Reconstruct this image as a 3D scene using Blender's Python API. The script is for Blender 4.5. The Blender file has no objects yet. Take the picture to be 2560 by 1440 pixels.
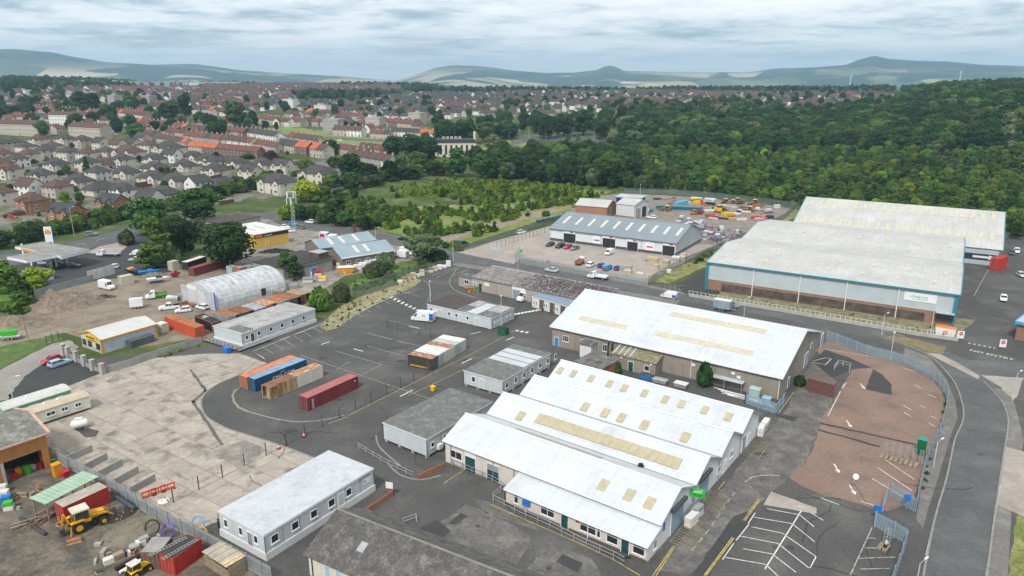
import bpy,bmesh,math,random
from math import sin,cos,tan,pi,radians,atan2,atan,hypot,sqrt,exp
from mathutils import Vector,Matrix,noise
random.seed(11)
S=bpy.context.scene
COL=S.collection
# ------------------------------------------------------------------ camera, sky, sun, exposure
FPX,HOR,CAM_H=1775.0,205.0,58.0
PITCH=atan((720-HOR)/FPX)
cd=bpy.data.cameras.new('camera');cam=bpy.data.objects.new('camera',cd);COL.objects.link(cam)
cam.location=(0,0,CAM_H);cam.rotation_euler=(pi/2-PITCH,0,0)
cd.sensor_width=36;cd.lens=FPX/2560*36;cd.clip_start=0.5;cd.clip_end=60000
S.camera=cam
S.view_settings.view_transform='Standard';S.view_settings.look='None'
S.view_settings.exposure=0.62;S.view_settings.gamma=1
SUN_EL,SUN_AZ=radians(50),radians(203)
W=bpy.data.worlds.new('World');S.world=W;W.use_nodes=True
def build_sky():
 nt=W.node_tree;n=nt.nodes;l=nt.links;n.clear()
 out=n.new('ShaderNodeOutputWorld');bg=n.new('ShaderNodeBackground');bg.inputs[1].default_value=0.074
 l.new(bg.outputs[0],out.inputs[0])
 sky=n.new('ShaderNodeTexSky');sky.sky_type='NISHITA';sky.sun_disc=False
 sky.sun_elevation=SUN_EL;sky.sun_rotation=SUN_AZ;sky.altitude=100;sky.dust_density=2.0
 tc=n.new('ShaderNodeTexCoord');sp=n.new('ShaderNodeSeparateXYZ');l.new(tc.outputs['Generated'],sp.inputs[0])
 def math_(op,a,b):
  m=n.new('ShaderNodeMath');m.operation=op
  for i,v in enumerate((a,b)):
   if isinstance(v,(int,float)):m.inputs[i].default_value=v
   else:l.new(v,m.inputs[i])
  return m.outputs[0]
 z=math_('MAXIMUM',sp.outputs[2],0.0)
 zz=math_('ADD',z,0.075)
 cx=math_('DIVIDE',sp.outputs[0],zz);cy=math_('DIVIDE',sp.outputs[1],zz)
 cb=n.new('ShaderNodeCombineXYZ');l.new(cx,cb.inputs[0]);l.new(cy,cb.inputs[1])
 def noise_(scale,det,rough,off,dist=0.0):
  mp=n.new('ShaderNodeMapping');mp.inputs['Location'].default_value=off;l.new(cb.outputs[0],mp.inputs[0])
  t=n.new('ShaderNodeTexNoise');t.inputs['Scale'].default_value=scale;t.inputs['Detail'].default_value=det
  t.inputs['Roughness'].default_value=rough;t.inputs['Distortion'].default_value=dist;l.new(mp.outputs[0],t.inputs[0]);return t.outputs[0]
 def ramp(src,stops):
  r=n.new('ShaderNodeValToRGB');e=r.color_ramp.elements
  while len(e)<len(stops):e.new(0.5)
  for k,(p,c)in enumerate(stops):
   e[k].position=p;e[k].color=(c[0],c[1],c[2],1)
  l.new(src,r.inputs[0]);return r.outputs[0]
 big=noise_(0.62,9.0,0.58,(3.3,1.7,0),0.15)
 fine=noise_(2.1,9.0,0.62,(9.1,4.2,0),0.2)
 mixn=math_('ADD',math_('MULTIPLY',big,0.6),math_('MULTIPLY',fine,0.4))
 body=ramp(mixn,[(0.36,(3.4,4.5,5.3)),(0.42,(5.2,6.3,7.0)),(0.47,(7.8,8.6,9.0)),(0.52,(10.0,10.3,10.4)),(0.6,(11.6,11.6,11.4))])
 cover=ramp(big,[(0.33,(0.62,)*3),(0.46,(0.97,)*3)])
 mx=n.new('ShaderNodeMix');mx.data_type='RGBA'
 l.new(cover,mx.inputs[0]);l.new(sky.outputs[0],mx.inputs[6]);l.new(body,mx.inputs[7])
 # pale veil of far cloud close to the horizon
 veil=ramp(z,[(0.0,(0.9,)*3),(0.028,(0.6,)*3),(0.065,(0.0,)*3)])
 m2=n.new('ShaderNodeMix');m2.data_type='RGBA';l.new(veil,m2.inputs[0]);l.new(mx.outputs[2],m2.inputs[6])
 m2.inputs[7].default_value=(9.4,9.7,9.6,1)
 l.new(m2.outputs[2],bg.inputs[0])
build_sky()
sd=bpy.data.lights.new('sun','SUN');sd.energy=2.3;sd.angle=radians(9);sd.color=(1.0,0.96,0.9)
sun=bpy.data.objects.new('sun',sd);COL.objects.link(sun)
sun.rotation_euler=Vector((-sin(SUN_AZ)*cos(SUN_EL),-cos(SUN_AZ)*cos(SUN_EL),-sin(SUN_EL))).to_track_quat('-Z','Y').to_euler()
S.cycles.use_denoising=True;S.cycles.max_bounces=5;S.cycles.diffuse_bounces=2;S.cycles.glossy_bounces=2
S.cycles.transmission_bounces=2;S.cycles.transparent_max_bounces=12;S.cycles.volume_bounces=0
S.cycles.caustics_reflective=False;S.cycles.caustics_refractive=False
# ------------------------------------------------------------------ helpers
def sm(a,b,x):
 t=max(0.0,min(1.0,(x-a)/(b-a)));return t*t*(3-2*t)
def pl(tab,x):
 if x<=tab[0][0]:return tab[0][1]
 for(a,b),(c,d)in zip(tab,tab[1:]):
  if x<=c:return b+(d-b)*(x-a)/(c-a)
 return tab[-1][1]
PL=[(350,0),(600,11),(900,22),(1300,36),(1800,46),(2600,50),(4500,5),(5200,0)]
PM=[(450,0),(650,6),(950,25),(1300,36),(1800,39),(2500,32),(4500,0)]
PR=[(400,0),(560,14),(720,36),(1000,46),(1600,46),(2600,33),(4500,0)]
def T(x,y):
 d=hypot(x,y)
 if d<340:return 0.0
 a=atan2(x,y)
 if abs(a)>1.4:return 0.0
 wl=sm(0.05,-0.2,a);wr=sm(0.38,0.62,a)
 z=pl(PL,d)*wl+pl(PR,d)*wr+pl(PM,d)*(1-wl-wr)
 z+=14*sm(-0.42,-0.6,a)*sm(900,1500,d)*sm(3500,2500,d)
 z+=2.5*noise.noise((x/260,y/260,0))*sm(450,800,d)*sm(4000,3000,d)
 return z*sm(1.4,0.9,abs(a))
_c,_s=cos(PITCH),sin(PITCH)
def ray(px,py):
 dx=(px-1280)/FPX;dz=(720-py)/FPX
 return Vector((dx,_c+dz*_s,-_s+dz*_c))
def P(px,py,z=0.0):
 d=ray(px,py);t=(z-CAM_H)/d.z
 return Vector((d.x*t,d.y*t,z))
def G(px,py):
 """where the line of sight meets the land"""
 d=ray(px,py);t=60.0
 while t<6000:
  p=d*t
  if CAM_H+p.z<T(p.x,p.y):
   lo,hi=t-max(2,t*0.01),t
   for _ in range(14):
    m=(lo+hi)/2;q=d*m
    if CAM_H+q.z<T(q.x,q.y):hi=m
    else:lo=m
   q=d*hi;return Vector((q.x,q.y,T(q.x,q.y)))
  t+=max(2,t*0.01)
 q=d*3000;return Vector((q.x,q.y,T(q.x,q.y)))
def proj(v):
 """a point's place in the 2560 x 1440 photograph (used to leave out what the place does not show)"""
 z=v.z-CAM_H;dep=v.y*_c-z*_s
 if dep<1:return(-9999,-9999)
 up=v.y*_s+z*_c
 return(1280+FPX*v.x/dep,720-FPX*up/dep)
def link(o):
 COL.objects.link(o);return o
def tag(o,label=None,cat=None,group=None,kind=None):
 if label:o['label']=label
 if cat:o['category']=cat
 if group:o['group']=group
 if kind:o['kind']=kind
 return o
def thing(name,label,cat,loc=(0,0,0),rz=0.0,group=None):
 o=bpy.data.objects.new(name,None);link(o);o.empty_display_size=0.2
 o.location=loc;o.rotation_euler=(0,0,rz)
 return tag(o,label,cat,group)
def mesh_obj(name,me,parent=None,loc=(0,0,0),rz=0.0):
 o=bpy.data.objects.new(name,me);link(o);o.parent=parent;o.location=loc;o.rotation_euler=(0,0,rz);return o
def copy_tree(o,parent=None):
 c=o.copy();link(c);c.parent=parent
 for ch in o.children:copy_tree(ch,c)
 return c
class MB:
 def __init__(s):s.v=[];s.f=[];s.m=[]
 def poly(s,pts,mi=0):
  b=len(s.v);s.v+=[tuple(p)for p in pts];s.f.append(tuple(range(b,b+len(pts))));s.m.append(mi);return s
 def box(s,x0,y0,z0,x1,y1,z1,mi=0):
  b=len(s.v)
  s.v+=[(x0,y0,z0),(x1,y0,z0),(x1,y1,z0),(x0,y1,z0),(x0,y0,z1),(x1,y0,z1),(x1,y1,z1),(x0,y1,z1)]
  s.f+=[tuple(b+i for i in q)for q in((0,3,2,1),(4,5,6,7),(0,1,5,4),(1,2,6,5),(2,3,7,6),(3,0,4,7))]
  s.m+=[mi]*6;return s
 def loft(s,rings,mi=0,cap=True,close=True):
  b=len(s.v);n=len(rings[0])
  for r in rings:s.v+=[tuple(p)for p in r]
  for k in range(len(rings)-1):
   for i in range(n if close else n-1):
    j=(i+1)%n
    s.f.append((b+k*n+i,b+k*n+j,b+(k+1)*n+j,b+(k+1)*n+i));s.m.append(mi)
  if cap:
   s.f.append(tuple(b+i for i in reversed(range(n))));s.m.append(mi)
   e=b+(len(rings)-1)*n;s.f.append(tuple(e+i for i in range(n)));s.m.append(mi)
  return s
 def prism(s,prof,y0,y1,mi=0):
  """profile in x,z swept along y"""
  return s.loft([[(x,y1,z)for x,z in prof],[(x,y0,z)for x,z in prof]],mi)
 def tube(s,p0,p1,r0,r1=None,n=6,mi=0):
  r1=r0 if r1 is None else r1
  p0,p1=Vector(p0),Vector(p1);d=(p1-p0).normalized()
  a=d.orthogonal().normalized();b=d.cross(a)
  R=lambda p,r:[p+(a*cos(2*pi*k/n)+b*sin(2*pi*k/n))*r for k in range(n)]
  return s.loft([R(p0,r0),R(p1,r1)],mi)
 def lathe(s,prof,n=10,mi=0,c=(0,0)):
  return s.loft([[(c[0]+r*cos(2*pi*k/n),c[1]+r*sin(2*pi*k/n),z)for k in range(n)]for r,z in prof],mi)
 def mesh(s,name,mats,smooth=False):
  me=bpy.data.meshes.new(name);me.from_pydata(s.v,[],s.f)
  for m in(mats if isinstance(mats,(list,tuple))else[mats]):me.materials.append(m)
  if any(s.m):me.polygons.foreach_set('material_index',s.m)
  if smooth:me.polygons.foreach_set('use_smooth',[True]*len(s.f))
  me.update();return me
 def obj(s,name,mats,parent=None,loc=(0,0,0),rz=0.0,smooth=False):
  return mesh_obj(name,s.mesh(name,mats,smooth),parent,loc,rz)
  # ------------------------------------------------------------------ materials
MATS={}
def M(key,c=None,rough=0.8,var=0.18,sc=0.6,c2=None,bump=0.0,bsc=6.0,metal=0.0,wave=None,streak=False,pos=(0.42,0.62),fine=0.1,fsc=9.0,spec=0.3,alpha=1.0,emit=0.0):
 """painted or raw surface: broad tone drift, fine grain, optional second colour in patches, optional profiled-sheet relief"""
 if key in MATS:return MATS[key]
 m=bpy.data.materials.new(key);MATS[key]=m;m.use_nodes=True
 nt=m.node_tree;n=nt.nodes;l=nt.links
 b=n['Principled BSDF'];b.inputs['Roughness'].default_value=rough;b.inputs['Metallic'].default_value=metal
 b.inputs['Specular IOR Level'].default_value=spec
 tc=n.new('ShaderNodeTexCoord');oi=n.new('ShaderNodeObjectInfo')
 add=n.new('ShaderNodeVectorMath');add.operation='MULTIPLY_ADD'
 cb=n.new('ShaderNodeCombineXYZ');l.new(oi.outputs['Random'],cb.inputs[0]);l.new(oi.outputs['Random'],cb.inputs[1])
 l.new(cb.outputs[0],add.inputs[0]);add.inputs[1].default_value=(170,90,0);l.new(tc.outputs['Object'],add.inputs[2])
 mp=n.new('ShaderNodeMapping');l.new(add.outputs[0],mp.inputs[0])
 if streak:mp.inputs['Scale'].default_value=(1,1,0.12)
 def nz(scale,det=4.0):
  t=n.new('ShaderNodeTexNoise');t.inputs['Scale'].default_value=scale;t.inputs['Detail'].default_value=det
  t.inputs['Roughness'].default_value=0.6;l.new(mp.outputs[0],t.inputs[0]);return t.outputs[0]
 def rmp(src,p0,p1,a,bb):
  r=n.new('ShaderNodeMapRange');r.inputs[1].default_value=p0;r.inputs[2].default_value=p1
  r.inputs[3].default_value=a;r.inputs[4].default_value=bb;l.new(src,r.inputs[0]);return r.outputs[0]
 n1=nz(sc)
 col=None
 if c2 is not None:
  mx=n.new('ShaderNodeMix');mx.data_type='RGBA';mx.inputs[6].default_value=(*c,1);mx.inputs[7].default_value=(*c2,1)
  l.new(rmp(nz(sc*1.7,6.0),pos[0],pos[1],0,1),mx.inputs[0]);col=mx.outputs[2]
 ht=n.new('ShaderNodeMath');ht.operation='MULTIPLY'
 l.new(rmp(n1,0.3,0.7,1-var,1+var),ht.inputs[0]);l.new(rmp(nz(fsc,3.0),0.3,0.7,1-fine,1+fine),ht.inputs[1])
 vm=n.new('ShaderNodeVectorMath');vm.operation='SCALE';l.new(ht.outputs[0],vm.inputs['Scale'])
 if col is not None:l.new(col,vm.inputs[0])
 else:vm.inputs[0].default_value=c
 l.new(vm.outputs[0],b.inputs['Base Color'])
 if wave and 'roof' in key or wave and 'sheet' in key:
  m2=n.new('ShaderNodeMapping');m2.inputs['Scale'].default_value=(0.9,0.07,0.07);l.new(tc.outputs['Object'],m2.inputs[0])
  t2=n.new('ShaderNodeTexNoise');t2.inputs['Scale'].default_value=1.6;t2.inputs['Detail'].default_value=6;l.new(m2.outputs[0],t2.inputs[0])
  w2=n.new('ShaderNodeTexWave');w2.bands_direction='X';w2.inputs['Scale'].default_value=0.314159/1.05;w2.inputs['Distortion'].default_value=0;l.new(tc.outputs['Object'],w2.inputs[0])
  w3=n.new('ShaderNodeTexWave');w3.bands_direction='Y';w3.inputs['Scale'].default_value=0.314159/2.6;w3.inputs['Distortion'].default_value=0;l.new(tc.outputs['Object'],w3.inputs[0])
  q=ht.outputs[0]
  for src,p0,p1,a,bb in((t2.outputs[0],0.35,0.7,1.02,0.94),(w2.outputs[1],0.9,1.0,1.0,0.95),(w3.outputs[1],0.985,1.0,1.0,0.92)):
   mm=n.new('ShaderNodeMath');mm.operation='MULTIPLY';l.new(q,mm.inputs[0]);l.new(rmp(src,p0,p1,a,bb),mm.inputs[1]);q=mm.outputs[0]
  l.new(q,vm.inputs['Scale'])
 if wave:
  ax,per=wave;wv=n.new('ShaderNodeTexWave');wv.bands_direction=ax;wv.wave_profile='SIN'
  wv.inputs['Scale'].default_value=0.314159/per*1.0;wv.inputs['Distortion'].default_value=0
  l.new(tc.outputs['Object'],wv.inputs[0]);bp=n.new('ShaderNodeBump');bp.inputs['Strength'].default_value=0.25
  bp.inputs['Distance'].default_value=per*0.35;l.new(wv.outputs[1],bp.inputs['Height']);l.new(bp.outputs[0],b.inputs['Normal'])
 elif bump:
  bp=n.new('ShaderNodeBump');bp.inputs['Strength'].default_value=0.8;bp.inputs['Distance'].default_value=bump
  l.new(nz(bsc,4.0),bp.inputs['Height']);l.new(bp.outputs[0],b.inputs['Normal'])
 if alpha<1:b.inputs['Alpha'].default_value=alpha
 if emit:pass
 return m
def foliage(key,dark,light,yellow=0.12):
 if key in MATS:return MATS[key]
 m=bpy.data.materials.new(key);MATS[key]=m;m.use_nodes=True;nt=m.node_tree;n=nt.nodes;l=nt.links
 b=n['Principled BSDF'];b.inputs['Roughness'].default_value=0.75;b.inputs['Specular IOR Level'].default_value=0.15
 oi=n.new('ShaderNodeObjectInfo');tc=n.new('ShaderNodeTexCoord')
 t=n.new('ShaderNodeTexNoise');t.inputs['Scale'].default_value=0.55;t.inputs['Detail'].default_value=5;l.new(tc.outputs['Object'],t.inputs[0])
 mx=n.new('ShaderNodeMix');mx.data_type='RGBA';mx.inputs[6].default_value=(*dark,1);mx.inputs[7].default_value=(*light,1)
 r=n.new('ShaderNodeMapRange');r.inputs[1].default_value=0.32;r.inputs[2].default_value=0.68;l.new(t.outputs[0],r.inputs[0]);l.new(r.outputs[0],mx.inputs[0])
 hs=n.new('ShaderNodeHueSaturation')
 h=n.new('ShaderNodeMapRange');h.inputs[3].default_value=0.478;h.inputs[4].default_value=0.52;l.new(oi.outputs['Random'],h.inputs[0]);l.new(h.outputs[0],hs.inputs['Hue'])
 w=n.new('ShaderNodeTexWhiteNoise');w.noise_dimensions='1D';l.new(oi.outputs['Random'],w.inputs['W'])
 v=n.new('ShaderNodeMapRange');v.inputs[3].default_value=0.6;v.inputs[4].default_value=1.6;l.new(w.outputs[0],v.inputs[0]);l.new(v.outputs[0],hs.inputs['Value'])
 l.new(mx.outputs[2],hs.inputs['Color']);l.new(hs.outputs[0],b.inputs['Base Color'])
 tr=n.new('ShaderNodeBsdfTranslucent');l.new(hs.outputs[0],tr.inputs[0]);ms=n.new('ShaderNodeMixShader');ms.inputs[0].default_value=0.22
 l.new(b.outputs[0],ms.inputs[1]);l.new(tr.outputs[0],ms.inputs[2]);l.new(ms.outputs[0],n['Material Output'].inputs[0])
 return m
GLASS=M('window_glass',(0.025,0.03,0.035),0.12,0.2,0.8,spec=0.6)
WHITE=M('white_paint',(0.72,0.73,0.73),0.5,0.05,0.5)
BLACK=M('black_plastic',(0.02,0.02,0.022),0.6,0.1)
RUBBER=M('rubber',(0.02,0.02,0.02),0.9,0.1)
STEEL=M('galvanised_steel',(0.38,0.4,0.41),0.5,0.12,1.0,metal=0.4)
DARKSTEEL=M('dark_steel',(0.05,0.055,0.06),0.55,0.1,1.0)
WOOD=M('weathered_wood',(0.26,0.2,0.14),0.85,0.3,1.5)
PALEWOOD=M('pale_timber',(0.5,0.38,0.24),0.8,0.25,1.5)
BARK=M('bark',(0.09,0.07,0.05),0.9,0.3,2.0)
RUST=M('rust',(0.24,0.09,0.035),0.9,0.35,1.2,c2=(0.36,0.17,0.08))
CONC=M('concrete',(0.4,0.38,0.35),0.9,0.15,0.5,bump=0.01)
HARL=M('grey_harling',(0.36,0.31,0.27),0.9,0.1,0.4,bump=0.01,bsc=20,streak=True)
BRICK=M('red_brick',(0.3,0.13,0.08),0.9,0.2,1.0)
# ------------------------------------------------------------------ land, hills, air
def ground_mat(kind):
 m=bpy.data.materials.new(kind);m.use_nodes=True;nt=m.node_tree;n=nt.nodes;l=nt.links
 b=n['Principled BSDF'];b.inputs['Roughness'].default_value=0.95;b.inputs['Specular IOR Level'].default_value=0.1
 tc=n.new('ShaderNodeTexCoord')
 def nz(s,det=5,dist=0.0):
  t=n.new('ShaderNodeTexNoise');t.inputs['Scale'].default_value=s;t.inputs['Detail'].default_value=det;t.inputs['Distortion'].default_value=dist
  l.new(tc.outputs['Object'],t.inputs[0]);return t.outputs[0]
 def ramp(src,stops,const=False):
  r=n.new('ShaderNodeValToRGB');e=r.color_ramp.elements
  if const:r.color_ramp.interpolation='CONSTANT'
  while len(e)<len(stops):e.new(0.5)
  for k,(p,c)in enumerate(stops):e[k].position=p;e[k].color=(*c,1)
  l.new(src,r.inputs[0]);return r.outputs[0]
 def mix(f,a,bb):
  x=n.new('ShaderNodeMix');x.data_type='RGBA'
  if isinstance(f,float):x.inputs[0].default_value=f
  else:l.new(f,x.inputs[0])
  l.new(a,x.inputs[6]);l.new(bb,x.inputs[7]);return x.outputs[2]
 if kind=='land':
  grass=ramp(nz(0.08),[(0.3,(0.03,0.06,0.015)),(0.48,(0.06,0.1,0.025)),(0.58,(0.12,0.13,0.05)),(0.68,(0.22,0.18,0.09))])
  fine=ramp(nz(0.9),[(0.3,(0.04,0.07,0.02)),(0.7,(0.1,0.12,0.045))])
  l.new(mix(0.4,grass,fine),b.inputs['Base Color'])
 else:
  mp=n.new('ShaderNodeMapping');mp.inputs['Rotation'].default_value=(0,0,0.35);mp.inputs['Scale'].default_value=(1,0.55,1);l.new(tc.outputs['Object'],mp.inputs[0])
  vo=n.new('ShaderNodeTexVoronoi');vo.inputs['Scale'].default_value=0.0026;vo.inputs['Randomness'].default_value=0.85;l.new(mp.outputs[0],vo.inputs[0])
  sep=n.new('ShaderNodeSeparateColor');l.new(vo.outputs['Color'],sep.inputs[0])
  fields=ramp(sep.outputs[0],[(0,(0.38,0.31,0.17)),(0.18,(0.09,0.12,0.055)),(0.42,(0.035,0.055,0.03)),(0.58,(0.38,0.32,0.19)),(0.74,(0.16,0.18,0.08)),(0.88,(0.5,0.42,0.25))],True)
  moor=ramp(nz(0.0014,7),[(0.32,(0.03,0.045,0.03)),(0.5,(0.07,0.08,0.05)),(0.66,(0.14,0.13,0.08))])
  wood=ramp(nz(0.0011,7,1.0),[(0.5,(0,0,0)),(0.54,(1,1,1))])
  dk=n.new('ShaderNodeRGB');dk.outputs[0].default_value=(0.025,0.042,0.025,1)
  sp=n.new('ShaderNodeSeparateXYZ');l.new(tc.outputs['Object'],sp.inputs[0])
  hi=n.new('ShaderNodeMapRange');hi.inputs[1].default_value=110;hi.inputs[2].default_value=190;l.new(sp.outputs[2],hi.inputs[0])
  l.new(mix(wood,mix(hi.outputs[0],fields,moor),dk.outputs[0]),b.inputs['Base Color'])
 return m
def polar(name,az0,az1,na,ds,zf,mat,label=None):
 v,f=[],[]
 for d in ds:
  for k in range(na+1):
   a=az0+(az1-az0)*k/na;x,y=d*sin(a),d*cos(a);v.append((x,y,zf(x,y,d,a)))
 for i in range(len(ds)-1):
  for k in range(na):
   q=i*(na+1)+k;f.append((q,q+1,q+na+2,q+na+1))
 me=bpy.data.meshes.new(name);me.from_pydata(v,[],f);me.materials.append(mat);me.polygons.foreach_set('use_smooth',[True]*len(f));me.update()
 o=mesh_obj(name,me);o['kind']='structure';return o
ds=[0.5,20,120,240,340];d=340
while d<4500:d*=1.035;ds.append(d)
polar('ground',-pi,pi,360,ds,lambda x,y,d,a:T(x,y)-0.02,ground_mat('land'))
RIDGE=[(-400,160),(-100,148),(100,142),(190,148),(240,156),(300,164),(420,169),(530,168),(620,178),(750,187),(900,195),(1000,203),(1035,193),(1065,184),(1100,173),(1145,166),(1210,168),(1290,179),(1360,185),(1430,184),(1480,179),(1500,170),(1515,167),(1532,172),(1550,180),(1700,183),(1850,184),(1900,177),(2000,174),(2075,169),(2105,158),(2140,150),(2175,157),(2240,162),(2310,164),(2400,171),(2560,178),(2800,188),(3300,196)]
def hill_z(x,y,d,a):
 px=1280+FPX*tan(max(-1.2,min(1.2,a)))
 D=7600+500*noise.noise((a*3,0,5))
 py=pl(RIDGE,px);H=58+D/cos(a)*(205-py)/FPX*cos(a)
 t=(d-4700)/(D-4700)
 if d<D:prof=0.08*sm(0,0.3,t)+0.92*sm(0.12,1.0,t)**1.2
 else:prof=1-0.6*sm(D,D+2500,d)
 return max(0,H)*prof+(9*noise.noise((x/700,y/700,2))+4*noise.noise((x/220,y/220,2)))*sm(4700,5600,d)*sm(D+1200,D-500,d)-0.02
ds=[];d=ds_end=4450
while d<10800:ds.append(d);d+=90
polar('hills',-0.95,0.95,420,ds,hill_z,ground_mat('hill_fields'))
def build_haze():
 o=MB().box(-11500,-4600,-1.2,11500,11500,420).obj('haze',[])
 m=bpy.data.materials.new('haze_air');m.use_nodes=True;n=m.node_tree.nodes;n.clear()
 out=n.new('ShaderNodeOutputMaterial');v=n.new('ShaderNodeVolumePrincipled');m.node_tree.links.new(v.outputs[0],out.inputs['Volume'])
 v.inputs['Color'].default_value=(0.48,0.76,1.0,1);v.inputs['Density'].default_value=0.00013;v.inputs['Anisotropy'].default_value=0.2
 o.data.materials.append(m);o['kind']='stuff';o.visible_shadow=True
 return o
build_haze()
# ------------------------------------------------------------------ trees
FO={'dark':foliage('leaves_dark',(0.014,0.042,0.012),(0.045,0.09,0.024)),'mid':foliage('leaves_mid',(0.026,0.068,0.015),(0.08,0.145,0.03)),'light':foliage('leaves_light',(0.052,0.108,0.016),(0.135,0.205,0.035)),'lime':foliage('leaves_lime',(0.12,0.2,0.012),(0.26,0.33,0.03)),'grey':foliage('leaves_grey',(0.06,0.088,0.035),(0.15,0.175,0.085)),'copper':foliage('leaves_copper',(0.03,0.014,0.018),(0.065,0.03,0.035))}
def crown_mesh(kind,seed):
 R=random.Random(seed);mb=MB();lobes=[]
 if kind=='broad':
  for k in range(34):
   a=R.uniform(0,2*pi);u=R.uniform(-0.9,1);r=sqrt(max(0.12,1-u*u))*R.uniform(0.55,1.0)
   lobes.append((3.3*r*cos(a),3.3*r*sin(a),6.0+3.9*u,R.uniform(1.0,1.9)))
  core=[(0,0,6.4,2.7),(0,0,4.2,2.2)];nl,ls=92,0.46
 elif kind=='tall':
  for k in range(32):
   a=R.uniform(0,2*pi);u=R.uniform(-0.9,1);r=sqrt(max(0.05,1-u*u))*R.uniform(0.5,1)
   lobes.append((2.2*r*cos(a),2.2*r*sin(a),7.0+4.6*u,R.uniform(0.8,1.3)))
  core=[(0,0,5.2,1.6),(0,0,8.2,1.6)];nl,ls=85,0.42
 elif kind=='birch':
  for k in range(38):
   u=R.random();a=R.uniform(0,2*pi);r=(1-u*0.85)*2.0*R.uniform(0.3,1)
   lobes.append((r*cos(a),r*sin(a),2.4+8.6*u,R.uniform(0.55,0.95)))
  core=[(0,0,4.2,1.1),(0,0,6.6,0.8)];nl,ls=62,0.36
 elif kind=='conifer':
  for k in range(46):
   u=R.random();a=R.uniform(0,2*pi);r=(1-u)**0.8*3.1*R.uniform(0.6,1)+0.15
   lobes.append((r*cos(a),r*sin(a),0.9+10.6*u,R.uniform(0.6,1.05)))
  core=[(0,0,2.6,2.2),(0,0,5.2,1.5),(0,0,7.6,0.9)];nl,ls=62,0.36
 elif kind=='bush':
  for k in range(26):
   a=R.uniform(0,2*pi);u=R.uniform(0,1);r=sqrt(1-u*u)*R.uniform(0.5,1)
   lobes.append((1.7*r*cos(a),1.7*r*sin(a),0.45+1.35*u,R.uniform(0.45,0.8)))
  core=[(0,0,0.7,1.35)];nl,ls=80,0.26
 else:
  for k in range(26):
   a=R.uniform(0,2*pi);r=R.uniform(0,1.7);lobes.append((r*cos(a),r*sin(a),R.uniform(0.3,2.9)*(1-r/3.4),R.uniform(0.25,0.55)))
  core=[(0,0,0.5,0.8)];nl,ls=62,0.22
 for(x,y,z,r)in core:
  b=len(mb.v);nseg,nr=8,5
  for i in range(nr+1):
   th=pi*i/nr
   for k in range(nseg):mb.v.append((x+r*sin(th)*cos(2*pi*k/nseg)*R.uniform(0.8,1.1),y+r*sin(th)*sin(2*pi*k/nseg)*R.uniform(0.8,1.1),max(0.02,z+r*cos(th))))
  for i in range(nr):
   for k in range(nseg):
    j=(k+1)%nseg;mb.f.append((b+i*nseg+k,b+(i+1)*nseg+k,b+(i+1)*nseg+j,b+i*nseg+j));mb.m.append(0)
 for(x,y,z,r)in lobes:
  for q in range(nl):
   d=Vector((R.gauss(0,1),R.gauss(0,1),R.gauss(0.35,1))).normalized()
   p=Vector((x,y,z))+d*r*R.uniform(0.72,1.08)
   if p.z<0.05:continue
   nrm=(d+Vector((R.gauss(0,1),R.gauss(0,1),R.gauss(0.3,1)))*0.55).normalized()
   a=nrm.orthogonal().normalized();bb=nrm.cross(a);t=R.uniform(0,2*pi);a,bb=a*cos(t)+bb*sin(t),bb*cos(t)-a*sin(t)
   s=ls*R.uniform(0.6,1.25)
   mb.poly([p+a*s,p+bb*s*0.6,p-a*s,p-bb*s*0.6])
 return mb.mesh('crown_'+kind,FO['mid'])
def trunk_mesh(h,r,seed):
 R=random.Random(seed);mb=MB();p=Vector((0,0,-0.3));rr=r
 for k in range(4):
  q=p+Vector((R.uniform(-0.2,0.2),R.uniform(-0.2,0.2),h/4));mb.tube(p,q,rr,rr*0.78,7);p=q;rr*=0.78
  if k>=1:
   for _ in range(2):
    a=R.uniform(0,2*pi);mb.tube(p,p+Vector((cos(a)*h*0.3,sin(a)*h*0.3,h*0.22)),rr*0.6,rr*0.2,5)
 return mb.mesh('trunk',BARK)
CROWN={k:[crown_mesh(k,31*i+j)for j in range(3)]for i,k in enumerate(('broad','tall','birch','conifer','bush','scrub'))}
FULL_H={'broad':11.3,'tall':12.6,'birch':11.6,'conifer':12.0,'bush':2.4,'scrub':3.0}
FULL_W={'broad':9.0,'tall':6.0,'birch':4.6,'conifer':6.6,'bush':4.4,'scrub':3.9}
TRUNK={'broad':trunk_mesh(6.5,0.32,1),'tall':trunk_mesh(8,0.26,2),'birch':trunk_mesh(8,0.13,3),'conifer':trunk_mesh(8,0.25,4)}
TNAME={'broad':'broadleaf_tree','tall':'upright_tree','birch':'birch_tree','conifer':'conifer_tree','bush':'bush','scrub':'scrub_bush'}
def set_mat(o,m,i=0):
 o.material_slots[i].link='OBJECT';o.material_slots[i].material=m;return o
SHADE={'dark':'dark green ','mid':'mid green ','light':'fresh green ','lime':'lime green ','grey':'grey green ','copper':'copper '}
def tree(p,h,w,kind,shade,label,group=None,name=None):
 sz,sx=h/FULL_H[kind],w/FULL_W[kind]
 me=random.choice(CROWN[kind]);rz=random.uniform(0,2*pi)
 label=(SHADE[shade]+label)if group else label;name=name or TNAME[kind];cat='bush' if kind in('bush','scrub')else 'tree'
 if cat=='bush':
  o=mesh_obj(name,me,None,(p[0],p[1],p[2]-0.05),rz);o.scale=(sx,sx,sz);set_mat(o,FO[shade]);return tag(o,label,cat,group)
 t=thing(name,label,cat,(p[0],p[1],p[2]-0.1),rz,group);t.scale=(sx,sx,sz)
 mesh_obj('trunk',TRUNK[kind],t);set_mat(mesh_obj('crown',me,t),FO[shade]);return t
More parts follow.
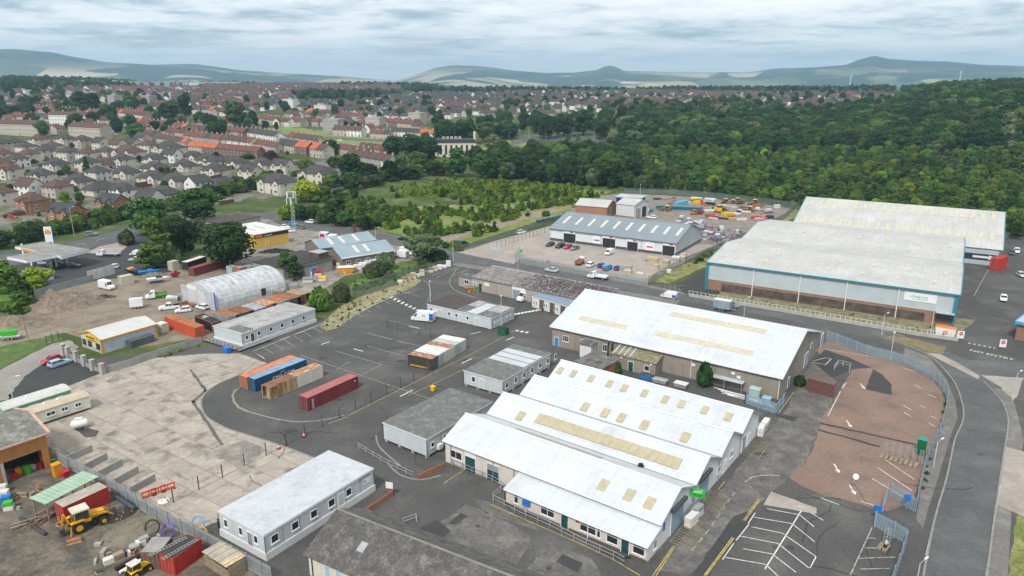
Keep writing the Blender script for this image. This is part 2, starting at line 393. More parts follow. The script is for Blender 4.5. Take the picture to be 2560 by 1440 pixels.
def tree_px(x,yb,yt,wpx,kind,shade,label,group=None,name=None):
 """a tree from where its foot and top stand in the view"""
 p=G(x,yb);dep=p.y*_c+(CAM_H-p.z)*_s
 return tree(p,(yb-yt)*dep/FPX*1.05,wpx*dep/FPX,kind,shade,label,group,name)
def inside(px,py,poly):
 r=False;j=len(poly)-1
 for i in range(len(poly)):
  (xi,yi),(xj,yj)=poly[i],poly[j]
  if(yi>py)!=(yj>py)and px<(xj-xi)*(py-yi)/(yj-yi)+xi:r=not r
  j=i
 return r
SCAT=[]
def scatter_object(name,items,kinds,label,cat):
 """one object that carries a great many crowns (items: position, scale x, scale z, turn, kind index)"""
 pc=bpy.data.collections.new(name+'_kinds')
 for i,(k,shade)in enumerate(kinds):
  o=bpy.data.objects.new('%03d_%s'%(i,k),CROWN[k][i%3]);pc.objects.link(o);set_mat(o,FO[shade])
 me=bpy.data.meshes.new(name);me.from_pydata([tuple(i[0])for i in items],[],[])
 for nm,ty,fld,vals in(('vsc','FLOAT_VECTOR','vector',[q for i in items for q in(i[1],i[1],i[2])]),('vrot','FLOAT_VECTOR','vector',[q for i in items for q in(0,0,i[3])]),('vid','INT','value',[i[4]for i in items])):
  me.attributes.new(nm,ty,'POINT').data.foreach_set(fld,vals)
 o=mesh_obj(name,me);tag(o,label,cat,kind='stuff')
 ng=bpy.data.node_groups.new(name,'GeometryNodeTree');ng.interface.new_socket('Geometry',in_out='INPUT',socket_type='NodeSocketGeometry');ng.interface.new_socket('Geometry',in_out='OUTPUT',socket_type='NodeSocketGeometry')
 n=ng.nodes;l=ng.links;gi=n.new('NodeGroupInput');go=n.new('NodeGroupOutput');ip=n.new('GeometryNodeInstanceOnPoints');ci=n.new('GeometryNodeCollectionInfo')
 ci.inputs[0].default_value=pc;ci.inputs['Separate Children'].default_value=True;ci.inputs['Reset Children'].default_value=True
 ip.inputs['Pick Instance'].default_value=True
 def att(nm,ty):
  t=n.new('GeometryNodeInputNamedAttribute');t.data_type=ty;t.inputs[0].default_value=nm;return t.outputs[0]
 l.new(gi.outputs[0],ip.inputs['Points']);l.new(ci.outputs[0],ip.inputs['Instance']);l.new(att('vid','INT'),ip.inputs['Instance Index'])
 l.new(att('vrot','FLOAT_VECTOR'),ip.inputs['Rotation']);l.new(att('vsc','FLOAT_VECTOR'),ip.inputs['Scale']);l.new(ip.outputs[0],go.inputs[0])
 md=o.modifiers.new('scatter','NODES');md.node_group=ng;return o
KINDS=[('broad','dark'),('broad','mid'),('broad','light'),('tall','dark'),('tall','mid'),('birch','light'),('birch','mid'),('broad','grey'),('conifer','dark'),('broad','lime')]
FOREST=[(1105,442),(1170,445),(1290,450),(1400,462),(1530,472),(1600,478),(1750,486),(1900,505),(1985,520),(2010,535),(2250,570),(2560,650),(2900,690),(2900,150),(2420,222),(2330,236),(2180,282),(2010,296),(1900,302),(1760,305),(1600,300),(1560,322),(1548,392),(1500,404),(1330,408),(1240,414),(1190,420),(1180,440),(1110,438)]
def wood():
 R=random.Random(5);pts=[]
 gx=-70
 while gx<900:
  gy=270
  while gy<1150:
   x,y=gx+R.uniform(-2.8,2.8),gy+R.uniform(-2.8,2.8);gy+=6.4
   p=Vector((x,y,T(x,y)));q=proj(p)
   if not(-50<q[0]<2680 and q[1]>195):continue
   if not inside(q[0],q[1],FOREST):continue
   d=hypot(x,y);a=atan2(x,y);e=p-P(1770,655,8.1);ex,ey=e.x*0.848-e.y*0.53,e.x*0.53+e.y*0.848
   if-2<ex<78 and-2<ey<136:continue
   # young birch growth in front, old dark trees behind
   young=q[1]>388+14*noise.noise((x/60,3,0))and a>0.17
   g=noise.noise((x/40,y/40,7))
   if young:
    k=R.choice([5,6,2,1,2,4,5,2,2])if g>-0.1 else R.choice([6,1,4,1,7,6,2])
    h=R.uniform(4.5,10.5);w=h*R.uniform(0.55,0.9)
    if R.random()<0.035:k=9
   else:
    if R.random()<0.3:continue
    k=R.choice([0,0,1,1,3,4,2,0])if g>0 else R.choice([0,0,3,1,0,7,8,0])
    h=R.uniform(9,18);w=h*R.uniform(0.6,1.05)
   pts.append((d,p,h,w,k))
  gx+=6.4
 pts.sort(key=lambda t:t[0])
 # how large each shows in the view
 near=set()
 lab={'broad':'round leafy tree on the edge of the dense wood behind the works','tall':'upright leafy tree on the edge of the dense wood behind the works','birch':'slim young birch on the edge of the dense wood behind the works','conifer':'conifer on the edge of the dense wood behind the works'}
 for i,(d,p,h,w,k)in enumerate(pts[:230]):
  kind,sh=KINDS[k];tree(p,h,w,kind,sh,lab[kind],'trees on the edge of the wood');near.add(i)
 for i,(d,p,h,w,k)in enumerate(pts):
  if i in near:continue
  kind=KINDS[k][0];SCAT.append((p,w/FULL_W[kind],h/FULL_H[kind],R.uniform(0,6.28),k))
wood()
# ------------------------------------------------------------------ the town
ROOF={'grey':M('slate_grey_roof',(0.062,0.058,0.056),0.85,0.16,0.7,fine=0.25,fsc=4),'brown':M('brown_tile_roof',(0.1,0.06,0.048),0.9,0.2,0.7,fine=0.25,fsc=4),'red':M('red_brown_tile_roof',(0.15,0.064,0.048),0.9,0.22,0.6,fine=0.2,fsc=4),'orange':M('orange_tile_roof',(0.42,0.115,0.05),0.9,0.12,0.7),'dark':M('dark_slate_roof',(0.05,0.053,0.06),0.8,0.2,0.7),'lead':M('pale_flat_roof',(0.36,0.37,0.37),0.9,0.2,0.3)}
WALL={'cream':M('cream_render',(0.6,0.55,0.46),0.9,0.07,0.4),'white':M('white_render',(0.72,0.71,0.68),0.9,0.05,0.4),'buff':M('buff_render',(0.46,0.4,0.33),0.9,0.1,0.4),'grey':M('grey_render',(0.33,0.31,0.29),0.9,0.12,0.4),'brick':M('orange_brick',(0.34,0.17,0.09),0.9,0.15,1.2,fine=0.25,fsc=12),'dbrick':M('brown_brick',(0.17,0.11,0.085),0.9,0.2,1.0)}
def win_mesh(w,h,key,bars=1,fr=0.09,frame=None,glass=None):
 if key in MATS:return MATS[key]
 mb=MB();mb.box(-w/2,-0.05,-h/2,w/2,0.02,-h/2+fr).box(-w/2,-0.05,h/2-fr,w/2,0.02,h/2)
 mb.box(-w/2,-0.05,-h/2+fr,-w/2+fr,0.02,h/2-fr).box(w/2-fr,-0.05,-h/2+fr,w/2,0.02,h/2-fr)
 for k in range(bars):
  x=-w/2+w*(k+1)/(bars+1);mb.box(x-fr*0.4,-0.04,-h/2+fr,x+fr*0.4,0.015,h/2-fr)
 mb.box(-w/2+fr,-0.02,-h/2+fr,w/2-fr,0.02,h/2-fr,1)
 mb.box(-w/2-0.06,-0.12,-h/2-0.08,w/2+0.06,0.0,-h/2-0.01)
 MATS[key]=mb.mesh('window',[frame or WHITE,glass or GLASS]);return MATS[key]
HWIN=win_mesh(1.25,1.25,'w_house',1);HWIN2=win_mesh(2.0,1.25,'w_house2',2)
DOORM=MB().box(-0.5,-0.06,0,0.5,0.02,2.05).box(-0.62,-0.03,0,-0.5,0.02,2.15,1).box(0.5,-0.03,0,0.62,0.02,2.15,1).box(-0.62,-0.03,2.05,0.62,0.02,2.17,1).mesh('door',[M('dark_door',(0.09,0.04,0.035),0.5),WHITE])
CHIM=MB().box(-0.5,-0.4,0,0.5,0.4,1.5).box(-0.56,-0.46,1.5,0.56,0.46,1.62).tube((-0.2,0,1.6),(-0.2,0,2.0),0.13,0.1,6,1).tube((0.2,0,1.6),(0.2,0,2.0),0.13,0.1,6,1).mesh('chimney',[WALL['buff'],M('clay_pot',(0.35,0.17,0.1))])
def roof_mb(mb,L,Wd,e,r,hip,ov=0.4,th=0.18,x0=0,y0=0,mi=0):
 a,b=L/2+ov,Wd/2+ov;hl=max(0.05,L/2-Wd/2*hip)if hip else a
 z=e-ov*(r-e)/(Wd/2)*0.6
 A=[(-a,-b,z),(a,-b,z),(a,b,z),(-a,b,z)];Rg=[(-hl,0,r),(hl,0,r)]
 tr=lambda p:(p[0]+x0,p[1]+y0,p[2])
 for q in((A[0],A[1],Rg[1],Rg[0]),(A[2],A[3],Rg[0],Rg[1])):mb.poly([tr(p)for p in q],mi)
 if hip:
  mb.poly([tr(A[1]),tr(A[2]),tr(Rg[1])],mi);mb.poly([tr(A[3]),tr(A[0]),tr(Rg[0])],mi)
 B=[(p[0],p[1],p[2]-th)for p in A]
 for i in((0,1),(2,3))+(((1,2),(3,0))if hip else()):mb.poly([tr(B[i[0]]),tr(B[i[1]]),tr(A[i[1]]),tr(A[i[0]])],mi)
 if hip:mb.poly([tr(p)for p in reversed(B)],mi)
 else:
  for s in(0,1):
   i,j,k=((1,2,1),(3,0,0))[s];g=Rg[k];gb=(g[0],g[1],g[2]-th)
   mb.poly([tr(B[i]),tr(gb),tr(g),tr(A[i])],mi);mb.poly([tr(gb),tr(B[j]),tr(A[j]),tr(g)],mi)
  mb.poly([tr(B[0]),tr((Rg[0][0],0,r-th)),tr((Rg[1][0],0,r-th)),tr(B[1])],mi);mb.poly([tr(B[3]),tr(B[2]),tr((Rg[1][0],0,r-th)),tr((Rg[0][0],0,r-th))],mi)
 mb.tube(tr((-hl,0,r+0.02)),tr((hl,0,r+0.02)),0.11,None,5,mi)
 return mb
def wall_mb(mb,L,Wd,e,r,gable,x0=0,y0=0,z0=-2.0):
 a,b=L/2,Wd/2
 pr=[(x0-a,y0-b),(x0+a,y0-b),(x0+a,y0+b),(x0-a,y0+b)]
 for i in range(4):
  p,q=pr[i],pr[(i+1)%4]
  if gable and i in(1,3):mb.poly([(*p,z0),(*q,z0),(*q,e),((p[0]+q[0])/2,(p[1]+q[1])/2,r-0.12),(*p,e)])
  else:mb.poly([(*p,z0),(*q,z0),(*q,e),(*p,e)])
 return mb
HV={}
def house_kind(key,L,Wd,e,r,hip,storeys,projections=(),chim=(),cols=3,flat=False):
 w,rf=MB(),MB();wins=[]
 wall_mb(w,L,Wd,e,r,not hip and not flat)
 if flat:rf.box(-L/2-0.2,-Wd/2-0.2,e,L/2+0.2,Wd/2+0.2,e+0.35);rf.box(-1.6,-1.4,e+0.35,1.6,1.4,e+2.2)
 else:roof_mb(rf,L,Wd,e,r,hip)
 for(px,pw,pd,pe,prr)in projections:
  mb2,r2=MB(),MB();wall_mb(mb2,pd,pw,pe,prr,True);roof_mb(r2,pd+2.2,pw,pe,prr,0,0.25)
  for src,dst,sh in((mb2,w,0),(r2,rf,1.1)):
   b=len(dst.v);dst.v+=[(px-y,-Wd/2-pd/2+0.2+x+sh,z)for x,y,z in src.v];dst.f+=[tuple(b+i for i in f)for f in src.f];dst.m+=src.m
  wins.append((px,-Wd/2-pd+0.19,pe-1.1 if storeys>1 else 1.5,0,0))
  if storeys>1:wins.append((px,-Wd/2-pd+0.19,1.4,0,1))
 for st in range(storeys):
  z=1.5+st*(e-0.1)/storeys
  for k in range(cols):
   x=-L/2+L*(k+0.5)/cols
   if not any(abs(x-q[0])<q[1]/2+0.7 for q in projections)and not(st==0 and k==cols//2):wins.append((x,-Wd/2-0.02,z,0,0))
   wins.append((x,Wd/2+0.02,z,pi,0))
  if storeys<3:wins.append((L/2+0.02,-Wd*0.2,z,pi/2,0));wins.append((-L/2-0.02,Wd*0.2,z,-pi/2,0))
 HV[key]=(w.mesh('wall',WALL['cream']),rf.mesh('roof',ROOF['grey']),wins,(-L/2+L*(cols//2+0.5)/cols,-Wd/2-0.03),[(cx,0,r-0.5)for cx in chim],L,Wd,e,r,hip,flat)
house_kind('hip2',10.5,8,5.0,7.8,0.9,2,[(2.9,3.4,1.5,4.3,6.0)])
house_kind('hip2b',9,8.5,5.0,7.7,1.0,2)
house_kind('bung',13,8.5,2.7,5.8,0.9,1,[(3.8,4.0,1.8,2.7,4.4)])
house_kind('gab2',9,7.5,5.0,8.0,0,2)
house_kind('gabb',10.5,7.5,5.0,7.9,0,2,[(-2.8,2.8,0.5,4.9,6.2),(2.8,2.8,0.5,4.9,6.2)],cols=2)
house_kind('duplex',17,11,5.4,9.0,0.95,2,[(-4.2,3.2,1.0,5.3,6.8),(6.2,3.2,1.0,5.3,6.8)],cols=4)
house_kind('terr',6.6,8,5.2,8.2,0,2,chim=(2.9,),cols=2)
house_kind('block',44,10,9.6,12.4,0,3,chim=(-20,-9,9,20),cols=14)
house_kind('tower',15,12,12,12,0,4,cols=5,flat=True)
house_kind('low',26,9,5.6,5.6,0,2,cols=8,flat=True)
NH=[0]
RN={'grey':'grey slate','brown':'brown tiled','red':'red-brown tiled','orange':'bright orange tiled','dark':'dark slate','lead':'pale flat'}
KN={'hip2':('hip-roofed front-gabled house','detached_house'),'hip2b':('plain hip-roofed house','detached_house'),'bung':('hip-roofed bungalow','bungalow'),'gab2':('gabled house','gabled_house'),'gabb':('twin-gabled house','gabled_house'),'duplex':('hip-roofed twin-gabled flats','duplex_house'),'terr':('terraced house','terraced_house'),'block':('three-storey block of flats','apartment_block'),'tower':('four-storey flat-roofed block','apartment_block'),'low':('two-storey flat-roofed block','apartment_block')}
def house(key,p,rz,roof,wall,where,windows=True,group=None,sc=1.0):
 w,rf,wins,dr,ch,L,Wd,e,r,hip,flat=HV[key];kn,nm=KN[key];NH[0]+=1
 lab='%s %s with %s roof, %s'%({'cream':'cream','white':'white','buff':'buff','grey':'grey','brick':'orange brick','dbrick':'brown brick'}[wall],kn,RN[roof],where)if not flat else '%s %s %s'%(wall,kn,where)
 t=thing(nm,lab,'house' if key not in('block','tower','low')else 'flats',p,rz,group or 'houses '+where);t.scale=(sc,sc,sc)
 set_mat(mesh_obj('wall',w,t),WALL[wall]);ro=set_mat(mesh_obj('roof',rf,t),ROOF['lead' if flat else roof])
 for c in ch:mesh_obj('chimney',CHIM,ro,c)
 if windows:
  d=Vector(p);view=atan2(d.x,d.y)
  for(x,y,z,a,big)in wins:
   n=Vector((sin(a+rz),-cos(a+rz),0))
   if n.x*-d.x+n.y*-d.y>0:mesh_obj('window',HWIN2 if big else HWIN,t,(x,y,z),a)
  n=Vector((sin(rz),-cos(rz),0))
  if n.dot(-d)>0:mesh_obj('door',DOORM,t,(dr[0],dr[1],0))
 return t
EST='in the roadside estate'
A0=radians(-24)
near_houses=[(145,432,'hip2','grey','cream',0),(222,428,'hip2','grey','cream',0),(25,446,'hip2','brown','cream',0),(108,460,'hip2','grey','cream',0),(198,465,'bung','grey','cream',0),(317,443,'bung','grey','cream',0),(390,431,'bung','grey','cream',0),(465,425,'bung','grey','cream',0),(540,436,'bung','grey','cream',0),(385,455,'bung','grey','cream',0),(440,462,'bung','grey','cream',0),(628,450,'gabb','grey','cream',0),(77,489,'gab2','brown','white',0),(147,491,'hip2b','brown','buff',0),(255,484,'bung','grey','cream',1),(315,500,'hip2','grey','white',0),(413,496,'bung','grey','cream',0),(378,519,'gab2','grey','white',0),(85,528,'hip2','brown','brick',0),(172,558,'gabb','dark','brick',0),(285,532,'gabb','dark','brick',0),(8,508,'hip2b','brown','cream',0),(497,480,'gab2','grey','white',1),(556,472,'bung','grey','grey',1),(708,434,'gabb','grey','cream',0),(697,480,'duplex','grey','cream',0),(797,457,'duplex','grey','cream',0),(595,417,'bung','grey','cream',0),(662,420,'bung','grey','cream',0),(545,412,'bung','grey','cream',1),(37,374,'hip2','grey','buff',0),(68,385,'hip2b','grey','cream',0),(100,366,'hip2','brown','cream',0),(135,384,'hip2b','brown','cream',0),(165,364,'hip2','grey','cream',0),(172,399,'hip2b','grey','cream',0),(210,368,'hip2','grey','buff',0),(220,402,'hip2b','brown','cream',0),(45,418,'hip2b','grey','white',1),(75,405,'hip2b','brown','cream',0),(255,374,'gab2','grey','cream',0),(298,379,'gab2','brown','cream',0),(335,377,'gab2','grey','cream',0),(372,380,'hip2b','brown','cream',0),(325,401,'duplex','brown','cream',0),(425,390,'duplex','grey','cream',0),(308,419,'hip2','grey','cream',0),(387,407,'bung','grey','cream',0),(432,405,'gab2','grey','white',0),(485,402,'bung','grey','cream',0),(522,410,'bung','grey','cream',0),(5,377,'hip2b','grey','buff',0),(10,405,'hip2','brown','cream',0),(270,398,'hip2b','grey','cream',0),(262,420,'bung','brown','cream',0),(8,430,'hip2b','brown','buff',0),(248,452,'hip2b','grey','cream',1),(120,395,'hip2','grey','cream',1),(360,360,'gab2','grey','buff',0)]
for(x,y,k,rf,wl,tn)in near_houses:
 p=G(x,y);house(k,p,A0+tn*pi/2+random.uniform(-0.12,0.12)+(-0.12 if x>500 else 0),rf,wl,EST,sc=1.13)
PROOF={k:None for k in()}
TERR='in the hillside terraces'
def terrace(x0,y0,x1,y1,wall='buff',where=TERR,roofs=('red','red','red','brown','brown','grey','orange'),windows=True):
 a,b=G(x0,y0),G(x1,y1);n=max(1,round((b-a).length/6.6));ang=atan2(b.y-a.y,b.x-a.x);rf=random.choice(roofs);wl=wall
 for k in range(n):
  if random.random()<0.35:rf=random.choice(roofs)
  if random.random()<0.25:wl=random.choice((wall,'white','grey','buff','dbrick'))
  p=a+(b-a)*((k+0.5)/n);house('terr',p,ang,rf,wl,where,windows,sc=(b-a).length/n/6.6*1.002)
for t in[(365,352,400,358),(404,359,475,372),(482,380,655,396),(470,352,560,362),(566,364,640,374),(575,340,620,346),(622,344,700,356),(640,372,700,382),(704,376,780,388),(790,390,822,396),(850,384,925,398),(880,404,985,422),(905,384,1010,398),(730,358,800,368),(90,268,190,276),(85,282,270,296),(290,290,392,304),(50,300,150,306),(230,305,300,312),(310,312,420,326),(440,330,520,340),(405,338,470,346),(505,268,560,270),(490,282,560,288),(655,308,730,318),(735,316,760,318),(770,290,830,294),(850,296,905,302),(840,338,910,342),(980,340,1085,346),(930,345,978,348),(965,315,1035,322)]:
 terrace(*t)
for(x,y,k,rf,wl)in[(228,346,'block','brown','buff'),(62,338,'block','brown','buff'),(182,312,'block','brown','white'),(835,332,'tower','lead','grey'),(940,326,'tower','lead','buff'),(728,272,'tower','lead','white'),(808,290,'tower','lead','white'),(72,252,'low','lead','white'),(120,256,'low','lead','white'),(172,248,'low','lead','white'),(232,240,'low','lead','grey'),(290,262,'tower','lead','grey'),(330,252,'low','lead','grey'),(375,262,'tower','lead','grey'),(60,235,'low','lead','white'),(260,232,'low','lead','white'),(150,236,'low','lead','white'),(1045,312,'tower','lead','buff'),(520,256,'low','lead','white'),(420,248,'low','lead','white')]:
 house(k,G(x,y),A0+random.uniform(-0.15,0.2),rf,wl,'among the terraces on the far slope',group='blocks among the terraces')
 # far streets: the largest stand alone, the mass beyond is one object
FAR=MB();FMATS=[WALL['cream'],WALL['white'],WALL['buff'],WALL['grey'],ROOF['grey'],ROOF['brown'],ROOF['red'],ROOF['dark'],ROOF['orange']]
def far_house(p,ang,L,Wd,e,r,hip,wi,ri):
 w,rf=MB(),MB();wall_mb(w,L,Wd,e,r,not hip,z0=-3);roof_mb(rf,L,Wd,e,r,hip);ca,sa=cos(ang),sin(ang)
 for mb,mi in((w,wi),(rf,ri)):
  b=len(FAR.v);FAR.v+=[(p.x+x*ca-y*sa,p.y+x*sa+y*ca,p.z+z)for x,y,z in mb.v];FAR.f+=[tuple(b+i for i in f)for f in mb.f];FAR.m+=[mi]*len(mb.f)
REG=[([(520,214),(640,212),(1000,214),(1010,236),(730,240),(730,262),(620,292),(480,290),(470,240)],(0,1,2,3),(5,5,5,4,4,6),0.62),([(940,238),(1265,238),(1255,256),(1190,264),(1040,262),(940,252)],(1,1,0),(4,7,4),0.85),([(740,262),(960,258),(1215,268),(1205,292),(1040,306),(910,298),(760,282)],(1,1,0,2),(4,7,5,5),0.8),([(1260,236),(1500,228),(1740,232),(1720,258),(1560,292),(1260,300),(1180,306),(1210,268)],(0,2,3,1),(4,5,4,4),0.6),([(1700,236),(2300,240),(2330,244),(2150,278),(1950,290),(1560,296),(1560,270)],(0,1,3,2),(4,4,5,4,5,4,4,5,4,6),0.6),([(0,225),(300,222),(640,222),(640,262),(420,300),(280,284),(0,290)],(1,2,0,3),(5,6,4),0.4),([(0,300),(300,300),(560,300),(640,330),(560,350),(370,342),(0,330)],(2,2,3),(6,5,6),0.35),([(640,290),(900,300),(1090,318),(1080,330),(800,345),(690,330)],(2,1,3),(5,6,5),0.45)]
PARK=[[(630,318),(720,315),(900,330),(965,350),(960,378),(860,372),(760,355),(640,340)],[(255,262),(330,262),(360,285),(270,290)],[(1080,300),(1300,300),(1540,290),(1540,380),(1080,380)],[(400,215),(640,215),(640,200),(400,200)]]
def far_town():
 R=random.Random(3);cand=[]
 for poly,wl,rf,dens in REG:
  xs=[p[0]for p in poly];ys=[p[1]for p in poly];cen=G(sum(xs)/len(xs),sum(ys)/len(ys));ang0=R.uniform(-0.6,0.6)
  ux=Vector((cos(ang0),sin(ang0),0));uy=Vector((-sin(ang0),cos(ang0),0))
  for i in range(-45,46):
   for j in range(-60,61):
    bend=0.25*sin(i*0.35+ang0*5)
    p=cen+ux*(j*11.5+(i%3)*3)+uy*(i*25+bend*30+(7 if j%9==0 else 0));p.z=T(p.x,p.y)
    if R.random()>dens:continue
    q=proj(p)
    if not inside(q[0],q[1],poly)or any(inside(q[0],q[1],k)for k in PARK):continue
    if p.length<560:continue
    ang=ang0+bend*0.4+(pi/2 if R.random()<0.35 else 0)+R.uniform(-0.05,0.05)
    cand.append((p.length,p,ang,R.choice(wl),R.choice(rf),R.random()))
 cand.sort(key=lambda c:c[0])
 wn={0:'cream',1:'white',2:'buff',3:'grey'};rn={4:'grey',5:'brown',6:'red',7:'dark',8:'orange'}
 for k,(d,p,ang,wi,ri,u)in enumerate(cand):
  if k<70:house(('gab2','hip2b','gab2')[int(u*3)],p,ang,rn[ri],wn[wi],'in the far streets beyond the green',True,'houses in the far streets')
  else:
   far_house(p,ang,8+5*u,7.6,4.9,8.0+u,0.9 if u>0.7 else 0,wi,ri)
   if R.random()<0.1:SCAT.append((Vector((p.x+R.uniform(-12,12),p.y+9,T(p.x,p.y)-0.5)),0.55,R.uniform(0.5,0.75),R.uniform(0,6),R.choice([0,1,3])))
far_town()
tag(FAR.obj('distant_houses',FMATS),'mass of small far houses filling the town below the hills','houses',kind='stuff')
# long pale retail sheds on the rise at the left
def retail(x0,x1,y,h,label):
 a,b=G(x0,y),G(x1,y);L=(b-a).length;t=thing('retail_shed',label,'shed',a,atan2(b.y-a.y,b.x-a.x),'retail sheds on the skyline')
 MB().box(0,0,-3,L,60,h).obj('wall',M('pale_cladding',(0.6,0.62,0.64),0.6,0.08,0.05),t)
 MB().box(-0.5,-0.5,h,L+0.5,60.5,h+0.9).obj('roof',M('pale_sheet',(0.66,0.68,0.7),0.6,0.05,0.05),t)
 for k in range(5):MB().box(L*(0.15+0.17*k),-0.8,0,L*(0.15+0.17*k)+14,-0.2,h*0.75).obj('shopfront',M('dark_shopfront',(0.1,0.11,0.14),0.4),t)
 for k in range(2):MB().box(L*(0.3+0.45*k),-1.2,h*0.3,L*(0.3+0.45*k)+6,-0.85,h).obj('entrance_panel',M('red_panel',(0.5,0.04,0.04),0.5),t)
retail(325,470,217,11,'long pale retail shed with dark shopfronts on the wooded rise');retail(480,600,216,10,'low pale retail shed with a red panel at the row end');retail(232,320,213,9,'far pale retail shed half hidden by the trees')
# the cream hall with tall windows beside the dark trees
hp=G(1140,391);th=thing('cream_hall','cream hall with tall dark windows, slate roof and thin chimney by the dark trees','hall',hp,radians(3))
MB().box(-15,-6,-2,15,8,10.5).obj('wall',WALL['cream'],th);MB().box(-15.5,-6.5,10.5,15.5,8.5,11.2).box(-14,-5,11.2,14,7,12.6).obj('roof',ROOF['dark'],th)
for k in range(7):MB().box(-11.5+k*3.8,-6.1,2,-10+k*3.8,-5.95,8.8).obj('window',GLASS,th)
MB().box(13,0,11,14.6,1.6,18).obj('chimney',WALL['cream'],th)
for k in range(5):MB().box(-10+k*3,2,12.6,-8+k*3,4,14.2).obj('roof_vent',ROOF['lead'],th)
# street trees: base x, base y, top y, width, kind, shade
def town_trees():
 lab={'broad':'round leafy tree among the houses','tall':'tall leafy tree among the houses','conifer':'conifer among the houses','bush':'garden bush among the houses','birch':'slim tree among the houses'}
 for(x,yb,yt,w,k,s)in[(205,286,232,46,'tall','dark'),(238,288,236,40,'tall','dark'),(330,280,240,40,'broad','mid'),(430,310,256,66,'tall','mid'),(466,300,240,46,'tall','dark'),(345,352,308,50,'broad','mid'),(390,325,302,32,'broad','dark'),(462,343,318,46,'broad','dark'),(548,345,308,46,'broad','dark'),(592,318,258,58,'tall','mid'),(630,322,292,42,'broad','mid'),(20,294,264,40,'broad','mid'),(58,292,258,42,'broad','mid'),(107,342,304,36,'broad','mid'),(826,386,350,52,'broad','dark'),(663,324,302,24,'tall','dark'),(692,326,306,16,'tall','dark'),(858,328,302,34,'broad','dark'),(888,330,306,36,'broad','dark'),(985,398,340,60,'broad','dark'),(1030,405,336,74,'broad','dark'),(1075,410,344,66,'broad','dark'),(1000,420,388,50,'broad','mid'),(1045,432,380,60,'broad','light'),(1085,440,400,50,'broad','mid'),(1233,396,338,52,'tall','grey'),(880,452,386,74,'broad','mid'),(925,458,410,56,'broad','dark'),(975,452,402,50,'broad','dark'),(878,475,432,54,'broad','light'),(835,420,392,40,'broad','mid'),(680,418,378,44,'broad','copper'),(710,420,392,40,'broad','mid'),(765,428,398,46,'broad','light'),(220,452,394,24,'conifer','mid'),(102,396,370,16,'conifer','mid'),(543,412,380,22,'birch','mid'),(520,382,365,24,'broad','light'),(620,398,382,30,'broad','light'),(250,446,428,12,'conifer','dark'),(255,336,318,34,'broad','mid'),(88,340,326,26,'broad','mid'),(1110,360,302,60,'broad','dark'),(1160,358,300,66,'broad','dark'),(1215,354,305,60,'broad','mid'),(1270,348,312,46,'broad','dark'),(1130,352,312,50,'broad','mid'),(1360,348,290,64,'broad','dark'),(1410,342,286,66,'broad','dark'),(1460,340,278,54,'tall','dark'),(1500,350,300,50,'broad','mid'),(1265,318,280,40,'broad','mid'),(1310,312,282,34,'broad','dark'),(1340,300,276,28,'broad','dark'),(1268,276,250,30,'broad','dark'),(1325,268,248,16,'broad','mid'),(1405,266,248,16,'broad','mid'),(1248,286,272,10,'tall','dark'),(1370,290,276,24,'broad','dark'),(840,296,262,22,'tall','mid'),(738,288,270,28,'broad','mid'),(1065,360,330,26,'broad','mid'),(1420,352,336,16,'conifer','mid'),(1445,352,336,14,'conifer','mid')]:
  tree_px(x,yb,yt,w,k,s,lab[k],'trees among the houses')
 R=random.Random(8)
 # garden bushes and hedges between the near houses
 for _ in range(120):
  x,y=R.uniform(0,860),R.uniform(372,540)
  if y>540-max(0,x-200)*0.12:continue
  p=G(x,y);k=R.choice(['bush','bush','broad']);h=R.uniform(1.6,3.2)if k=='bush' else R.uniform(3.5,6)
  tree(p,h,h*R.uniform(1.0,1.7)if k=='bush' else h*0.8,k,R.choice(['mid','dark','light','lime','mid']),'garden bush between the estate houses' if k=='bush' else 'small garden tree between the estate houses','garden greenery in the estate')
  # wooded belts on the far slope (mass)
 for poly,n in[([(0,192),(210,196),(330,205),(340,222),(180,226),(0,236)],620),([(230,205),(640,206),(640,214),(230,212)],260),([(730,240),(1000,235),(1010,243),(940,250),(740,252)],200),([(1000,228),(1560,230),(1560,236),(1000,236)],330),([(850,210),(1100,214),(1100,222),(850,220)],160),([(1540,232),(1700,226),(2300,226),(2500,215),(2420,236),(2050,234),(1700,234)],620),([(1510,268),(1780,262),(1960,268),(1960,290),(1780,300),(1500,300)],170),([(0,240),(420,236),(640,262),(420,300),(0,300)],130),([(640,255),(1250,262),(1250,300),(640,300)],60),([(1080,305),(1290,312),(1290,345),(1110,365)],40),([(1300,330),(1545,330),(1545,300),(1330,310)],60),([(1260,240),(2250,240),(2150,275),(1260,290)],130),([(0,300),(640,300),(640,345),(0,335)],40)]:
  xs=[q[0]for q in poly];ys=[q[1]for q in poly];c=0
  for _ in range(n*12):
   if c>=n:break
   x,y=R.uniform(min(xs),max(xs)),R.uniform(min(ys),max(ys))
   if not inside(x,y,poly):continue
   p=G(x,y);k=R.choice([0,0,1,1,3,0,7]);kind=KINDS[k][0];h=R.uniform(8,14);c+=1
   SCAT.append((p,h*0.8/FULL_W[kind],h/FULL_H[kind],R.uniform(0,6),k))
town_trees()
scatter_object('woodland',SCAT,KINDS,'dense green wood spreading over the rising land and far streets','wood')
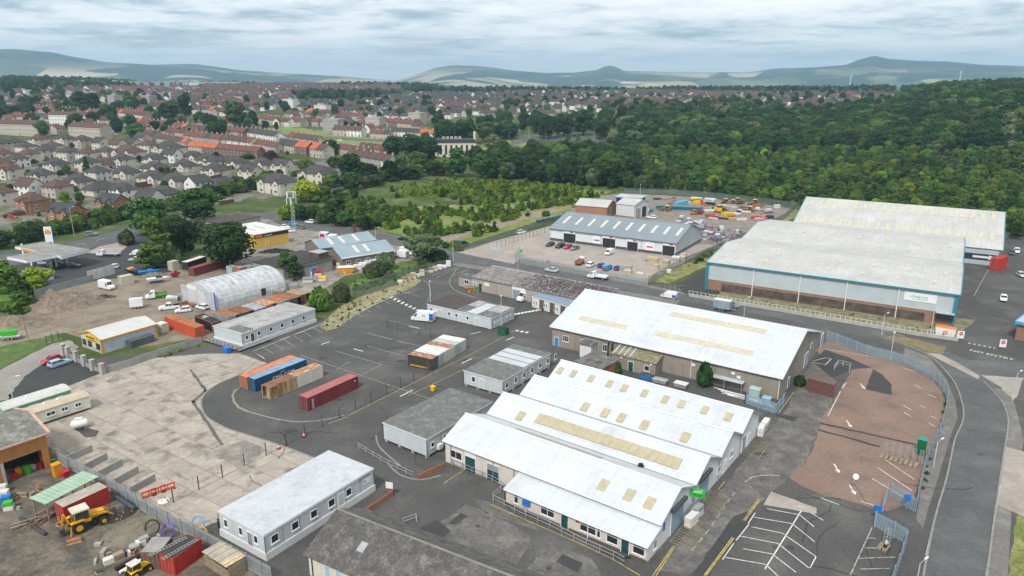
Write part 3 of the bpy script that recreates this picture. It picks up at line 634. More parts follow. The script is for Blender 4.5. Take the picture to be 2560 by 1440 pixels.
# wind turbines against the hills
def turbine(x,y0,y1,label):
 D=3600;a=atan((x-1280)/FPX);bx,by=D*sin(a),D*cos(a);dep=by*_c;top=CAM_H+(HOR-y1)*dep/FPX;t=thing('wind_turbine',label,'wind turbine',(bx,by,0),0.4)
 MB().tube((0,0,-2),(0,0,top),2.4,1.3,10).obj('tower',WHITE,t);MB().box(-1.5,-4,top-1.2,1.5,3,top+1.6).obj('nacelle',WHITE,t)
 for k in range(3):
  an=k*2*pi/3+0.25;MB().loft([[(0.9,-4.6,0),(0,-4.3,0),(-0.9,-4.6,0),(0,-4.8,0)],[(0.2+sin(an)*30,-4.6,cos(an)*30),(sin(an)*30,-4.5,cos(an)*30),(-0.2+sin(an)*30,-4.6,cos(an)*30),(sin(an)*30,-4.7,cos(an)*30)]]).obj('blade',WHITE,t,(0,0,top))
turbine(2092,212,192,'white wind turbine in front of the rounded hilltop');turbine(2354,208,181,'taller white wind turbine before the long sloping ridge')
# ------------------------------------------------------------------ paved ground of the works
from mathutils.geometry import tessellate_polygon
ASPH=M('asphalt',(0.077,0.075,0.072),0.92,0.18,0.07,c2=(0.108,0.104,0.098),pos=(0.5,0.66),fine=0.16,fsc=2.2)
ROADM=M('road_asphalt',(0.092,0.094,0.095),0.9,0.16,0.1,c2=(0.125,0.126,0.126),pos=(0.48,0.7),fine=0.12,fsc=1.5)
OLDASPH=M('worn_asphalt',(0.11,0.104,0.098),0.95,0.22,0.22,c2=(0.16,0.147,0.135),pos=(0.46,0.62),fine=0.22,fsc=1.8)
NEWASPH=M('fresh_asphalt',(0.05,0.05,0.05),0.9,0.12,0.3,fine=0.12,fsc=3)
REDT=M('red_tarmac',(0.21,0.142,0.11),0.95,0.13,0.12,c2=(0.155,0.112,0.09),pos=(0.52,0.7),fine=0.14,fsc=2.0)
YARD=M('yard_concrete',(0.34,0.298,0.252),0.95,0.16,0.16,c2=(0.17,0.15,0.126),pos=(0.52,0.68),fine=0.12,fsc=1.2)
FORE=M('forecourt_concrete',(0.33,0.285,0.25),0.95,0.1,0.12,c2=(0.26,0.228,0.2),pos=(0.5,0.7),fine=0.1,fsc=1.0)
EARTH=M('earth_yard',(0.225,0.185,0.14),0.97,0.2,0.12,c2=(0.16,0.13,0.1),pos=(0.48,0.66),fine=0.25,fsc=1.6,bump=0.05,bsc=1.5)
DIRT=M('dirt_yard',(0.15,0.127,0.095),0.97,0.25,0.2,c2=(0.085,0.077,0.066),pos=(0.42,0.6),fine=0.25,fsc=1.6,bump=0.05,bsc=1.5)
GRASS=M('rough_grass',(0.14,0.17,0.045),0.97,0.3,0.25,c2=(0.27,0.22,0.1),pos=(0.42,0.62),fine=0.35,fsc=2.5,bump=0.1,bsc=3)
GREEN=M('green_grass',(0.075,0.125,0.03),0.97,0.25,0.3,c2=(0.15,0.17,0.06),pos=(0.5,0.7),fine=0.35,fsc=2.5)
SAND=M('dry_waste_ground',(0.27,0.21,0.115),0.97,0.2,0.1,c2=(0.16,0.17,0.06),pos=(0.45,0.6),fine=0.3,fsc=1.0)
FOOTWAY=M('footway',(0.155,0.145,0.135),0.95,0.14,0.3,c2=(0.2,0.185,0.17),pos=(0.5,0.65),fine=0.16,fsc=2)
WPAINT=M('white_road_paint',(0.62,0.62,0.6),0.8,0.2,1.5,c2=(0.3,0.3,0.29),pos=(0.52,0.72))
FADED=M('faded_white_paint',(0.4,0.39,0.37),0.9,0.3,1.5,c2=(0.17,0.165,0.16),pos=(0.48,0.62))
YPAINT=M('yellow_road_paint',(0.5,0.38,0.1),0.85,0.2,1.0,c2=(0.26,0.22,0.12),pos=(0.45,0.65))
KERB=M('kerb_stone',(0.24,0.23,0.21),0.9,0.15,1.0)
def pxpoly(pts):return[P(x,y)for x,y in pts]
def sheet(name,pts,z,mat,world=False,parent=None,rag=None):
 if rag is None:rag=0.0 if world else{'estate_road':0,'main_road':0,'footway':0,'tar_band':0.25,'fresh_patch':0.2,'crossover_slab':0.1,'pale_wedge':0.2,'grey_shed_forecourt':0.3}.get(name,0.55)
 pts=pts if world else pxpoly(pts)
 if rag:
  out=[]
  for a,b in zip(pts,list(pts[1:])+[pts[0]]):
   n=max(1,min(40,int((b-a).length/1.5)))
   for k in range(n):
    q=a+(b-a)*(k/n);s=rag*min(1.0,(b-a).length/4);out.append((q.x+s*noise.noise((q.x*0.9,q.y*0.9,1)),q.y+s*noise.noise((q.x*0.9,q.y*0.9,9))))
  pts=out
 v=[Vector((p[0],p[1],z))for p in pts];fs=[]
 for a,b,c in tessellate_polygon([v]):
  fs.append((a,b,c)if(v[b]-v[a]).cross(v[c]-v[a]).z>0 else(a,c,b))
 me=bpy.data.meshes.new(name);me.from_pydata(v,[],fs);me.update();me.materials.append(mat);o=mesh_obj(name,me,parent);o['kind']='structure';return o
def smooth_line(pts,n=4):
 out=[];q=[pts[0]]+list(pts)+[pts[-1]]
 for i in range(1,len(q)-2):
  a,b,c,d=[Vector(t)for t in q[i-1:i+3]]
  for k in range(n):
   t=k/n;out.append(0.5*((2*b)+(c-a)*t+(2*a-5*b+4*c-d)*t*t+(3*b-a-3*c+d)*t**3))
 out.append(Vector(q[-2]));return out
def strip(mb,pts,w,z,h=0.0,dash=None):
 """flat or raised band along a line on the ground; dash = (on, off) metres"""
 segs=[]
 if dash:
  for a,b in zip(pts,pts[1:]):
   L=(b-a).length;t=0
   while t<L:segs.append((a+(b-a)*(t/L),a+(b-a)*(min(L,t+dash[0])/L)));t+=sum(dash)
 else:segs=list(zip(pts,pts[1:]))
 for a,b in segs:
  d=(b-a).to_2d()
  if d.length<1e-4:continue
  d.normalize();n=Vector((-d.y,d.x))*w/2;e=d*(w/3 if h else 0.0)
  q=[(a.x-n.x,a.y-n.y),(b.x-n.x+e.x,b.y-n.y+e.y),(b.x+n.x+e.x,b.y+n.y+e.y),(a.x+n.x,a.y+n.y)]
  if h:
   mb.loft([[(x,y,z-0.05)for x,y in q],[(x,y,z+h)for x,y in q]])
  else:mb.poly([(x,y,z)for x,y in q])
def marking(name,lines,w,mat,z=0.07,dash=None):
 mb=MB()
 for ln in lines:strip(mb,pxpoly(ln),w,z,0,dash)
 o=mb.obj(name,mat);o['kind']='structure';return o
def kerb(lines,w=0.25,z=0.0,h=0.12,mat=None,smooth=4):
 for ln in lines:
  mb=MB();strip(mb,smooth_line(pxpoly(ln),smooth)if smooth else pxpoly(ln),w,z,h);o=mb.obj('kerb',mat or KERB);o['kind']='structure'
sheet('works_ground',[(-700,1000),(560,860),(830,790),(1000,668),(1135,632),(1300,640),(1622,705),(1760,725),(1790,700),(2440,700),(2450,585),(2900,620),(3300,1000),(3600,1900),(-1200,1900)],0.0,ASPH)
sheet('estate_road',[(600,512),(690,520),(702,541),(775,548),(900,573),(987,586),(1060,605),(1135,630),(1285,661),(1300,655),(1500,694),(1622,716),(1717,735),(1944,774),(2139,808),(2260,840),(2340,868),(2420,900),(2560,905),(2760,930),(2760,1010),(2560,960),(2480,965),(2500,1000),(2517,1037),(2519,1070),(2510,1127),(2497,1213),(2483,1310),(2455,1600),(2270,1600),(2308,1440),(2337,1297),(2367,1193),(2387,1100),(2408,1050),(2403,1000),(2378,945),(2314,885),(2200,848),(2080,823),(1944,795),(1700,750),(1480,712),(1215,664),(1135,652),(1017,613),(925,606),(875,596),(762,571),(707,561),(672,548),(600,545)],0.012,ROADM)
sheet('main_road',[(-300,690),(0,636),(130,616),(240,590),(330,566),(420,545),(560,512),(680,490),(760,466),(820,452),(900,432),(900,446),(830,470),(760,492),(690,520),(640,535),(560,553),(440,580),(330,600),(240,618),(130,645),(0,672),(-300,730)],0.02,ROADM)
sheet('petrol_forecourt',[(-100,670),(0,655),(130,632),(300,590),(400,590),(440,640),(430,680),(330,690),(240,702),(120,722),(-100,740)],0.008,NEWASPH)
sheet('forecourt_entrance',[(215,632),(260,610),(300,600),(318,615),(300,632),(240,634)],0.016,FORE)
sheet('tyre_shop_yard',[(600,556),(665,545),(700,562),(770,575),(900,600),(1000,615),(1060,632),(1040,655),(980,668),(860,690),(780,745),(640,690),(560,640)],0.006,M('pale_yard',(0.26,0.235,0.205),0.95,0.15,0.2,c2=(0.17,0.155,0.14),fine=0.15,fsc=1.2))
sheet('earth_yard',[(-300,960),(0,872),(60,856),(160,830),(210,846),(330,870),(500,845),(640,830),(760,790),(830,735),(800,690),(690,640),(560,650),(420,662),(250,700),(100,720),(-300,770)],0.004,EARTH)
# concrete yard of separate slabs
YP=pxpoly([(-40,1010),(60,1000),(180,962),(258,931),(389,895),(514,884),(600,884),(668,908),(605,935),(545,960),(510,985),(503,1010),(515,1040),(560,1068),(620,1088),(700,1113),(790,1147),(740,1200),(640,1270),(500,1335),(400,1290),(140,1148),(110,1100),(-40,1080)])
def clip(poly,a,b,c):
 """keep a*x + b*y <= c"""
 out=[]
 for i in range(len(poly)):
  p,q=poly[i],poly[(i+1)%len(poly)];fp,fq=a*p[0]+b*p[1]-c,a*q[0]+b*q[1]-c
  if fp<=0:out.append(p)
  if fp*fq<0:t=fp/(fp-fq);out.append((p[0]+(q[0]-p[0])*t,p[1]+(q[1]-p[1])*t))
 return out
def slabs():
 base=sheet('concrete_yard',YP,0.012,M('slab_joint',(0.16,0.14,0.12),0.95,0.2,0.4),True)
 an=radians(-34);u=(cos(an),sin(an));v=(-sin(an),cos(an));pts=[(p.x,p.y)for p in YP];R=random.Random(2)
 S1,S2=6.2,4.6;du=[p[0]*u[0]+p[1]*u[1]for p in pts];dv=[p[0]*v[0]+p[1]*v[1]for p in pts]
 i=min(du)
 while i<max(du):
  j=min(dv)
  while j<max(dv):
   q=clip(clip(clip(clip(pts,u[0],u[1],i+S1-0.04),-u[0],-u[1],-(i+0.04)),v[0],v[1],j+S2-0.04),-v[0],-v[1],-(j+0.04))
   if len(q)>=3:
    A=abs(sum(q[k][0]*q[(k+1)%len(q)][1]-q[(k+1)%len(q)][0]*q[k][1]for k in range(len(q))))/2
    if A>0.6:
     o=sheet('concrete_slab',[(x,y)for x,y in q],0.02+R.uniform(0,0.006),YARD,True,base);del o['kind']
   j+=S2
  i+=S1
slabs()
TAR=M('tar_band',(0.11,0.1,0.092),0.9,0.2,0.5)
for k,pts in enumerate([[(472,922),(480,924),(517,974),(512,982)],[(512,974),(519,976),(485,1008),(478,1004)],[(478,1003),(486,1002),(560,1112),(550,1114)]]):sheet('tar_band',pts,0.036,TAR)
for pts in[[(510,1146),(560,1118),(610,1100),(668,1125),(620,1158),(600,1172),(560,1150)],[(255,1095),(268,1093),(355,1135),(345,1140)],[(420,1175),(428,1172),(475,1200),(465,1203)]]:sheet('stained_patch',pts,0.036,M('dark_stain',(0.2,0.185,0.165),0.9,0.25,0.3,c2=(0.28,0.25,0.22)))
for pts in[[(190,1075),(215,1068),(248,1078),(240,1092),(215,1095)],[(565,1300),(610,1250),(640,1238),(660,1250),(560,1320),(480,1330)]]:sheet('oil_stain',pts,0.04,M('oil_stain',(0.07,0.063,0.056),0.8,0.25,0.5))
sheet('drive',[(-60,1010),(-60,945),(0,925),(60,893),(130,860),(175,850),(200,868),(170,885),(110,908),(62,940),(20,1000)],0.012,M('drive_concrete',(0.25,0.235,0.21),0.95,0.15,0.2))
sheet('car_park',[(62,941),(112,908),(165,893),(225,905),(262,930),(180,960),(60,1000),(15,1003)],0.012,NEWASPH)
sheet('grass_verge',[(-60,960),(-60,890),(0,868),(62,852),(140,838),(160,850),(128,860),(60,890),(0,922)],0.016,GREEN)
sheet('scrap_yard',[(-300,1180),(0,1120),(120,1125),(160,1158),(330,1240),(490,1318),(640,1400),(700,1500),(700,1700),(-500,1700)],0.03,DIRT)
sheet('red_tarmac_yard',[(2040,870),(2072,850),(2170,887),(2253,910),(2323,943),(2352,972),(2364,1004),(2348,1077),(2308,1173),(2288,1250),(2220,1278),(2190,1272),(2100,1248),(2003,1215),(1977,1195),(1990,1172),(2012,1163),(2030,1127),(2050,1067),(2067,1027),(2110,960),(2130,926),(2060,910)],0.012,REDT)
sheet('fresh_patch',[(2030,905),(2062,874),(2120,893),(2178,919),(2127,924),(2085,945)],0.018,NEWASPH);sheet('fresh_patch',[(2183,924),(2205,936),(2228,962),(2229,988),(2163,973)],0.018,NEWASPH)
sheet('pale_wedge',[(1908,1262),(1928,1229),(2042,1270),(2040,1284)],0.018,FORE)
sheet('crossover_slab',[(2512,1117),(2600,1140),(2600,1310),(2492,1262)],0.05,FORE)
sheet('crossover_slab',[(2315,882),(2350,885),(2395,908),(2450,940),(2445,948),(2390,920)],0.024,FORE);sheet('gravel_corner',[(2452,938),(2560,945),(2545,985),(2532,1000),(2500,968)],0.03,M('pale_gravel',(0.3,0.275,0.24),0.95,0.15,0.5))
sheet('works_lane',[(1720,1440),(1640,1425),(1900,1105),(1960,1030),(2030,905),(2100,960),(2067,1027),(2050,1067),(2010,1163),(1975,1195),(1930,1228),(1850,1310)],0.006,OLDASPH)
sheet('lane_patch',[(1725,1440),(1790,1350),(1835,1290),(1875,1275),(1880,1300),(1800,1400),(1775,1440)],0.014,NEWASPH)
for pts in[[(1092,1312),(1165,1262),(1260,1300),(1330,1345),(1285,1430),(1205,1400)],[(1300,1445),(1370,1352),(1480,1398),(1500,1440)],[(1180,1246),(1240,1262),(1355,1320),(1352,1330),(1215,1285)]]:sheet('worn_patch',pts,0.014,OLDASPH)
for pts in[[(1050,1320),(1092,1300),(1128,1328),(1095,1352)],[(1120,1310),(1152,1282),(1170,1290),(1140,1312)],[(1390,1405),(1405,1385),(1458,1408),(1445,1432)],[(1640,1290),(1990,1044),(2000,1046),(1992,1055)],[(1945,1033),(1990,1042),(1992,1052),(1950,1045)]][:3]:sheet('fresh_patch',pts,0.02,NEWASPH)
sheet('grey_shed_forecourt',[(1137,630),(1225,605),(1330,577),(1372,566),(1420,570),(1715,610),(1790,612),(1712,655),(1640,684),(1618,706),(1500,684),(1300,645),(1285,660)],0.016,FORE)
sheet('plant_yard',[(1420,530),(1500,490),(1560,482),(1720,492),(1880,505),(1985,522),(1965,545),(1880,592),(1790,622),(1640,600),(1480,560)],0.008,M('plant_yard',(0.235,0.205,0.175),0.95,0.15,0.15,c2=(0.17,0.15,0.13),fine=0.2,fsc=1))
sheet('grass_bank',[(1632,704),(1672,709),(1772,663),(1875,601),(1985,545),(2010,540),(1990,522),(1925,568),(1825,612),(1717,656),(1660,686)],0.02,GRASS)
sheet('verge',[(1765,737),(1790,728),(2440,800),(2380,850),(2139,806),(1944,772)],0.02,M('weedy_verge',(0.16,0.15,0.07),0.97,0.25,0.4,c2=(0.24,0.21,0.15),fine=0.3,fsc=2.5))
sheet('verge',[(2200,838),(2260,842),(2365,868),(2360,884),(2330,882),(2262,860)],0.03,M('dead_grass',(0.2,0.14,0.09),0.97,0.25,0.5,c2=(0.15,0.15,0.06),fine=0.3,fsc=2.5))
sheet('verge',[(2520,1440),(2545,1270),(2700,1300),(2700,1700),(2500,1700)],0.03,GRASS)
sheet('weed_strip',[(800,815),(845,770),(900,742),(985,715),(1040,690),(1055,703),(1010,728),(940,760),(870,800),(845,820),(815,828)],0.02,M('weeds',(0.2,0.17,0.06),0.97,0.3,0.5,c2=(0.3,0.27,0.2),fine=0.35,fsc=2.5))
sheet('weed_strip',[(840,745),(900,690),(1000,655),(1110,640),(1130,652),(1000,700),(870,742)],0.018,GREEN)
sheet('footway',[(1140,655),(1215,667),(1480,714),(1700,752),(1690,762),(1470,728),(1210,676),(1120,662)],0.02,FOOTWAY)
sheet('footway',[(2262,868),(2323,893),(2366,948),(2388,1002),(2394,1045),(2374,1097),(2345,1195),(2315,1290),(2308,1320),(2290,1300),(2308,1180),(2352,1077),(2370,1003),(2355,965),(2325,936),(2255,902)],0.02,FOOTWAY)
sheet('footway',[(1300,652),(1500,690),(1622,712),(1717,731),(1944,770),(2139,804),(2139,809),(1944,776),(1717,738),(1622,719),(1500,697),(1300,659)],0.02,FOOTWAY)
sheet('footway',[(2483,1316),(2500,1216),(2514,1127),(2523,1070),(2521,1035),(2504,998),(2480,965),(2530,985),(2560,1100),(2530,1260),(2520,1440),(2500,1600),(2450,1600)],0.02,FOOTWAY)
# waste ground
sheet('waste_ground',[(905,560),(920,500),(1010,470),(1120,455),(1350,462),(1530,478),(1440,520),(1370,545),(1200,600),(1140,625),(1060,605),(990,585)],0.004,M('bright_waste_grass',(0.13,0.19,0.035),0.97,0.3,0.12,c2=(0.22,0.19,0.085),pos=(0.5,0.62),fine=0.35,fsc=1.5))
sheet('lane_ground',[(2370,790),(2400,600),(2470,590),(2440,740)],0.007,ASPH)
sheet('side_lane',[(1688,712),(1790,662),(1800,735),(1722,742)],0.025,NEWASPH)
sheet('lane_ground',[(2436,730),(2462,590),(2580,590),(2640,740)],0.004,ASPH)
for pts in[[(930,510),(1000,497),(1110,495),(1180,507),(1140,522),(1020,535),(940,528)],[(1090,585),(1250,545),(1370,520),(1430,505),(1450,510),(1370,538),(1230,575),(1150,600),(1100,605)],[(1200,530),(1290,512),(1310,520),(1230,542)]]:sheet('bare_earth',pts,0.01,SAND)
sheet('gravel_track',[(1088,592),(1250,552),(1380,522),(1400,526),(1260,562),(1110,603)],0.018,M('gravel_track',(0.24,0.2,0.16),0.97,0.2,0.5))
def drape(name,poly,mat,n=14,up=0.25):
 """open lawn lying on the slope of the town"""
 xs=[p[0]for p in poly];ys=[p[1]for p in poly];mb=MB();N=n
 pts=[[G(min(xs)+(max(xs)-min(xs))*i/N,min(ys)+(max(ys)-min(ys))*j/N)for i in range(N+1)]for j in range(N+1)]
 for j in range(N):
  for i in range(N):
   cx,cy=min(xs)+(max(xs)-min(xs))*(i+0.5)/N,min(ys)+(max(ys)-min(ys))*(j+0.5)/N
   if inside(cx,cy,poly):mb.poly([pts[b][a]+Vector((0,0,up))for a,b in((i,j+1),(i+1,j+1),(i+1,j),(i,j))])
 o=mb.obj(name,mat);o['kind']='structure'
LAWN=M('park_lawn',(0.15,0.21,0.05),0.97,0.18,0.03,c2=(0.24,0.22,0.08),pos=(0.5,0.66),fine=0.12,fsc=0.4)
drape('park_lawn',[(630,325),(720,318),(900,338),(965,352),(958,376),(880,368),(760,352),(640,338)],LAWN,20);drape('park_lawn',[(255,262),(330,262),(345,278),(280,284),(255,276)],LAWN);drape('park_lawn',[(1110,375),(1210,365),(1250,355),(1320,345),(1330,358),(1290,378),(1180,392)],LAWN)
drape('roundabout_road',[(1255,372),(1290,345),(1330,338),(1500,340),(1530,350),(1500,356),(1340,352),(1290,362),(1275,380)],ROADM,24,0.3);drape('roundabout_road',[(1270,385),(1296,362),(1300,366),(1285,392)],ROADM,10,0.3)
drape('suburb_street',[(640,346),(700,348),(960,372),(960,378),(700,354)],ROADM,26,0.3);drape('suburb_street',[(700,335),(860,345),(1010,354),(1010,358),(850,350),(700,340)],ROADM,26,0.3)
for a,b,c,d,e,f,g,h in[(0,440,860,395,860,400,0,446),(0,470,600,440,600,446,0,476),(0,412,500,390,500,394,0,417),(230,440,262,400,270,400,246,440),(0,392,360,386,360,389,0,396),(350,470,420,440,430,440,366,470)]:drape('estate_street',[(a,b),(c,d),(e,f),(g,h)],ROADM,30,0.12)
drape('estate_gardens',[(-20,366),(360,352),(480,378),(640,400),(860,400),(870,470),(700,492),(560,505),(330,545),(60,598),(-20,610)],M('garden_ground',(0.075,0.1,0.035),0.95,0.3,0.08,c2=(0.17,0.155,0.135),pos=(0.44,0.52),fine=0.3,fsc=0.8),44,0.06)
RF=random.Random(6);FW_=M('fence_timber',(0.16,0.075,0.05),0.9,0.2,1.0)
for k in range(110):
 x,y=RF.uniform(0,840),RF.uniform(372,560)
 if y>575-max(0,x-100)*0.14:continue
 p=G(x,y);L=RF.uniform(5,11);a=radians(-24+90*RF.choice((0,1))+RF.uniform(-8,8))
 if k%4:tag(MB().box(-L/2,-0.05,-0.5,L/2,0.05,1.75).box(-L/2,-0.08,1.2,L/2,0.08,1.3).obj('garden_fence',FW_,None,p,a),'brown timber garden fence between the estate houses','fence','garden fences in the estate')
 else:
  t=thing('garden_shed','small timber shed in an estate back garden','shed',p,a,'garden sheds in the estate');wall_mb(MB(),2.6,2.0,1.9,2.5,True,z0=-0.5).obj('wall',FW_,t);roof_mb(MB(),2.6,2.0,1.9,2.5,0,0.15,0.06).obj('roof',ROOF['grey'],t)
  # kerbs and lines
kerb([[(640,905),(600,935),(545,960),(512,985),(503,1010),(515,1040),(560,1068),(620,1088),(700,1113),(790,1147)]],0.3,0,0.05)
kerb([[(602,968),(585,985),(584,1000),(600,1022),(640,1035),(690,1048),(740,1055),(800,1052),(860,1040)]],0.3)
kerb([[(2200,842),(2314,884),(2378,945),(2403,1000),(2408,1048),(2387,1100),(2367,1193),(2337,1297),(2308,1440)],[(2460,955),(2500,998),(2518,1037),(2520,1070),(2511,1127),(2498,1213),(2484,1310),(2466,1450)],[(1215,667),(1480,715),(1700,753)],[(1622,718),(1717,737),(1944,775),(2139,808),(2262,842)],[(1135,652),(1017,613),(925,606),(762,571)],[(690,520),(702,541),(775,548),(900,573),(1020,597)]])
kerb([[(1165,676),(1130,692),(1125,712),(1145,730),(1190,745)],[(970,1160),(1000,1188),(1050,1200),(1100,1190)],[(940,1090),(950,1120),(1000,1165)]])
kerb([[(-100,640),(0,632),(130,612),(240,586),(330,562),(420,541),(560,508),(680,486),(760,462)]])
bays=[]
for k in range(15):
 t=k/14;bays.append([(633+t*345,879-t*141),(655+t*335,893-t*135)])
for i,b in enumerate(list(bays)):
 x0,y0=b[0];bays[i]=[(x0,y0),(x0+28-6*i/14,y0+17-5*i/14)]
marking('bay_lines',bays,0.12,FADED)
marking('bay_edge',[[(633,879),(978,738)],[(633,879),(662,898)],[(882,785),(985,741)],[(700,850),(840,800)]],0.13,WPAINT)
marking('lot_lines',[[(750,888),(1075,998)],[(835,877),(955,912)],[(955,912),(880,950)],[(905,832),(1070,870)],[(918,866),(1010,890)],[(875,905),(840,925)],[(968,800),(1060,822)],[(1000,760),(1060,780)],[(1510/3.6+500,690/3.6+640),(1860/3.6+500,790/3.6+640)]],0.12,FADED)
marking('white_dash',[[(884,873),(908,879)],[(803,862),(824,855)],[(1000,992),(1032,976)],[(1154,909),(1180,897)],[(1265,852),(1285,843)],[(1022,816),(1050,822)],[(1176,836),(1202,830)]],0.28,WPAINT)
marking('yellow_lines',[[(870,1040),(930,1010),(1010,970),(1100,925),(1200,875),(1290,825)],[(820,1060),(870,1043)],[(1020,990),(1060,972),(1130,938),(1160,924)],[(586,975),(580,990),(583,1005),(595,1021),(618,1031)],[(590,973),(584,990),(587,1004),(598,1018),(620,1028)],[(1225,1262),(1290,1290),(1370,1325),(1450,1360),(1530,1398),(1600,1440)],[(1111,1208),(1166,1172)],[(1688,1366),(1640,1440)],[(1683,1366),(1632,1440)],[(1900,1250),(1862,1303)],[(1896,1248),(1858,1302)],[(1835,1346),(1765,1440)],[(1831,1344),(1760,1440)],[(1812,1205),(1795,1225)],[(1945,1035),(1985,980)]],0.13,YPAINT)
marking('zigzag',[[(975+k*9.5,746+k*4.6),(981+k*9.5,742+k*4.6)]for k in range(0,9)]+[[(1286+k*9,788-k*1.6),(1290+k*9,784-k*1.6)]for k in range(9)]+[[(1290+k*12,829+k*2),(1296+k*12,826+k*2)]for k in range(3)],0.7,WPAINT)
marking('footpath_line',[[(1058,700),(1068,708),(1075,722),(1077,740),(1068,752)],[(1010,735),(1060,720)],[(1000,728),(1050,742)],[(1145,668),(1130,690)],[(1090,695),(1165,660)],[(1080,690),(1140,668)]],0.14,FADED)
# lower right car park
marking('car_park_spine',[[(2003,1278),(1912,1424)],[(1992,1266),(2008,1269)]],0.16,WPAINT)
sp=[((1999,1288),(1918,1273),(2035,1318)),((1980,1310),(1885,1294),(2037,1356)),((1956,1334),(1878,1318),(2040,1393)),((1945,1360),(1850,1341),(2022,1421)),((1930,1386),(1858,1373),(1990,1432)),((1914,1412),(1810,1394),(1950,1446))]
marking('car_park_bays',[[c,l]for c,l,r in sp]+[[c,r]for c,l,r in sp]+[[(2028,1283),(2058,1302)],[(2040,1393),(2025,1421)],[(1888,1283),(1870,1310)],[(1872,1312),(1840,1352)],[(1835,1358),(1806,1400)]],0.13,WPAINT)
marking('car_park_bays',[[(2180,1320),(2125,1440)],[(2170,1346),(2190,1347)],[(2160,1371),(2212,1371)],[(2145,1397),(2238,1394)],[(2150,1424),(2225,1422)]],0.13,FADED)
marking('red_yard_bays',[[(2206,1145),(2286,1200)],[(2194,1170),(2280,1228)],[(2180,1197),(2265,1248)],[(2151,1254),(2194,1267)],[(2052,1246),(2098,1263)],[(2062,873),(2215,898)],[(2260,922),(2288,930)],[(2285,962),(2305,972)],[(2260,1032),(2280,1044)],[(2258,1014),(2278,1026)],[(2325,1040),(2342,1048)],[(2322,1058),(2338,1068)],[(2318,985),(2340,995)],[(2300,1015),(2315,1022)],[(2110,962),(2070,1040)],[(2115,958),(2100,980)]],0.14,WPAINT)
marking('yard_square',[[(2033,903),(2064,895),(2078,898),(2064,912),(2028,906)]],0.14,WPAINT)
for(x,y,s)in[(2153,962,1),(2119,1055,1),(2088,1165,1),(2127,1218,1)]:
 p=P(x,y);o=MB().poly([(-0.12,-1.2,0),(0.12,-1.2,0),(0.12,0.6,0),(-0.12,0.6,0)]).poly([(-0.4,-1.2,0),(0,-2.2,0),(0.4,-1.2,0)]).obj('painted_arrow',WPAINT,None,(p.x,p.y,0.03),radians(-8));o['kind']='structure'
sheet('tar_band',[(2050,1060),(2053,1056),(2290,1110),(2290,1114)],0.03,NEWASPH);sheet('tar_band',[(2044,1076),(2046,1073),(2200,1115),(2199,1119)],0.03,NEWASPH);sheet('fresh_patch',[(1938,1040),(1945,1034),(1992,1043),(1985,1055)],0.03,NEWASPH)
hatch=lambda a,b,c,d,n:[[(a[0]+(b[0]-a[0])*k/n,a[1]+(b[1]-a[1])*k/n),(d[0]+(c[0]-d[0])*k/n,d[1]+(c[1]-d[1])*k/n)]for k in range(n+1)]+[[a,b],[d,c]]
marking('yellow_hatching',hatch((1675,1355),(1713,1305),(1766,1330),(1728,1378),9)+hatch((1752,1265),(1777,1226),(1822,1246),(1795,1284),8)+hatch((1850,1135),(1870,1105),(1925,1108),(1895,1150),8),0.1,M('faded_yellow',(0.33,0.28,0.14),0.9,0.2,0.8,c2=(0.18,0.16,0.12)))
marking('loading_dash',[[(1730,1378),(1765,1335),(1845,1220)]],0.12,FADED,dash=(1.2,1.0));marking('white_arc',[[(1862,1206),(1880,1194),(1905,1189),(1930,1189),(1950,1191)]],0.18,FADED)
# main road markings
marking('centre_dashes',[[(0,650),(130,626),(240,602),(330,580),(420,562),(560,530),(600,522)]],0.2,WPAINT,dash=(4,5));marking('centre_dashes',[[(570,530),(640,512),(735,492)]],0.25,WPAINT,dash=(2.5,2));marking('centre_dashes',[[(575,536),(640,520),(742,497)]],0.25,WPAINT,dash=(2.5,2))
marking('edge_line',[[(2465,1440),(2485,1310),(2500,1213)],[(2335,1300),(2315,1390)]],0.15,WPAINT)
marking('entry_bar',[[(2420,858),(2488,871)]],0.5,WPAINT,dash=(0.5,0.5));marking('lane_lines',[[(2435,740),(2462,690),(2480,660)],[(2470,690),(2545,696)],[(2480,795),(2530,806)],[(2420,790),(2450,797)]],0.14,FADED)
# seams, cracks and iron covers in the tarmac
RC=random.Random(14);mb=MB();mc=MB()
for _ in range(46):
 x,y=RC.uniform(600,2350),RC.uniform(760,1430);p=P(x,y);a=RC.choice((radians(-34),radians(56)))+RC.uniform(-0.5,0.5);pts=[p]
 for k in range(RC.randint(6,18)):a+=RC.uniform(-0.35,0.35);p=p+Vector((cos(a),sin(a),0))*0.9;pts.append(p)
 strip(mb,pts,RC.uniform(0.05,0.11),0.042)
for _ in range(26):
 p=P(RC.uniform(800,2460),RC.uniform(700,1430));mc.poly([(p.x+q*0.35,p.y+r*0.3,0.044)for q,r in((-1,-1),(1,-1),(1,1),(-1,1))])
for nm,m_,mt in(('tarmac_crack',mb,M('crack_tar',(0.025,0.025,0.025),0.9)),('iron_cover',mc,M('iron_cover',(0.06,0.055,0.05),0.7))):o=m_.obj(nm,mt);o['kind']='structure'
for k in range(30):
 x,y=RC.uniform(640,2000),RC.uniform(780,1420);p=P(x,y);r=RC.uniform(0.4,1.5);sheet('oil_stain',[p+Vector((r*cos(j*0.7)*RC.uniform(0.5,1.2),r*0.7*sin(j*0.7)*RC.uniform(0.5,1.2),0))for j in range(9)],0.022+0.0006*k,RC.choice([NEWASPH,OLDASPH,M('oil_drip',(0.035,0.033,0.03),0.5)]),True)
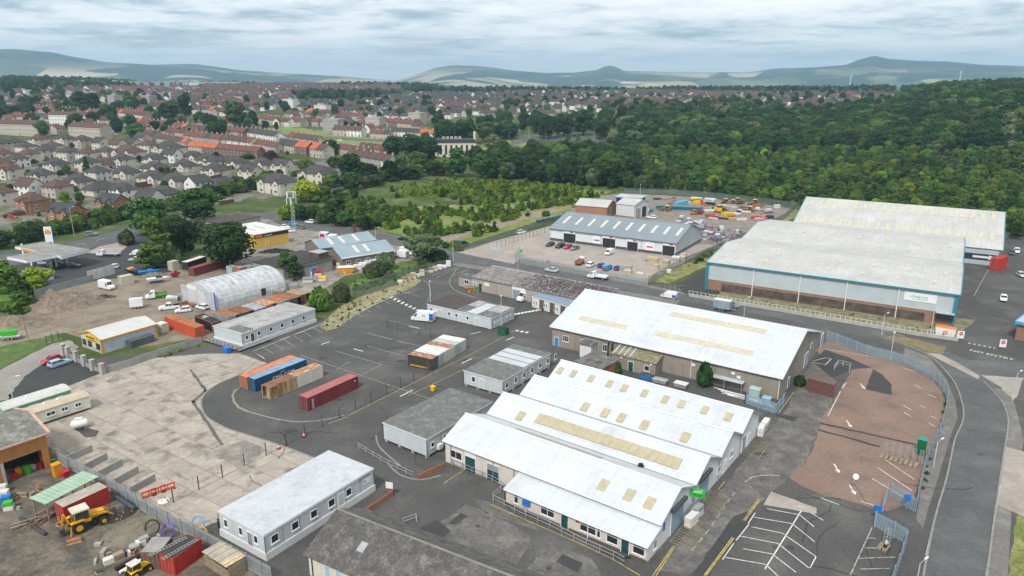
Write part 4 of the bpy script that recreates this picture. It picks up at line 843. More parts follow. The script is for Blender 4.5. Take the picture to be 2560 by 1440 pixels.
 # ------------------------------------------------------------------ buildings of the works
class Fr:
 """a building's own axes: x along A to B, y towards C, from corners seen at height z"""
 def __init__(s,A,B,C,z):
  a,b,c=P(*A,z),P(*B,z),P(*C,z);u=(b-a).to_2d();s.L=u.length;u.normalize();s.u=u;s.n=Vector((-u.y,u.x));s.o=a.to_2d();s.ang=atan2(u.y,u.x);s.W=(c-a).to_2d().dot(s.n)
 def w2l(s,p):d=Vector((p[0],p[1]))-s.o;return Vector((d.dot(s.u),d.dot(s.n),p[2]))
 def loc(s,px,py,z=0):return s.w2l(P(px,py,z))
 def hit(s,px,py,p0,n):
  o=s.w2l((0,0,CAM_H));r=ray(px,py);d=Vector((r.xy.dot(s.u),r.xy.dot(s.n),r.z));n=Vector(n);t=(Vector(p0)-o).dot(n)/d.dot(n);return o+d*t
 def front(s,px,py,y=0):return s.hit(px,py,(0,y,0),(0,1,0))
 def end(s,px,py,x):return s.hit(px,py,(x,0,0),(1,0,0))
 def thing(s,name,label,cat,group=None,z=0):return thing(name,label,cat,(s.o.x,s.o.y,z),s.ang,group)
def win(t,w,h,pos,rz=0,bars=1,frame=None,name='window',glass=None):
 k='win%.1f_%.1f_%d_%s_%s'%(w,h,bars,frame.name if frame else '',glass.name if glass else '')
 return mesh_obj(name,win_mesh(w,h,k,bars,0.1,frame,glass),t,pos,rz)
def door(t,w,h,pos,rz=0,mat=None,ribs=0,name='door'):
 mb=MB().box(-w/2,-0.06,0,w/2,0.03,h).box(-w/2-0.1,-0.09,0,-w/2,0.03,h+0.1,1).box(w/2,-0.09,0,w/2+0.1,0.03,h+0.1,1).box(-w/2,-0.09,h,w/2,0.03,h+0.1,1)
 for k in range(ribs):z=h*(k+0.5)/ribs;mb.box(-w/2,-0.085,z-0.04,w/2,-0.06,z+0.04)
 o=mb.obj(name,[mat or DARKSTEEL,WHITE],t,pos,rz)
 if not ribs:MB().box(w/2-0.22,-0.12,h*0.47,w/2-0.12,-0.06,h*0.5).obj('handle',STEEL,o)
 return o
def slope(L0,L1,y0,z0,y1,z1,mat,t,name='roof',th=0.1,ov=0.0):
 """one roof plane between two lines along x"""
 mb=MB();d=Vector((y1-y0,z1-z0)).normalized();nn=Vector((-d.y,d.x))*th
 if nn.y<0:nn=-nn
 a,b=(y0,z0),(y1,z1)
 mb.loft([[(L0,a[0],a[1]),(L0,b[0],b[1]),(L0,b[0]+nn.x,b[1]+nn.y),(L0,a[0]+nn.x,a[1]+nn.y)],[(L1,a[0],a[1]),(L1,b[0],b[1]),(L1,b[0]+nn.x,b[1]+nn.y),(L1,a[0]+nn.x,a[1]+nn.y)]])
 return mb.obj(name,mat,t)
def rooflight(t,c,w,l,tilt,mat,name='rooflight'):
 o=MB().box(-w/2,-l/2,0,w/2,l/2,0.07).obj(name,mat,t);o.location=c;o.rotation_euler=(tilt,0,0);return o
def downpipe(t,x,y,z,mat=None):return MB().tube((x,y,0),(x,y,z),0.07,None,6).obj('downpipe',mat or STEEL,t)
def gutter(t,x0,x1,y,z,mat=None):return MB().box(x0,y-0.14,z-0.06,x1,y,z+0.08).obj('gutter',mat or WHITE,t)
def text_on(t,s,size,pos,rot,mat,name='lettering',align='CENTER',ext=0.01):
 cu=bpy.data.curves.new(name,'FONT');cu.body=s;cu.size=size;cu.align_x=align;cu.extrude=ext;o=bpy.data.objects.new('tmp',cu);link(o)
 me=bpy.data.meshes.new_from_object(o.evaluated_get(bpy.context.evaluated_depsgraph_get())if False else o);bpy.data.objects.remove(o);me.materials.clear();me.materials.append(mat)
 q=mesh_obj(name,me,t,pos);q.rotation_euler=rot;return q
WSHEET=M('white_roof_sheet',(0.53,0.555,0.575),0.6,0.06,0.1,c2=(0.46,0.48,0.5),pos=(0.5,0.75),wave=('X',0.4),fine=0.04,fsc=0.9)
WWALL=M('white_wall',(0.62,0.62,0.62),0.8,0.05,0.4,fine=0.04)
PINK=M('pinkish_render',(0.6,0.53,0.48),0.9,0.06,0.5,streak=True)
RLIGHT=M('yellowed_rooflight',(0.42,0.36,0.22),0.6,0.12,0.8,c2=(0.36,0.33,0.25))
TEAL=M('dark_teal_paint',(0.02,0.07,0.075),0.5,0.1);SHUT=M('blue_grey_shutter',(0.24,0.31,0.37),0.55,0.08,0.5)
DGREY=M('dark_flashing',(0.07,0.075,0.08),0.6,0.1)
def white_workshop():
 f=Fr((1113,1100),(1652,1307),(1213,1035),3.8);t=f.thing('white_workshop','white workshop of four gabled roof bays with yellowed rooflights and pink front','workshop')
 L=f.L;ys=[0,10.7,20.3,29.6,38.6];ez,rz=3.8,6.1
 fr=MB().poly([(0,0,0),(L,0,0),(L,0,ez),(0,0,ez)]);fr.obj('front_wall',PINK,t)
 MB().poly([(L,ys[4],0),(0,ys[4],0),(0,ys[4],ez),(L,ys[4],ez)]).obj('rear_wall',WWALL,t)
 for k in range(4):
  a,b=ys[k],ys[k+1];m=(a+b)/2
  for x,nm in((0,'end_wall'),(L,'gable_wall')):
   pts=[(x,a,0),(x,b,0),(x,b,ez),(x,m,rz),(x,a,ez)]
   MB().poly(pts if x else pts[::-1]).obj(nm,WWALL if x else PINK,t)
  o1=-0.35 if k==0 else 0.12
  slope(-0.3,L+0.3,a+o1,ez+0.08-0.13*(k==0),m,rz+0.05,WSHEET,t);slope(-0.3,L+0.3,b+(0.35 if k==3 else-0.12),ez+0.08-0.13*(k==3),m,rz+0.045,WSHEET,t)
  MB().tube((-0.32,m,rz+0.14),(L+0.32,m,rz+0.14),0.16,None,6).obj('ridge_cap',WWALL,t)
  for s in(0,1):
   y0,y1=(a,m)if s==0 else(m,b);z0,z1=(ez,rz)if s==0 else(rz,ez)
   MB().loft([[(L+0.3,y0,z0-0.12),(L+0.36,y0,z0-0.12),(L+0.36,y0,z0+0.22),(L+0.3,y0,z0+0.22)],[(L+0.3,y1,z1-0.12),(L+0.36,y1,z1-0.12),(L+0.36,y1,z1+0.22),(L+0.3,y1,z1+0.22)]]).obj('verge',STEEL,t)
  if k<3:MB().box(-0.3,b-0.28,ez-0.1,L+0.35,b+0.28,ez+0.1).obj('valley_gutter',DGREY,t)
  if k:downpipe(t,L+0.1,a,ez)
 gutter(t,-0.3,L+0.3,-0.35,ez-0.05)
 for x in(1.2,9.6,13.5):downpipe(t,x,-0.1,ez)
 tl=atan2(rz-ez,5.0)
 def rl(px,py,k,w=1.25,l=1.9):
  a,b=ys[k],ys[k+1];h=f.hit(px,py,(0,a,ez+0.2),(0,-(rz-ez),(b-a)/2));h.z+=0.0;rooflight(t,h,w,l,tl,RLIGHT)
 for q in[(1508,1213),(1573,1238),(1624,1258)]:rl(*q,0)
 rl(1301,1040,1)
 for q in[(1463,1017),(1513,1032),(1553,1044),(1611,1062),(1713,1093)]:rl(*q,2)
 for q in[(1400,926),(1433,934),(1478,946),(1524,959),(1561,970),(1611,983),(1663,998),(1704,1010),(1762,1025),(1821,1042)]:rl(*q,3,1.1,1.7)
 a=f.hit(1343,1043,(0,ys[1],ez+0.2),(0,-(rz-ez),4.8));b=f.hit(1700,1162,(0,ys[1],ez+0.2),(0,-(rz-ez),4.8));n=22
 for k in range(n):rooflight(t,(a.x+(b.x-a.x)*(k+0.5)/n,(a.y+b.y)/2,(a.z+b.z)/2),(b.x-a.x)/n-0.02,2.0,tl,RLIGHT,'rooflight_panel')
 for k in range(14):rooflight(t,(L*0.25+k*1.1,7.2,rz-(7.2-5.35)*(rz-ez)/5.35+0.2),1.08,0.7,-tl,RLIGHT,'rooflight_panel')
 # front wall openings
 h=f.front(1140,1137);win(t,2.5,1.4,(h.x,-0.02,h.z),0,1)
 h=f.front(1176,1152);door(t,2.0,2.5,(h.x,0,0),0,TEAL);MB().box(h.x-1.1,-0.05,2.6,h.x+1.1,0,3.4).obj('door_panel',WHITE,t)
 h=f.front(1233,1180);door(t,2.2,2.7,(h.x,0,0),0,TEAL,0);MB().box(h.x-1.1,-0.1,1.7,h.x+1.1,-0.02,2.7).obj('shutter',STEEL,t)
 # lean-to
 c=f.loc(1622,1410);x0=f.loc(1268,1257).x;y0=c.y;le,lt=2.45,3.3
 MB().poly([(x0,y0,0),(L,y0,0),(L,y0,le),(x0,y0,le)]).poly([(L,y0,0),(L,0,0),(L,0,lt),(L,y0,le)],1).poly([(x0,0,0),(x0,y0,0),(x0,y0,le),(x0,0,lt)]).obj('lean_to_wall',[PINK,WWALL],t)
 MB().box(x0+0.02,y0-0.02,0.0,L+0.02,y0+0.1,0.35).obj('plinth',M('brown_plinth',(0.13,0.09,0.075),0.9),t)
 slope(x0-0.25,L+0.25,y0-0.3,le-0.02,-0.01,lt,WSHEET,t,'lean_to_roof');gutter(t,x0-0.2,L+0.2,y0-0.3,le-0.03)
 for(px,py,w,hh,b)in[(1291,1245,0.8,1.4,0),(1315,1254,0.7,1.3,0),(1369,1279,2.3,1.3,1),(1470,1322,2.5,1.3,1),(1497,1333,0.6,1.4,0),(1531,1348,1.7,1.4,0),(1597,1376,1.7,1.4,0)]:
  h=f.front(px,py,y0);win(t,w,hh,(h.x,y0-0.02,1.45),0,b);MB().box(h.x-w/2+0.1,y0-0.06,1.45+hh*0.22,h.x+w/2-0.1,y0-0.03,1.45+hh*0.27).obj('transom',WHITE,t)
 for(px,py)in[(1412,1302),(1563,1367)]:h=f.front(px,py,y0);door(t,1.05,2.1,(h.x,y0,0.1),0,TEAL)
 h=f.front(1446,1302,y0);MB().box(h.x-0.4,y0-0.06,h.z-0.3,h.x+0.4,y0-0.02,h.z+0.3).obj('red_notice',M('sign_red',(0.5,0.02,0.03),0.5),t)
 for q in(1375,1517):h=f.front(q,1205 if q<1400 else 1262,0);MB().box(h.x-0.3,-0.12,3.0,h.x+0.3,-0.0,3.5).obj('vent_box',DARKSTEEL,t)
 for x in(x0+3.4,x0+13.5):downpipe(t,x,y0-0.08,le,WHITE)
 # gable-end openings
 for(px,py,w,hh,bars)in[(1637,1367,0.9,1.3,1),(1828,1135,1.4,1.2,2),(1797,1173,1.2,1.2,2)]:h=f.end(px,py,L);win(t,w,hh,(L+0.02,h.y,max(1.4,h.z)),pi/2,bars)
 for(px,py,w,hh)in[(1692,1295,4.0,3.6),(1758,1210,4.0,3.6),(1861,1085,1.6,2.6)]:
  h=f.end(px,py,L);door(t,w,hh,(L,h.y,0.02),pi/2,SHUT,12,'roller_shutter')
  if w>3:MB().box(L,h.y-w/2-0.2,hh,L+0.5,h.y+w/2+0.2,hh+0.45).obj('shutter_box',DGREY,t)
 for(px,py)in[(1813,1156),(1872,1080)]:h=f.end(px,py,L);door(t,1.0,2.1,(L,h.y,0.02),pi/2,WWALL)
 h=f.end(1660,1316,L);MB().box(L,h.y-0.25,h.z-0.6,L+0.05,h.y+0.25,h.z+0.6).obj('blue_notice',M('sign_blue',(0.02,0.16,0.5),0.5),t)
 # letting board
 h=f.end(1726,1248,L);o=thing('letting_board','green letting board fixed on the white gable corner','sign',tuple(f.o+f.u*(L+1.0)+f.n*h.y)+(2.9,),radians(-14))
 MB().box(-0.95,-0.05,0,0.95,0.05,1.3).obj('board',M('sign_green',(0.02,0.42,0.03),0.5,0.04),o)
 text_on(o,'wbf',0.8,(0,-0.06,0.66),(pi/2,0,0),WHITE);text_on(o,'TO LET',0.4,(0,-0.06,0.2),(pi/2,0,0),BLACK)
 MB().tube((-0.9,0.1,0.3),(-1.6,0.6,0.3),0.05).obj('post',STEEL,o)
 return f
FW=white_workshop()
TAUPE=M('taupe_render',(0.27,0.235,0.195),0.92,0.12,0.35,c2=(0.2,0.175,0.15),pos=(0.52,0.72),streak=True)
def taupe_shed():
 f=Fr((1381,815),(1952,943),(1468,740),4.6);t=f.thing('taupe_shed','big shed with white sheet roof, three strip rooflights and taupe rendered walls','shed')
 L=f.L;ez=4.6;b=f.loc(2060,829,4.8);Wd=b.y;f.Wd=Wd;r=f.hit(2017,820,(L,0,0),(1,0,0));rz,m=r.z,Wd*0.5
 rz=max(7.0,min(rz,9.5));f.rz=rz
 MB().poly([(0,0,0),(L,0,0),(L,0,ez),(0,0,ez)]).obj('front_wall',TAUPE,t);MB().poly([(L,Wd,0),(0,Wd,0),(0,Wd,ez),(L,Wd,ez)]).obj('rear_wall',TAUPE,t)
 MB().poly([(L,0,0),(L,Wd,0),(L,Wd,ez),(L,m,rz),(L,0,ez)]).obj('gable_wall',TAUPE,t);MB().poly([(0,Wd,0),(0,0,0),(0,0,ez),(0,m,rz),(0,Wd,ez)]).obj('gable_wall',TAUPE,t)
 slope(-0.5,L+0.5,-0.45,ez-0.08,m,rz,WSHEET,t);slope(-0.5,L+0.5,Wd+0.45,ez-0.08,m,rz,WSHEET,t);MB().tube((-0.5,m,rz+0.1),(L+0.5,m,rz+0.1),0.2,None,6).obj('ridge_cap',WWALL,t)
 gutter(t,-0.4,L+0.5,-0.45,ez-0.1);tl=atan2(rz-ez,m)
 for s in(0,1):
  y0,y1=(-0.45,m)if s==0 else(m,Wd+0.45);z0,z1=(ez-0.08,rz)if s==0 else(rz,ez-0.08)
  MB().loft([[(L+0.5,y0,z0-0.15),(L+0.56,y0,z0-0.15),(L+0.56,y0,z0+0.18),(L+0.5,y0,z0+0.18)],[(L+0.5,y1,z1-0.15),(L+0.56,y1,z1-0.15),(L+0.56,y1,z1+0.18),(L+0.5,y1,z1+0.18)]]).obj('verge',WWALL,t)
 pale=M('pale_rooflight',(0.52,0.46,0.34),0.6,0.1,0.8,c2=(0.44,0.4,0.32))
 for(p0,p1,n)in[((1447,796),(1568,818),9),((1673,786),(1918,828),16),((1636,833),(1886,884),16)]:
  a=f.hit(*p0,(0,0,ez+0.1),(0,-(rz-ez),m));b2=f.hit(*p1,(0,0,ez+0.1),(0,-(rz-ez),m));yy,zz=(a.y+b2.y)/2,(a.z+b2.z)/2
  for k in range(n):rooflight(t,(a.x+(b2.x-a.x)*(k+0.5)/n,yy,zz),(b2.x-a.x)/n-0.03,1.7,tl,pale,'rooflight_panel')
 BLU=M('blue_door',(0.04,0.2,0.4),0.5)
 for(px,py,w,hh)in[(1392,836,1.1,2.1)]:h=f.front(px,py);door(t,w,hh,(h.x,0,0),0,BLU)
 for(px,py,w,hh)in[(1415,839,1.6,1.5),(1457,848,1.3,1.5),(1515,861,1.6,1.7)]:h=f.front(px,py);win(t,w,hh,(h.x,-0.02,2.3),0,2)
 for(px,py)in[(1729,905),(1945,990)]:h=f.front(px,py);downpipe(t,h.x,-0.1,ez,WHITE)
 for(px,py,w,hh,m2)in[(2014,903,2.6,3.0,SHUT),(1972,945,1.2,2.2,BLU),(2053,862,2.0,3.0,M('pale_blue_door',(0.2,0.36,0.47),0.5))]:
  h=f.end(px,py,L);door(t,w,hh,(L,h.y,0.02),pi/2,m2,8 if w>1.5 else 0,'side_door')
 h=f.end(2027,873,L);MB().box(L,h.y-0.9,3.0,L+0.06,h.y+0.9,4.2).obj('wall_sign',WHITE,t);MB().box(L+0.06,h.y-0.6,3.2,L+0.08,h.y+0.6,4.0).obj('sign_print',M('sign_blue',None),t)
 for(px,py)in[(1833,933),(1847,943),(1734,912)]:h=f.front(px,py);MB().box(h.x-0.35,-0.1,h.z-0.25,h.x+0.35,0,h.z+0.25).obj('vent',WHITE,t)
 # outshot with glass strips in its sloping roof
 a=f.loc(1537,905+0,0);q0=f.front(1530,880,-3.5);q1=f.front(1640,905,-3.5)
 x0,x1,yo=q0.x,q1.x,-3.6;oh=2.9
 MB().poly([(x0,yo,0),(x1,yo,0),(x1,yo,oh),(x0,yo,oh)]).poly([(x1,yo,0),(x1,0,0),(x1,0,oh+0.9),(x1,yo,oh)]).poly([(x0,0,0),(x0,yo,0),(x0,yo,oh),(x0,0,oh+0.9)]).obj('outshot_wall',TAUPE,t)
 slope(x0-0.2,x1+0.2,yo-0.2,oh,-0.01,oh+0.9,M('mossy_sheet',(0.16,0.14,0.07),0.9,0.25,0.8,c2=(0.24,0.21,0.15)),t,'outshot_roof')
 for k in range(4):rooflight(t,(x0+0.9+k*1.25,yo/2,oh+0.58),0.9,3.0,atan2(0.9,3.6),M('dirty_glass',(0.2,0.19,0.14),0.3),'glass_strip');rooflight(t,(x0+0.3+k*1.25,yo/2,oh+0.6),0.14,3.3,atan2(0.9,3.6),WHITE,'glazing_bar')
 h=f.front(1577,918,yo);door(t,1.1,2.1,(h.x,yo,0.0),0,TEAL);h=f.front(1617,927,yo);win(t,1.2,1.2,(h.x,yo-0.02,1.5),0,0)
 for px,py in((1554,893),(1628,910)):h=f.front(px,py,yo);MB().lathe([(0.05,-0.2),(0.2,-0.1),(0.2,0.1),(0.05,0.2)],8).obj('wall_lamp',WHITE,t,(h.x,yo-0.1,2.5))
 # lean-to shelter of sheeting
 h=f.front(1818,940,0);MB().box(h.x-3.6,-1.6,2.05,h.x+3.6,-0.05,2.15).obj('shelter_roof',M('pale_blue_sheet',(0.42,0.5,0.53),0.5),t)
 for k in(-3.4,0,3.4):MB().box(h.x+k-0.05,-1.55,0,h.x+k+0.05,-1.45,2.05).obj('shelter_post',STEEL,t)
 # pipes and flues
 for px in(1520,1530):h=f.front(px,870,-0.4);MB().tube((h.x,-0.4,0.3),(h.x,-0.4,3.6),0.16,None,8).tube((h.x,-0.4,3.6),(h.x,0,3.6),0.16,None,8).obj('flue_pipe',BLACK,t)
 return f
FT=taupe_shed()
def hut(name,label,A,B,C,z,wall,roof,cat='hut',ov=0.2,rt=0.18):
 f=Fr(A,B,C,z);t=f.thing(name,label,cat);L,Wd=f.L,f.W
 mb=MB()
 for i,(p,q)in enumerate((((0,0),(L,0)),((L,0),(L,Wd)),((L,Wd),(0,Wd)),((0,Wd),(0,0)))):mb.poly([(*p,0),(*q,0),(*q,z),(*p,z)])
 mb.obj('wall',wall,t);MB().box(-ov,-ov,z,L+ov,Wd+ov,z+rt).obj('roof',roof,t);return f,t
FELT=M('grey_felt',(0.1,0.1,0.1),0.9,0.2,0.4,c2=(0.17,0.17,0.165),fine=0.25,fsc=3)
f,t=hut('grey_plant_box','small white sided hut with black felt roof against the taupe shed',(1450,860),(1478,866),(1475,842),3.0,WWALL,FELT)
f,t=hut('brick_boiler_hut','low red brick hut with round stains on its felt roof',(1437,905),(1503,924),(1478,882),2.8,BRICK,FELT)
for k in range(2):MB().tube((2.0+k*2.2,2.4,2.99),(2.0+k*2.2,2.4,3.0),0.9,0.9,12).obj('rust_stain',M('rust_stain',(0.12,0.075,0.05),0.9),t)
def grey_shed():
 f=Fr((1375,570),(1690,608),(1422,540),4.7);L=f.L;ez=4.7;b=f.loc(1772,576,4.7);Wd=b.y;r=f.end(1736,557,L);rz,m=max(7,min(9.5,r.z)),Wd/2
 t=f.thing('trade_shed','grey sheet roofed trade shed with ten slanting rooflights and white front','shed')
 dk=M('dark_dado',(0.07,0.08,0.09),0.8,0.1);wh=M('pale_block_wall',(0.6,0.62,0.64),0.85,0.05,0.4);gr=M('grey_profiled_roof',(0.21,0.25,0.275),0.55,0.07,0.1,wave=('X',0.5),fine=0.04)
 MB().poly([(0,0,1.0),(L,0,1.0),(L,0,ez),(0,0,ez)]).poly([(0,0,0),(L,0,0),(L,0,1.0),(0,0,1.0)],1).obj('front_wall',[wh,dk],t)
 MB().poly([(L,0,1.2),(L,Wd,1.2),(L,Wd,ez),(L,m,rz),(L,0,ez)]).poly([(L,0,0),(L,Wd,0),(L,Wd,1.2),(L,0,1.2)],1).obj('gable_wall',[M('grey_clad',(0.5,0.52,0.53),0.7,0.04,0.3,wave=('Y',0.4)),M('slate_clad',(0.12,0.16,0.19),0.7)],t)
 MB().poly([(0,Wd,0),(0,0,0),(0,0,ez),(0,m,rz),(0,Wd,ez)]).obj('gable_wall',wh,t);MB().poly([(L,Wd,0),(0,Wd,0),(0,Wd,ez),(L,Wd,ez)]).obj('rear_wall',wh,t)
 slope(-0.4,L+0.4,-0.5,ez-0.1,m,rz,gr,t);slope(-0.4,L+0.4,Wd+0.5,ez-0.1,m,rz,gr,t);gutter(t,-0.4,L+0.4,-0.5,ez-0.12,DGREY);tl=atan2(rz-ez,m)
 for k in range(10):
  px,py=1417+k*31.0+(0 if k<1 else 0.3*k),549.5+k*3.35;h=f.hit(px,py,(0,0,ez+0.12),(0,-(rz-ez),m));rooflight(t,h,1.1,6.0,tl,M('cream_rooflight',(0.55,0.53,0.46),0.6,0.06))
 MB().tube((-0.4,m,rz+0.1),(L+0.4,m,rz+0.1),0.18,None,6).obj('ridge_cap',gr,t)
 for(px,w,hh)in[(1424,5.0,3.4),(1522,5.0,3.4),(1581,4.0,3.2),(1671,4.4,3.4)]:
  h=f.front(px,600+(px-1424)*0.13);door(t,w,hh,(h.x,0,0),0,M('black_shutter',(0.03,0.035,0.04),0.5),10,'roller_shutter');MB().box(h.x-w/2,-0.25,hh+0.15,h.x+w/2,-0.05,hh+1.1).obj('shop_sign',WHITE,t)
  MB().box(h.x+0.2,-0.28,hh+0.4,h.x+1.6,-0.25,hh+0.9).obj('sign_print',M('sign_green',None)if px==1424 else M('sign_magenta',(0.5,0.03,0.2),0.5),t)
 for px,w,hh in[(1492,3.2,3.0),(1624,3.4,3.2)]:
  h=f.front(px,605+(px-1492)*0.13);MB().box(h.x-w/2,-0.1,1.0,h.x+w/2,-0.02,1.0+hh).obj('wall_poster',WHITE,t);MB().box(h.x-w/3,-0.13,2.0,h.x+w/3,-0.1,2.5).obj('poster_print',M('sign_blue',None)if px==1492 else M('sign_magenta',None),t)
 for px in(1377,1502,1604):h=f.front(px,595);downpipe(t,h.x,-0.08,ez,STEEL)
grey_shed()
CLAD=M('grey_blue_cladding',(0.43,0.48,0.5),0.6,0.06,0.3,wave=('X',0.35),fine=0.04);CLADY=M('grey_blue_cladding_end',(0.43,0.48,0.5),0.6,0.06,0.3,wave=('Y',0.35),fine=0.04)
AROOF=M('pale_grey_roof',(0.44,0.435,0.415),0.75,0.1,0.12,c2=(0.48,0.48,0.47),pos=(0.5,0.72),wave=('X',0.6),fine=0.06,fsc=0.8);TRIM=M('teal_trim',(0.03,0.2,0.26),0.5,0.06)
BBRICK=M('brown_brick_dado',(0.27,0.155,0.11),0.92,0.12,0.5,fine=0.15,fsc=10);SOOT=M('dark_render_panel',(0.075,0.06,0.05),0.9,0.25,0.4,c2=(0.12,0.095,0.08))
def big_warehouse():
 ez=8.1;f=Fr((1770,655),(2398,737),(1870,600),ez);L=f.L;t=f.thing('twin_span_warehouse','wide twin-span warehouse with pale roof, teal trim and brown brick base','warehouse')
 w1=f.loc(2439,660,ez).y;ws=[0,w1,w1*2.02];rz=ez+w1*0.5*0.115
 pl_=pl;zb=3.2
 MB().poly([(0,0,zb),(L,0,zb),(L,0,ez),(0,0,ez)]).obj('front_cladding',CLAD,t);MB().poly([(0,0,0),(L,0,0),(L,0,zb),(0,0,zb)]).obj('brick_base',BBRICK,t);MB().box(-0.02,-0.08,zb-0.1,L+0.02,0,zb+0.08).obj('drip_flashing',CLADY,t)
 x0=f.front(1803,720).x;MB().box(x0,-0.06,0,L-6.5,-0.002,2.3).obj('dark_panel',SOOT,t)
 for x,s in((L,1),(0,-1)):
  pts=[(x,0,0),(x,ws[2],0),(x,ws[2],ez),(x,(ws[1]+ws[2])/2,rz),(x,ws[1],ez),(x,ws[1]/2,rz),(x,0,ez)];MB().poly(pts if s>0 else pts[::-1]).obj('end_wall',CLADY,t)
 MB().poly([(L,ws[2],0),(0,ws[2],0),(0,ws[2],ez),(L,ws[2],ez)]).obj('rear_wall',CLAD,t)
 for k in range(2):
  a,b=ws[k],ws[k+1];m=(a+b)/2
  slope(-0.3,L+0.3,a-(0.4 if k==0 else-0.1),ez+(0.05 if k else-0.05),m,rz,AROOF,t);slope(-0.3,L+0.3,b+(0.4 if k else-0.1),ez+0.05-0.1*k,m,rz,AROOF,t)
  MB().tube((-0.3,m,rz+0.1),(L+0.3,m,rz+0.1),0.16,None,6).obj('ridge_cap',AROOF,t)
  for s in(0,1):
   y0,y1=(a,m)if s==0 else(m,b);z0,z1=(ez,rz)if s==0 else(rz,ez)
   for x in(L+0.3,-0.5):MB().loft([[(x,y0,z0-0.4),(x+0.2,y0,z0-0.4),(x+0.2,y0,z0+0.25),(x,y0,z0+0.25)],[(x,y1,z1-0.4),(x+0.2,y1,z1-0.4),(x+0.2,y1,z1+0.25),(x,y1,z1+0.25)]]).obj('verge_trim',TRIM,t)
 MB().box(-0.3,ws[1]-0.35,ez-0.1,L+0.3,ws[1]+0.35,ez+0.12).obj('valley_gutter',M('grey_gutter',(0.3,0.3,0.3),0.8),t)
 MB().box(-0.4,-0.6,ez-0.25,L+0.5,-0.3,ez+0.12).obj('eaves_trim',TRIM,t)
 for x in(-0.1,L-0.5):MB().box(x-0.25,-0.3,0,x+0.55,0.25,ez-0.2).obj('corner_trim',TRIM,t)
 for(px)in(1880,1996,2112,2240):h=f.front(px,730+(px-1880)*0.13);MB().tube((h.x,-0.25,0),(h.x,-0.25,ez-0.2),0.13,None,6).obj('downpipe',WHITE,t)
 # rooflights: two staggered lines per front slope
 tl=atan2(rz-ez,w1/2);rlm=M('buff_rooflight',(0.5,0.46,0.33),0.7,0.1,0.8)
 for k in range(2):
  for r_,yy in((0,0.34),(1,0.72)):
   for j in range(7):
    x=L*(0.1+j*0.135)+r_*2.0;y=ws[k]+w1/2*yy;rooflight(t,(x,y,ez+(rz-ez)*yy+0.14),1.1,2.4,tl,rlm)
    # the company panel and dock doors on the yard side
 h=f.front(2301,743);MB().box(h.x-3.6,-0.12,5.0,h.x+3.6,-0.02,7.2).obj('company_panel',WHITE,t);text_on(t,'clivegroup',0.95,(h.x-0.3,-0.13,5.95),(pi/2,0,0),M('sign_teal',(0.03,0.35,0.4),0.5));MB().box(h.x-1.8,-0.14,5.5,h.x+1.6,-0.12,5.6).obj('strap_line',STEEL,t)
 for yy,w in((w1*0.3,4.2),(w1*0.85,4.2),(w1*1.5,4.2)):door(t,w,4.6,(L,yy,0.02),pi/2,TRIM,8,'dock_door')
 h=f.front(2360,800);MB().box(h.x-1.9,-1.0,1.6,h.x+1.9,-0.05,3.0).obj('office_bay',GLASS,t);MB().box(h.x-2.0,-1.1,3.0,h.x+2.0,-0.05,3.3).obj('bay_roof',M('pale_blue_sheet',None),t)
 # ------- the second warehouse behind
 e2,rr,y=5.6,14.0,26.5;g=Fr((1770,655),(2398,737),(1870,600),ez);g.o=g.o+g.u*7.8+g.n*76.6;L2=L+11.2-7.8
 t2=g.thing('rear_warehouse','tall pale roofed warehouse with two long rows of rooflights beside the wood','warehouse');Wd=y*2
 MB().poly([(0,0,0),(L2,0,0),(L2,0,e2),(0,0,e2)]).obj('front_wall',CLAD,t2);MB().poly([(L2,Wd,0),(0,Wd,0),(0,Wd,e2),(L2,Wd,e2)]).obj('rear_wall',CLAD,t2)
 MB().poly([(L2,0,0),(L2,Wd,0),(L2,Wd,e2),(L2,y,rr),(L2,0,e2)]).obj('end_wall',CLADY,t2);MB().poly([(0,Wd,0),(0,0,0),(0,0,e2),(0,y,rr),(0,Wd,e2)]).obj('end_wall',CLADY,t2)
 slope(-0.3,L2+0.3,-0.4,e2-0.1,y,rr,AROOF,t2);slope(-0.3,L2+0.3,Wd+0.4,e2-0.1,y,rr,AROOF,t2);tl=atan2(rr-e2,y)
 for yy in(0.3,0.82):
  for j in range(20):rooflight(t2,(L2*(0.045+j*0.0478),y*yy,e2+(rr-e2)*yy+0.14),1.1,5.0,tl,rlm)
 for s in(0,1):
  y0,y1=(-0.4,y)if s==0 else(y,Wd+0.4);z0,z1=(e2,rr)if s==0 else(rr,e2)
  for x in(L2+0.3,-0.5):MB().loft([[(x,y0,z0-0.5),(x+0.2,y0,z0-0.5),(x+0.2,y0,z0+0.25),(x,y0,z0+0.25)],[(x,y1,z1-0.5),(x+0.2,y1,z1-0.5),(x+0.2,y1,z1+0.25),(x,y1,z1+0.25)]]).obj('verge_trim',TRIM,t2)
 MB().box(L2-0.6,-0.3,0,L2+0.1,0.2,e2).obj('corner_trim',TRIM,t2)
 h=g.front(2472,650);MB().box(L2-12,-0.1,1.6,L2-0.7,-0.01,3.6).obj('arrow_band',M('navy',(0.02,0.04,0.08),0.6),t2);xx=L2-1.2
 MB().poly([(xx,-0.12,2.6),(xx-2,-0.12,3.4),(xx-2,-0.12,2.95),(xx-6.5,-0.12,2.95),(xx-6.5,-0.12,2.25),(xx-2,-0.12,2.25),(xx-2,-0.12,1.8)]).obj('painted_arrow',WHITE,t2)
big_warehouse()
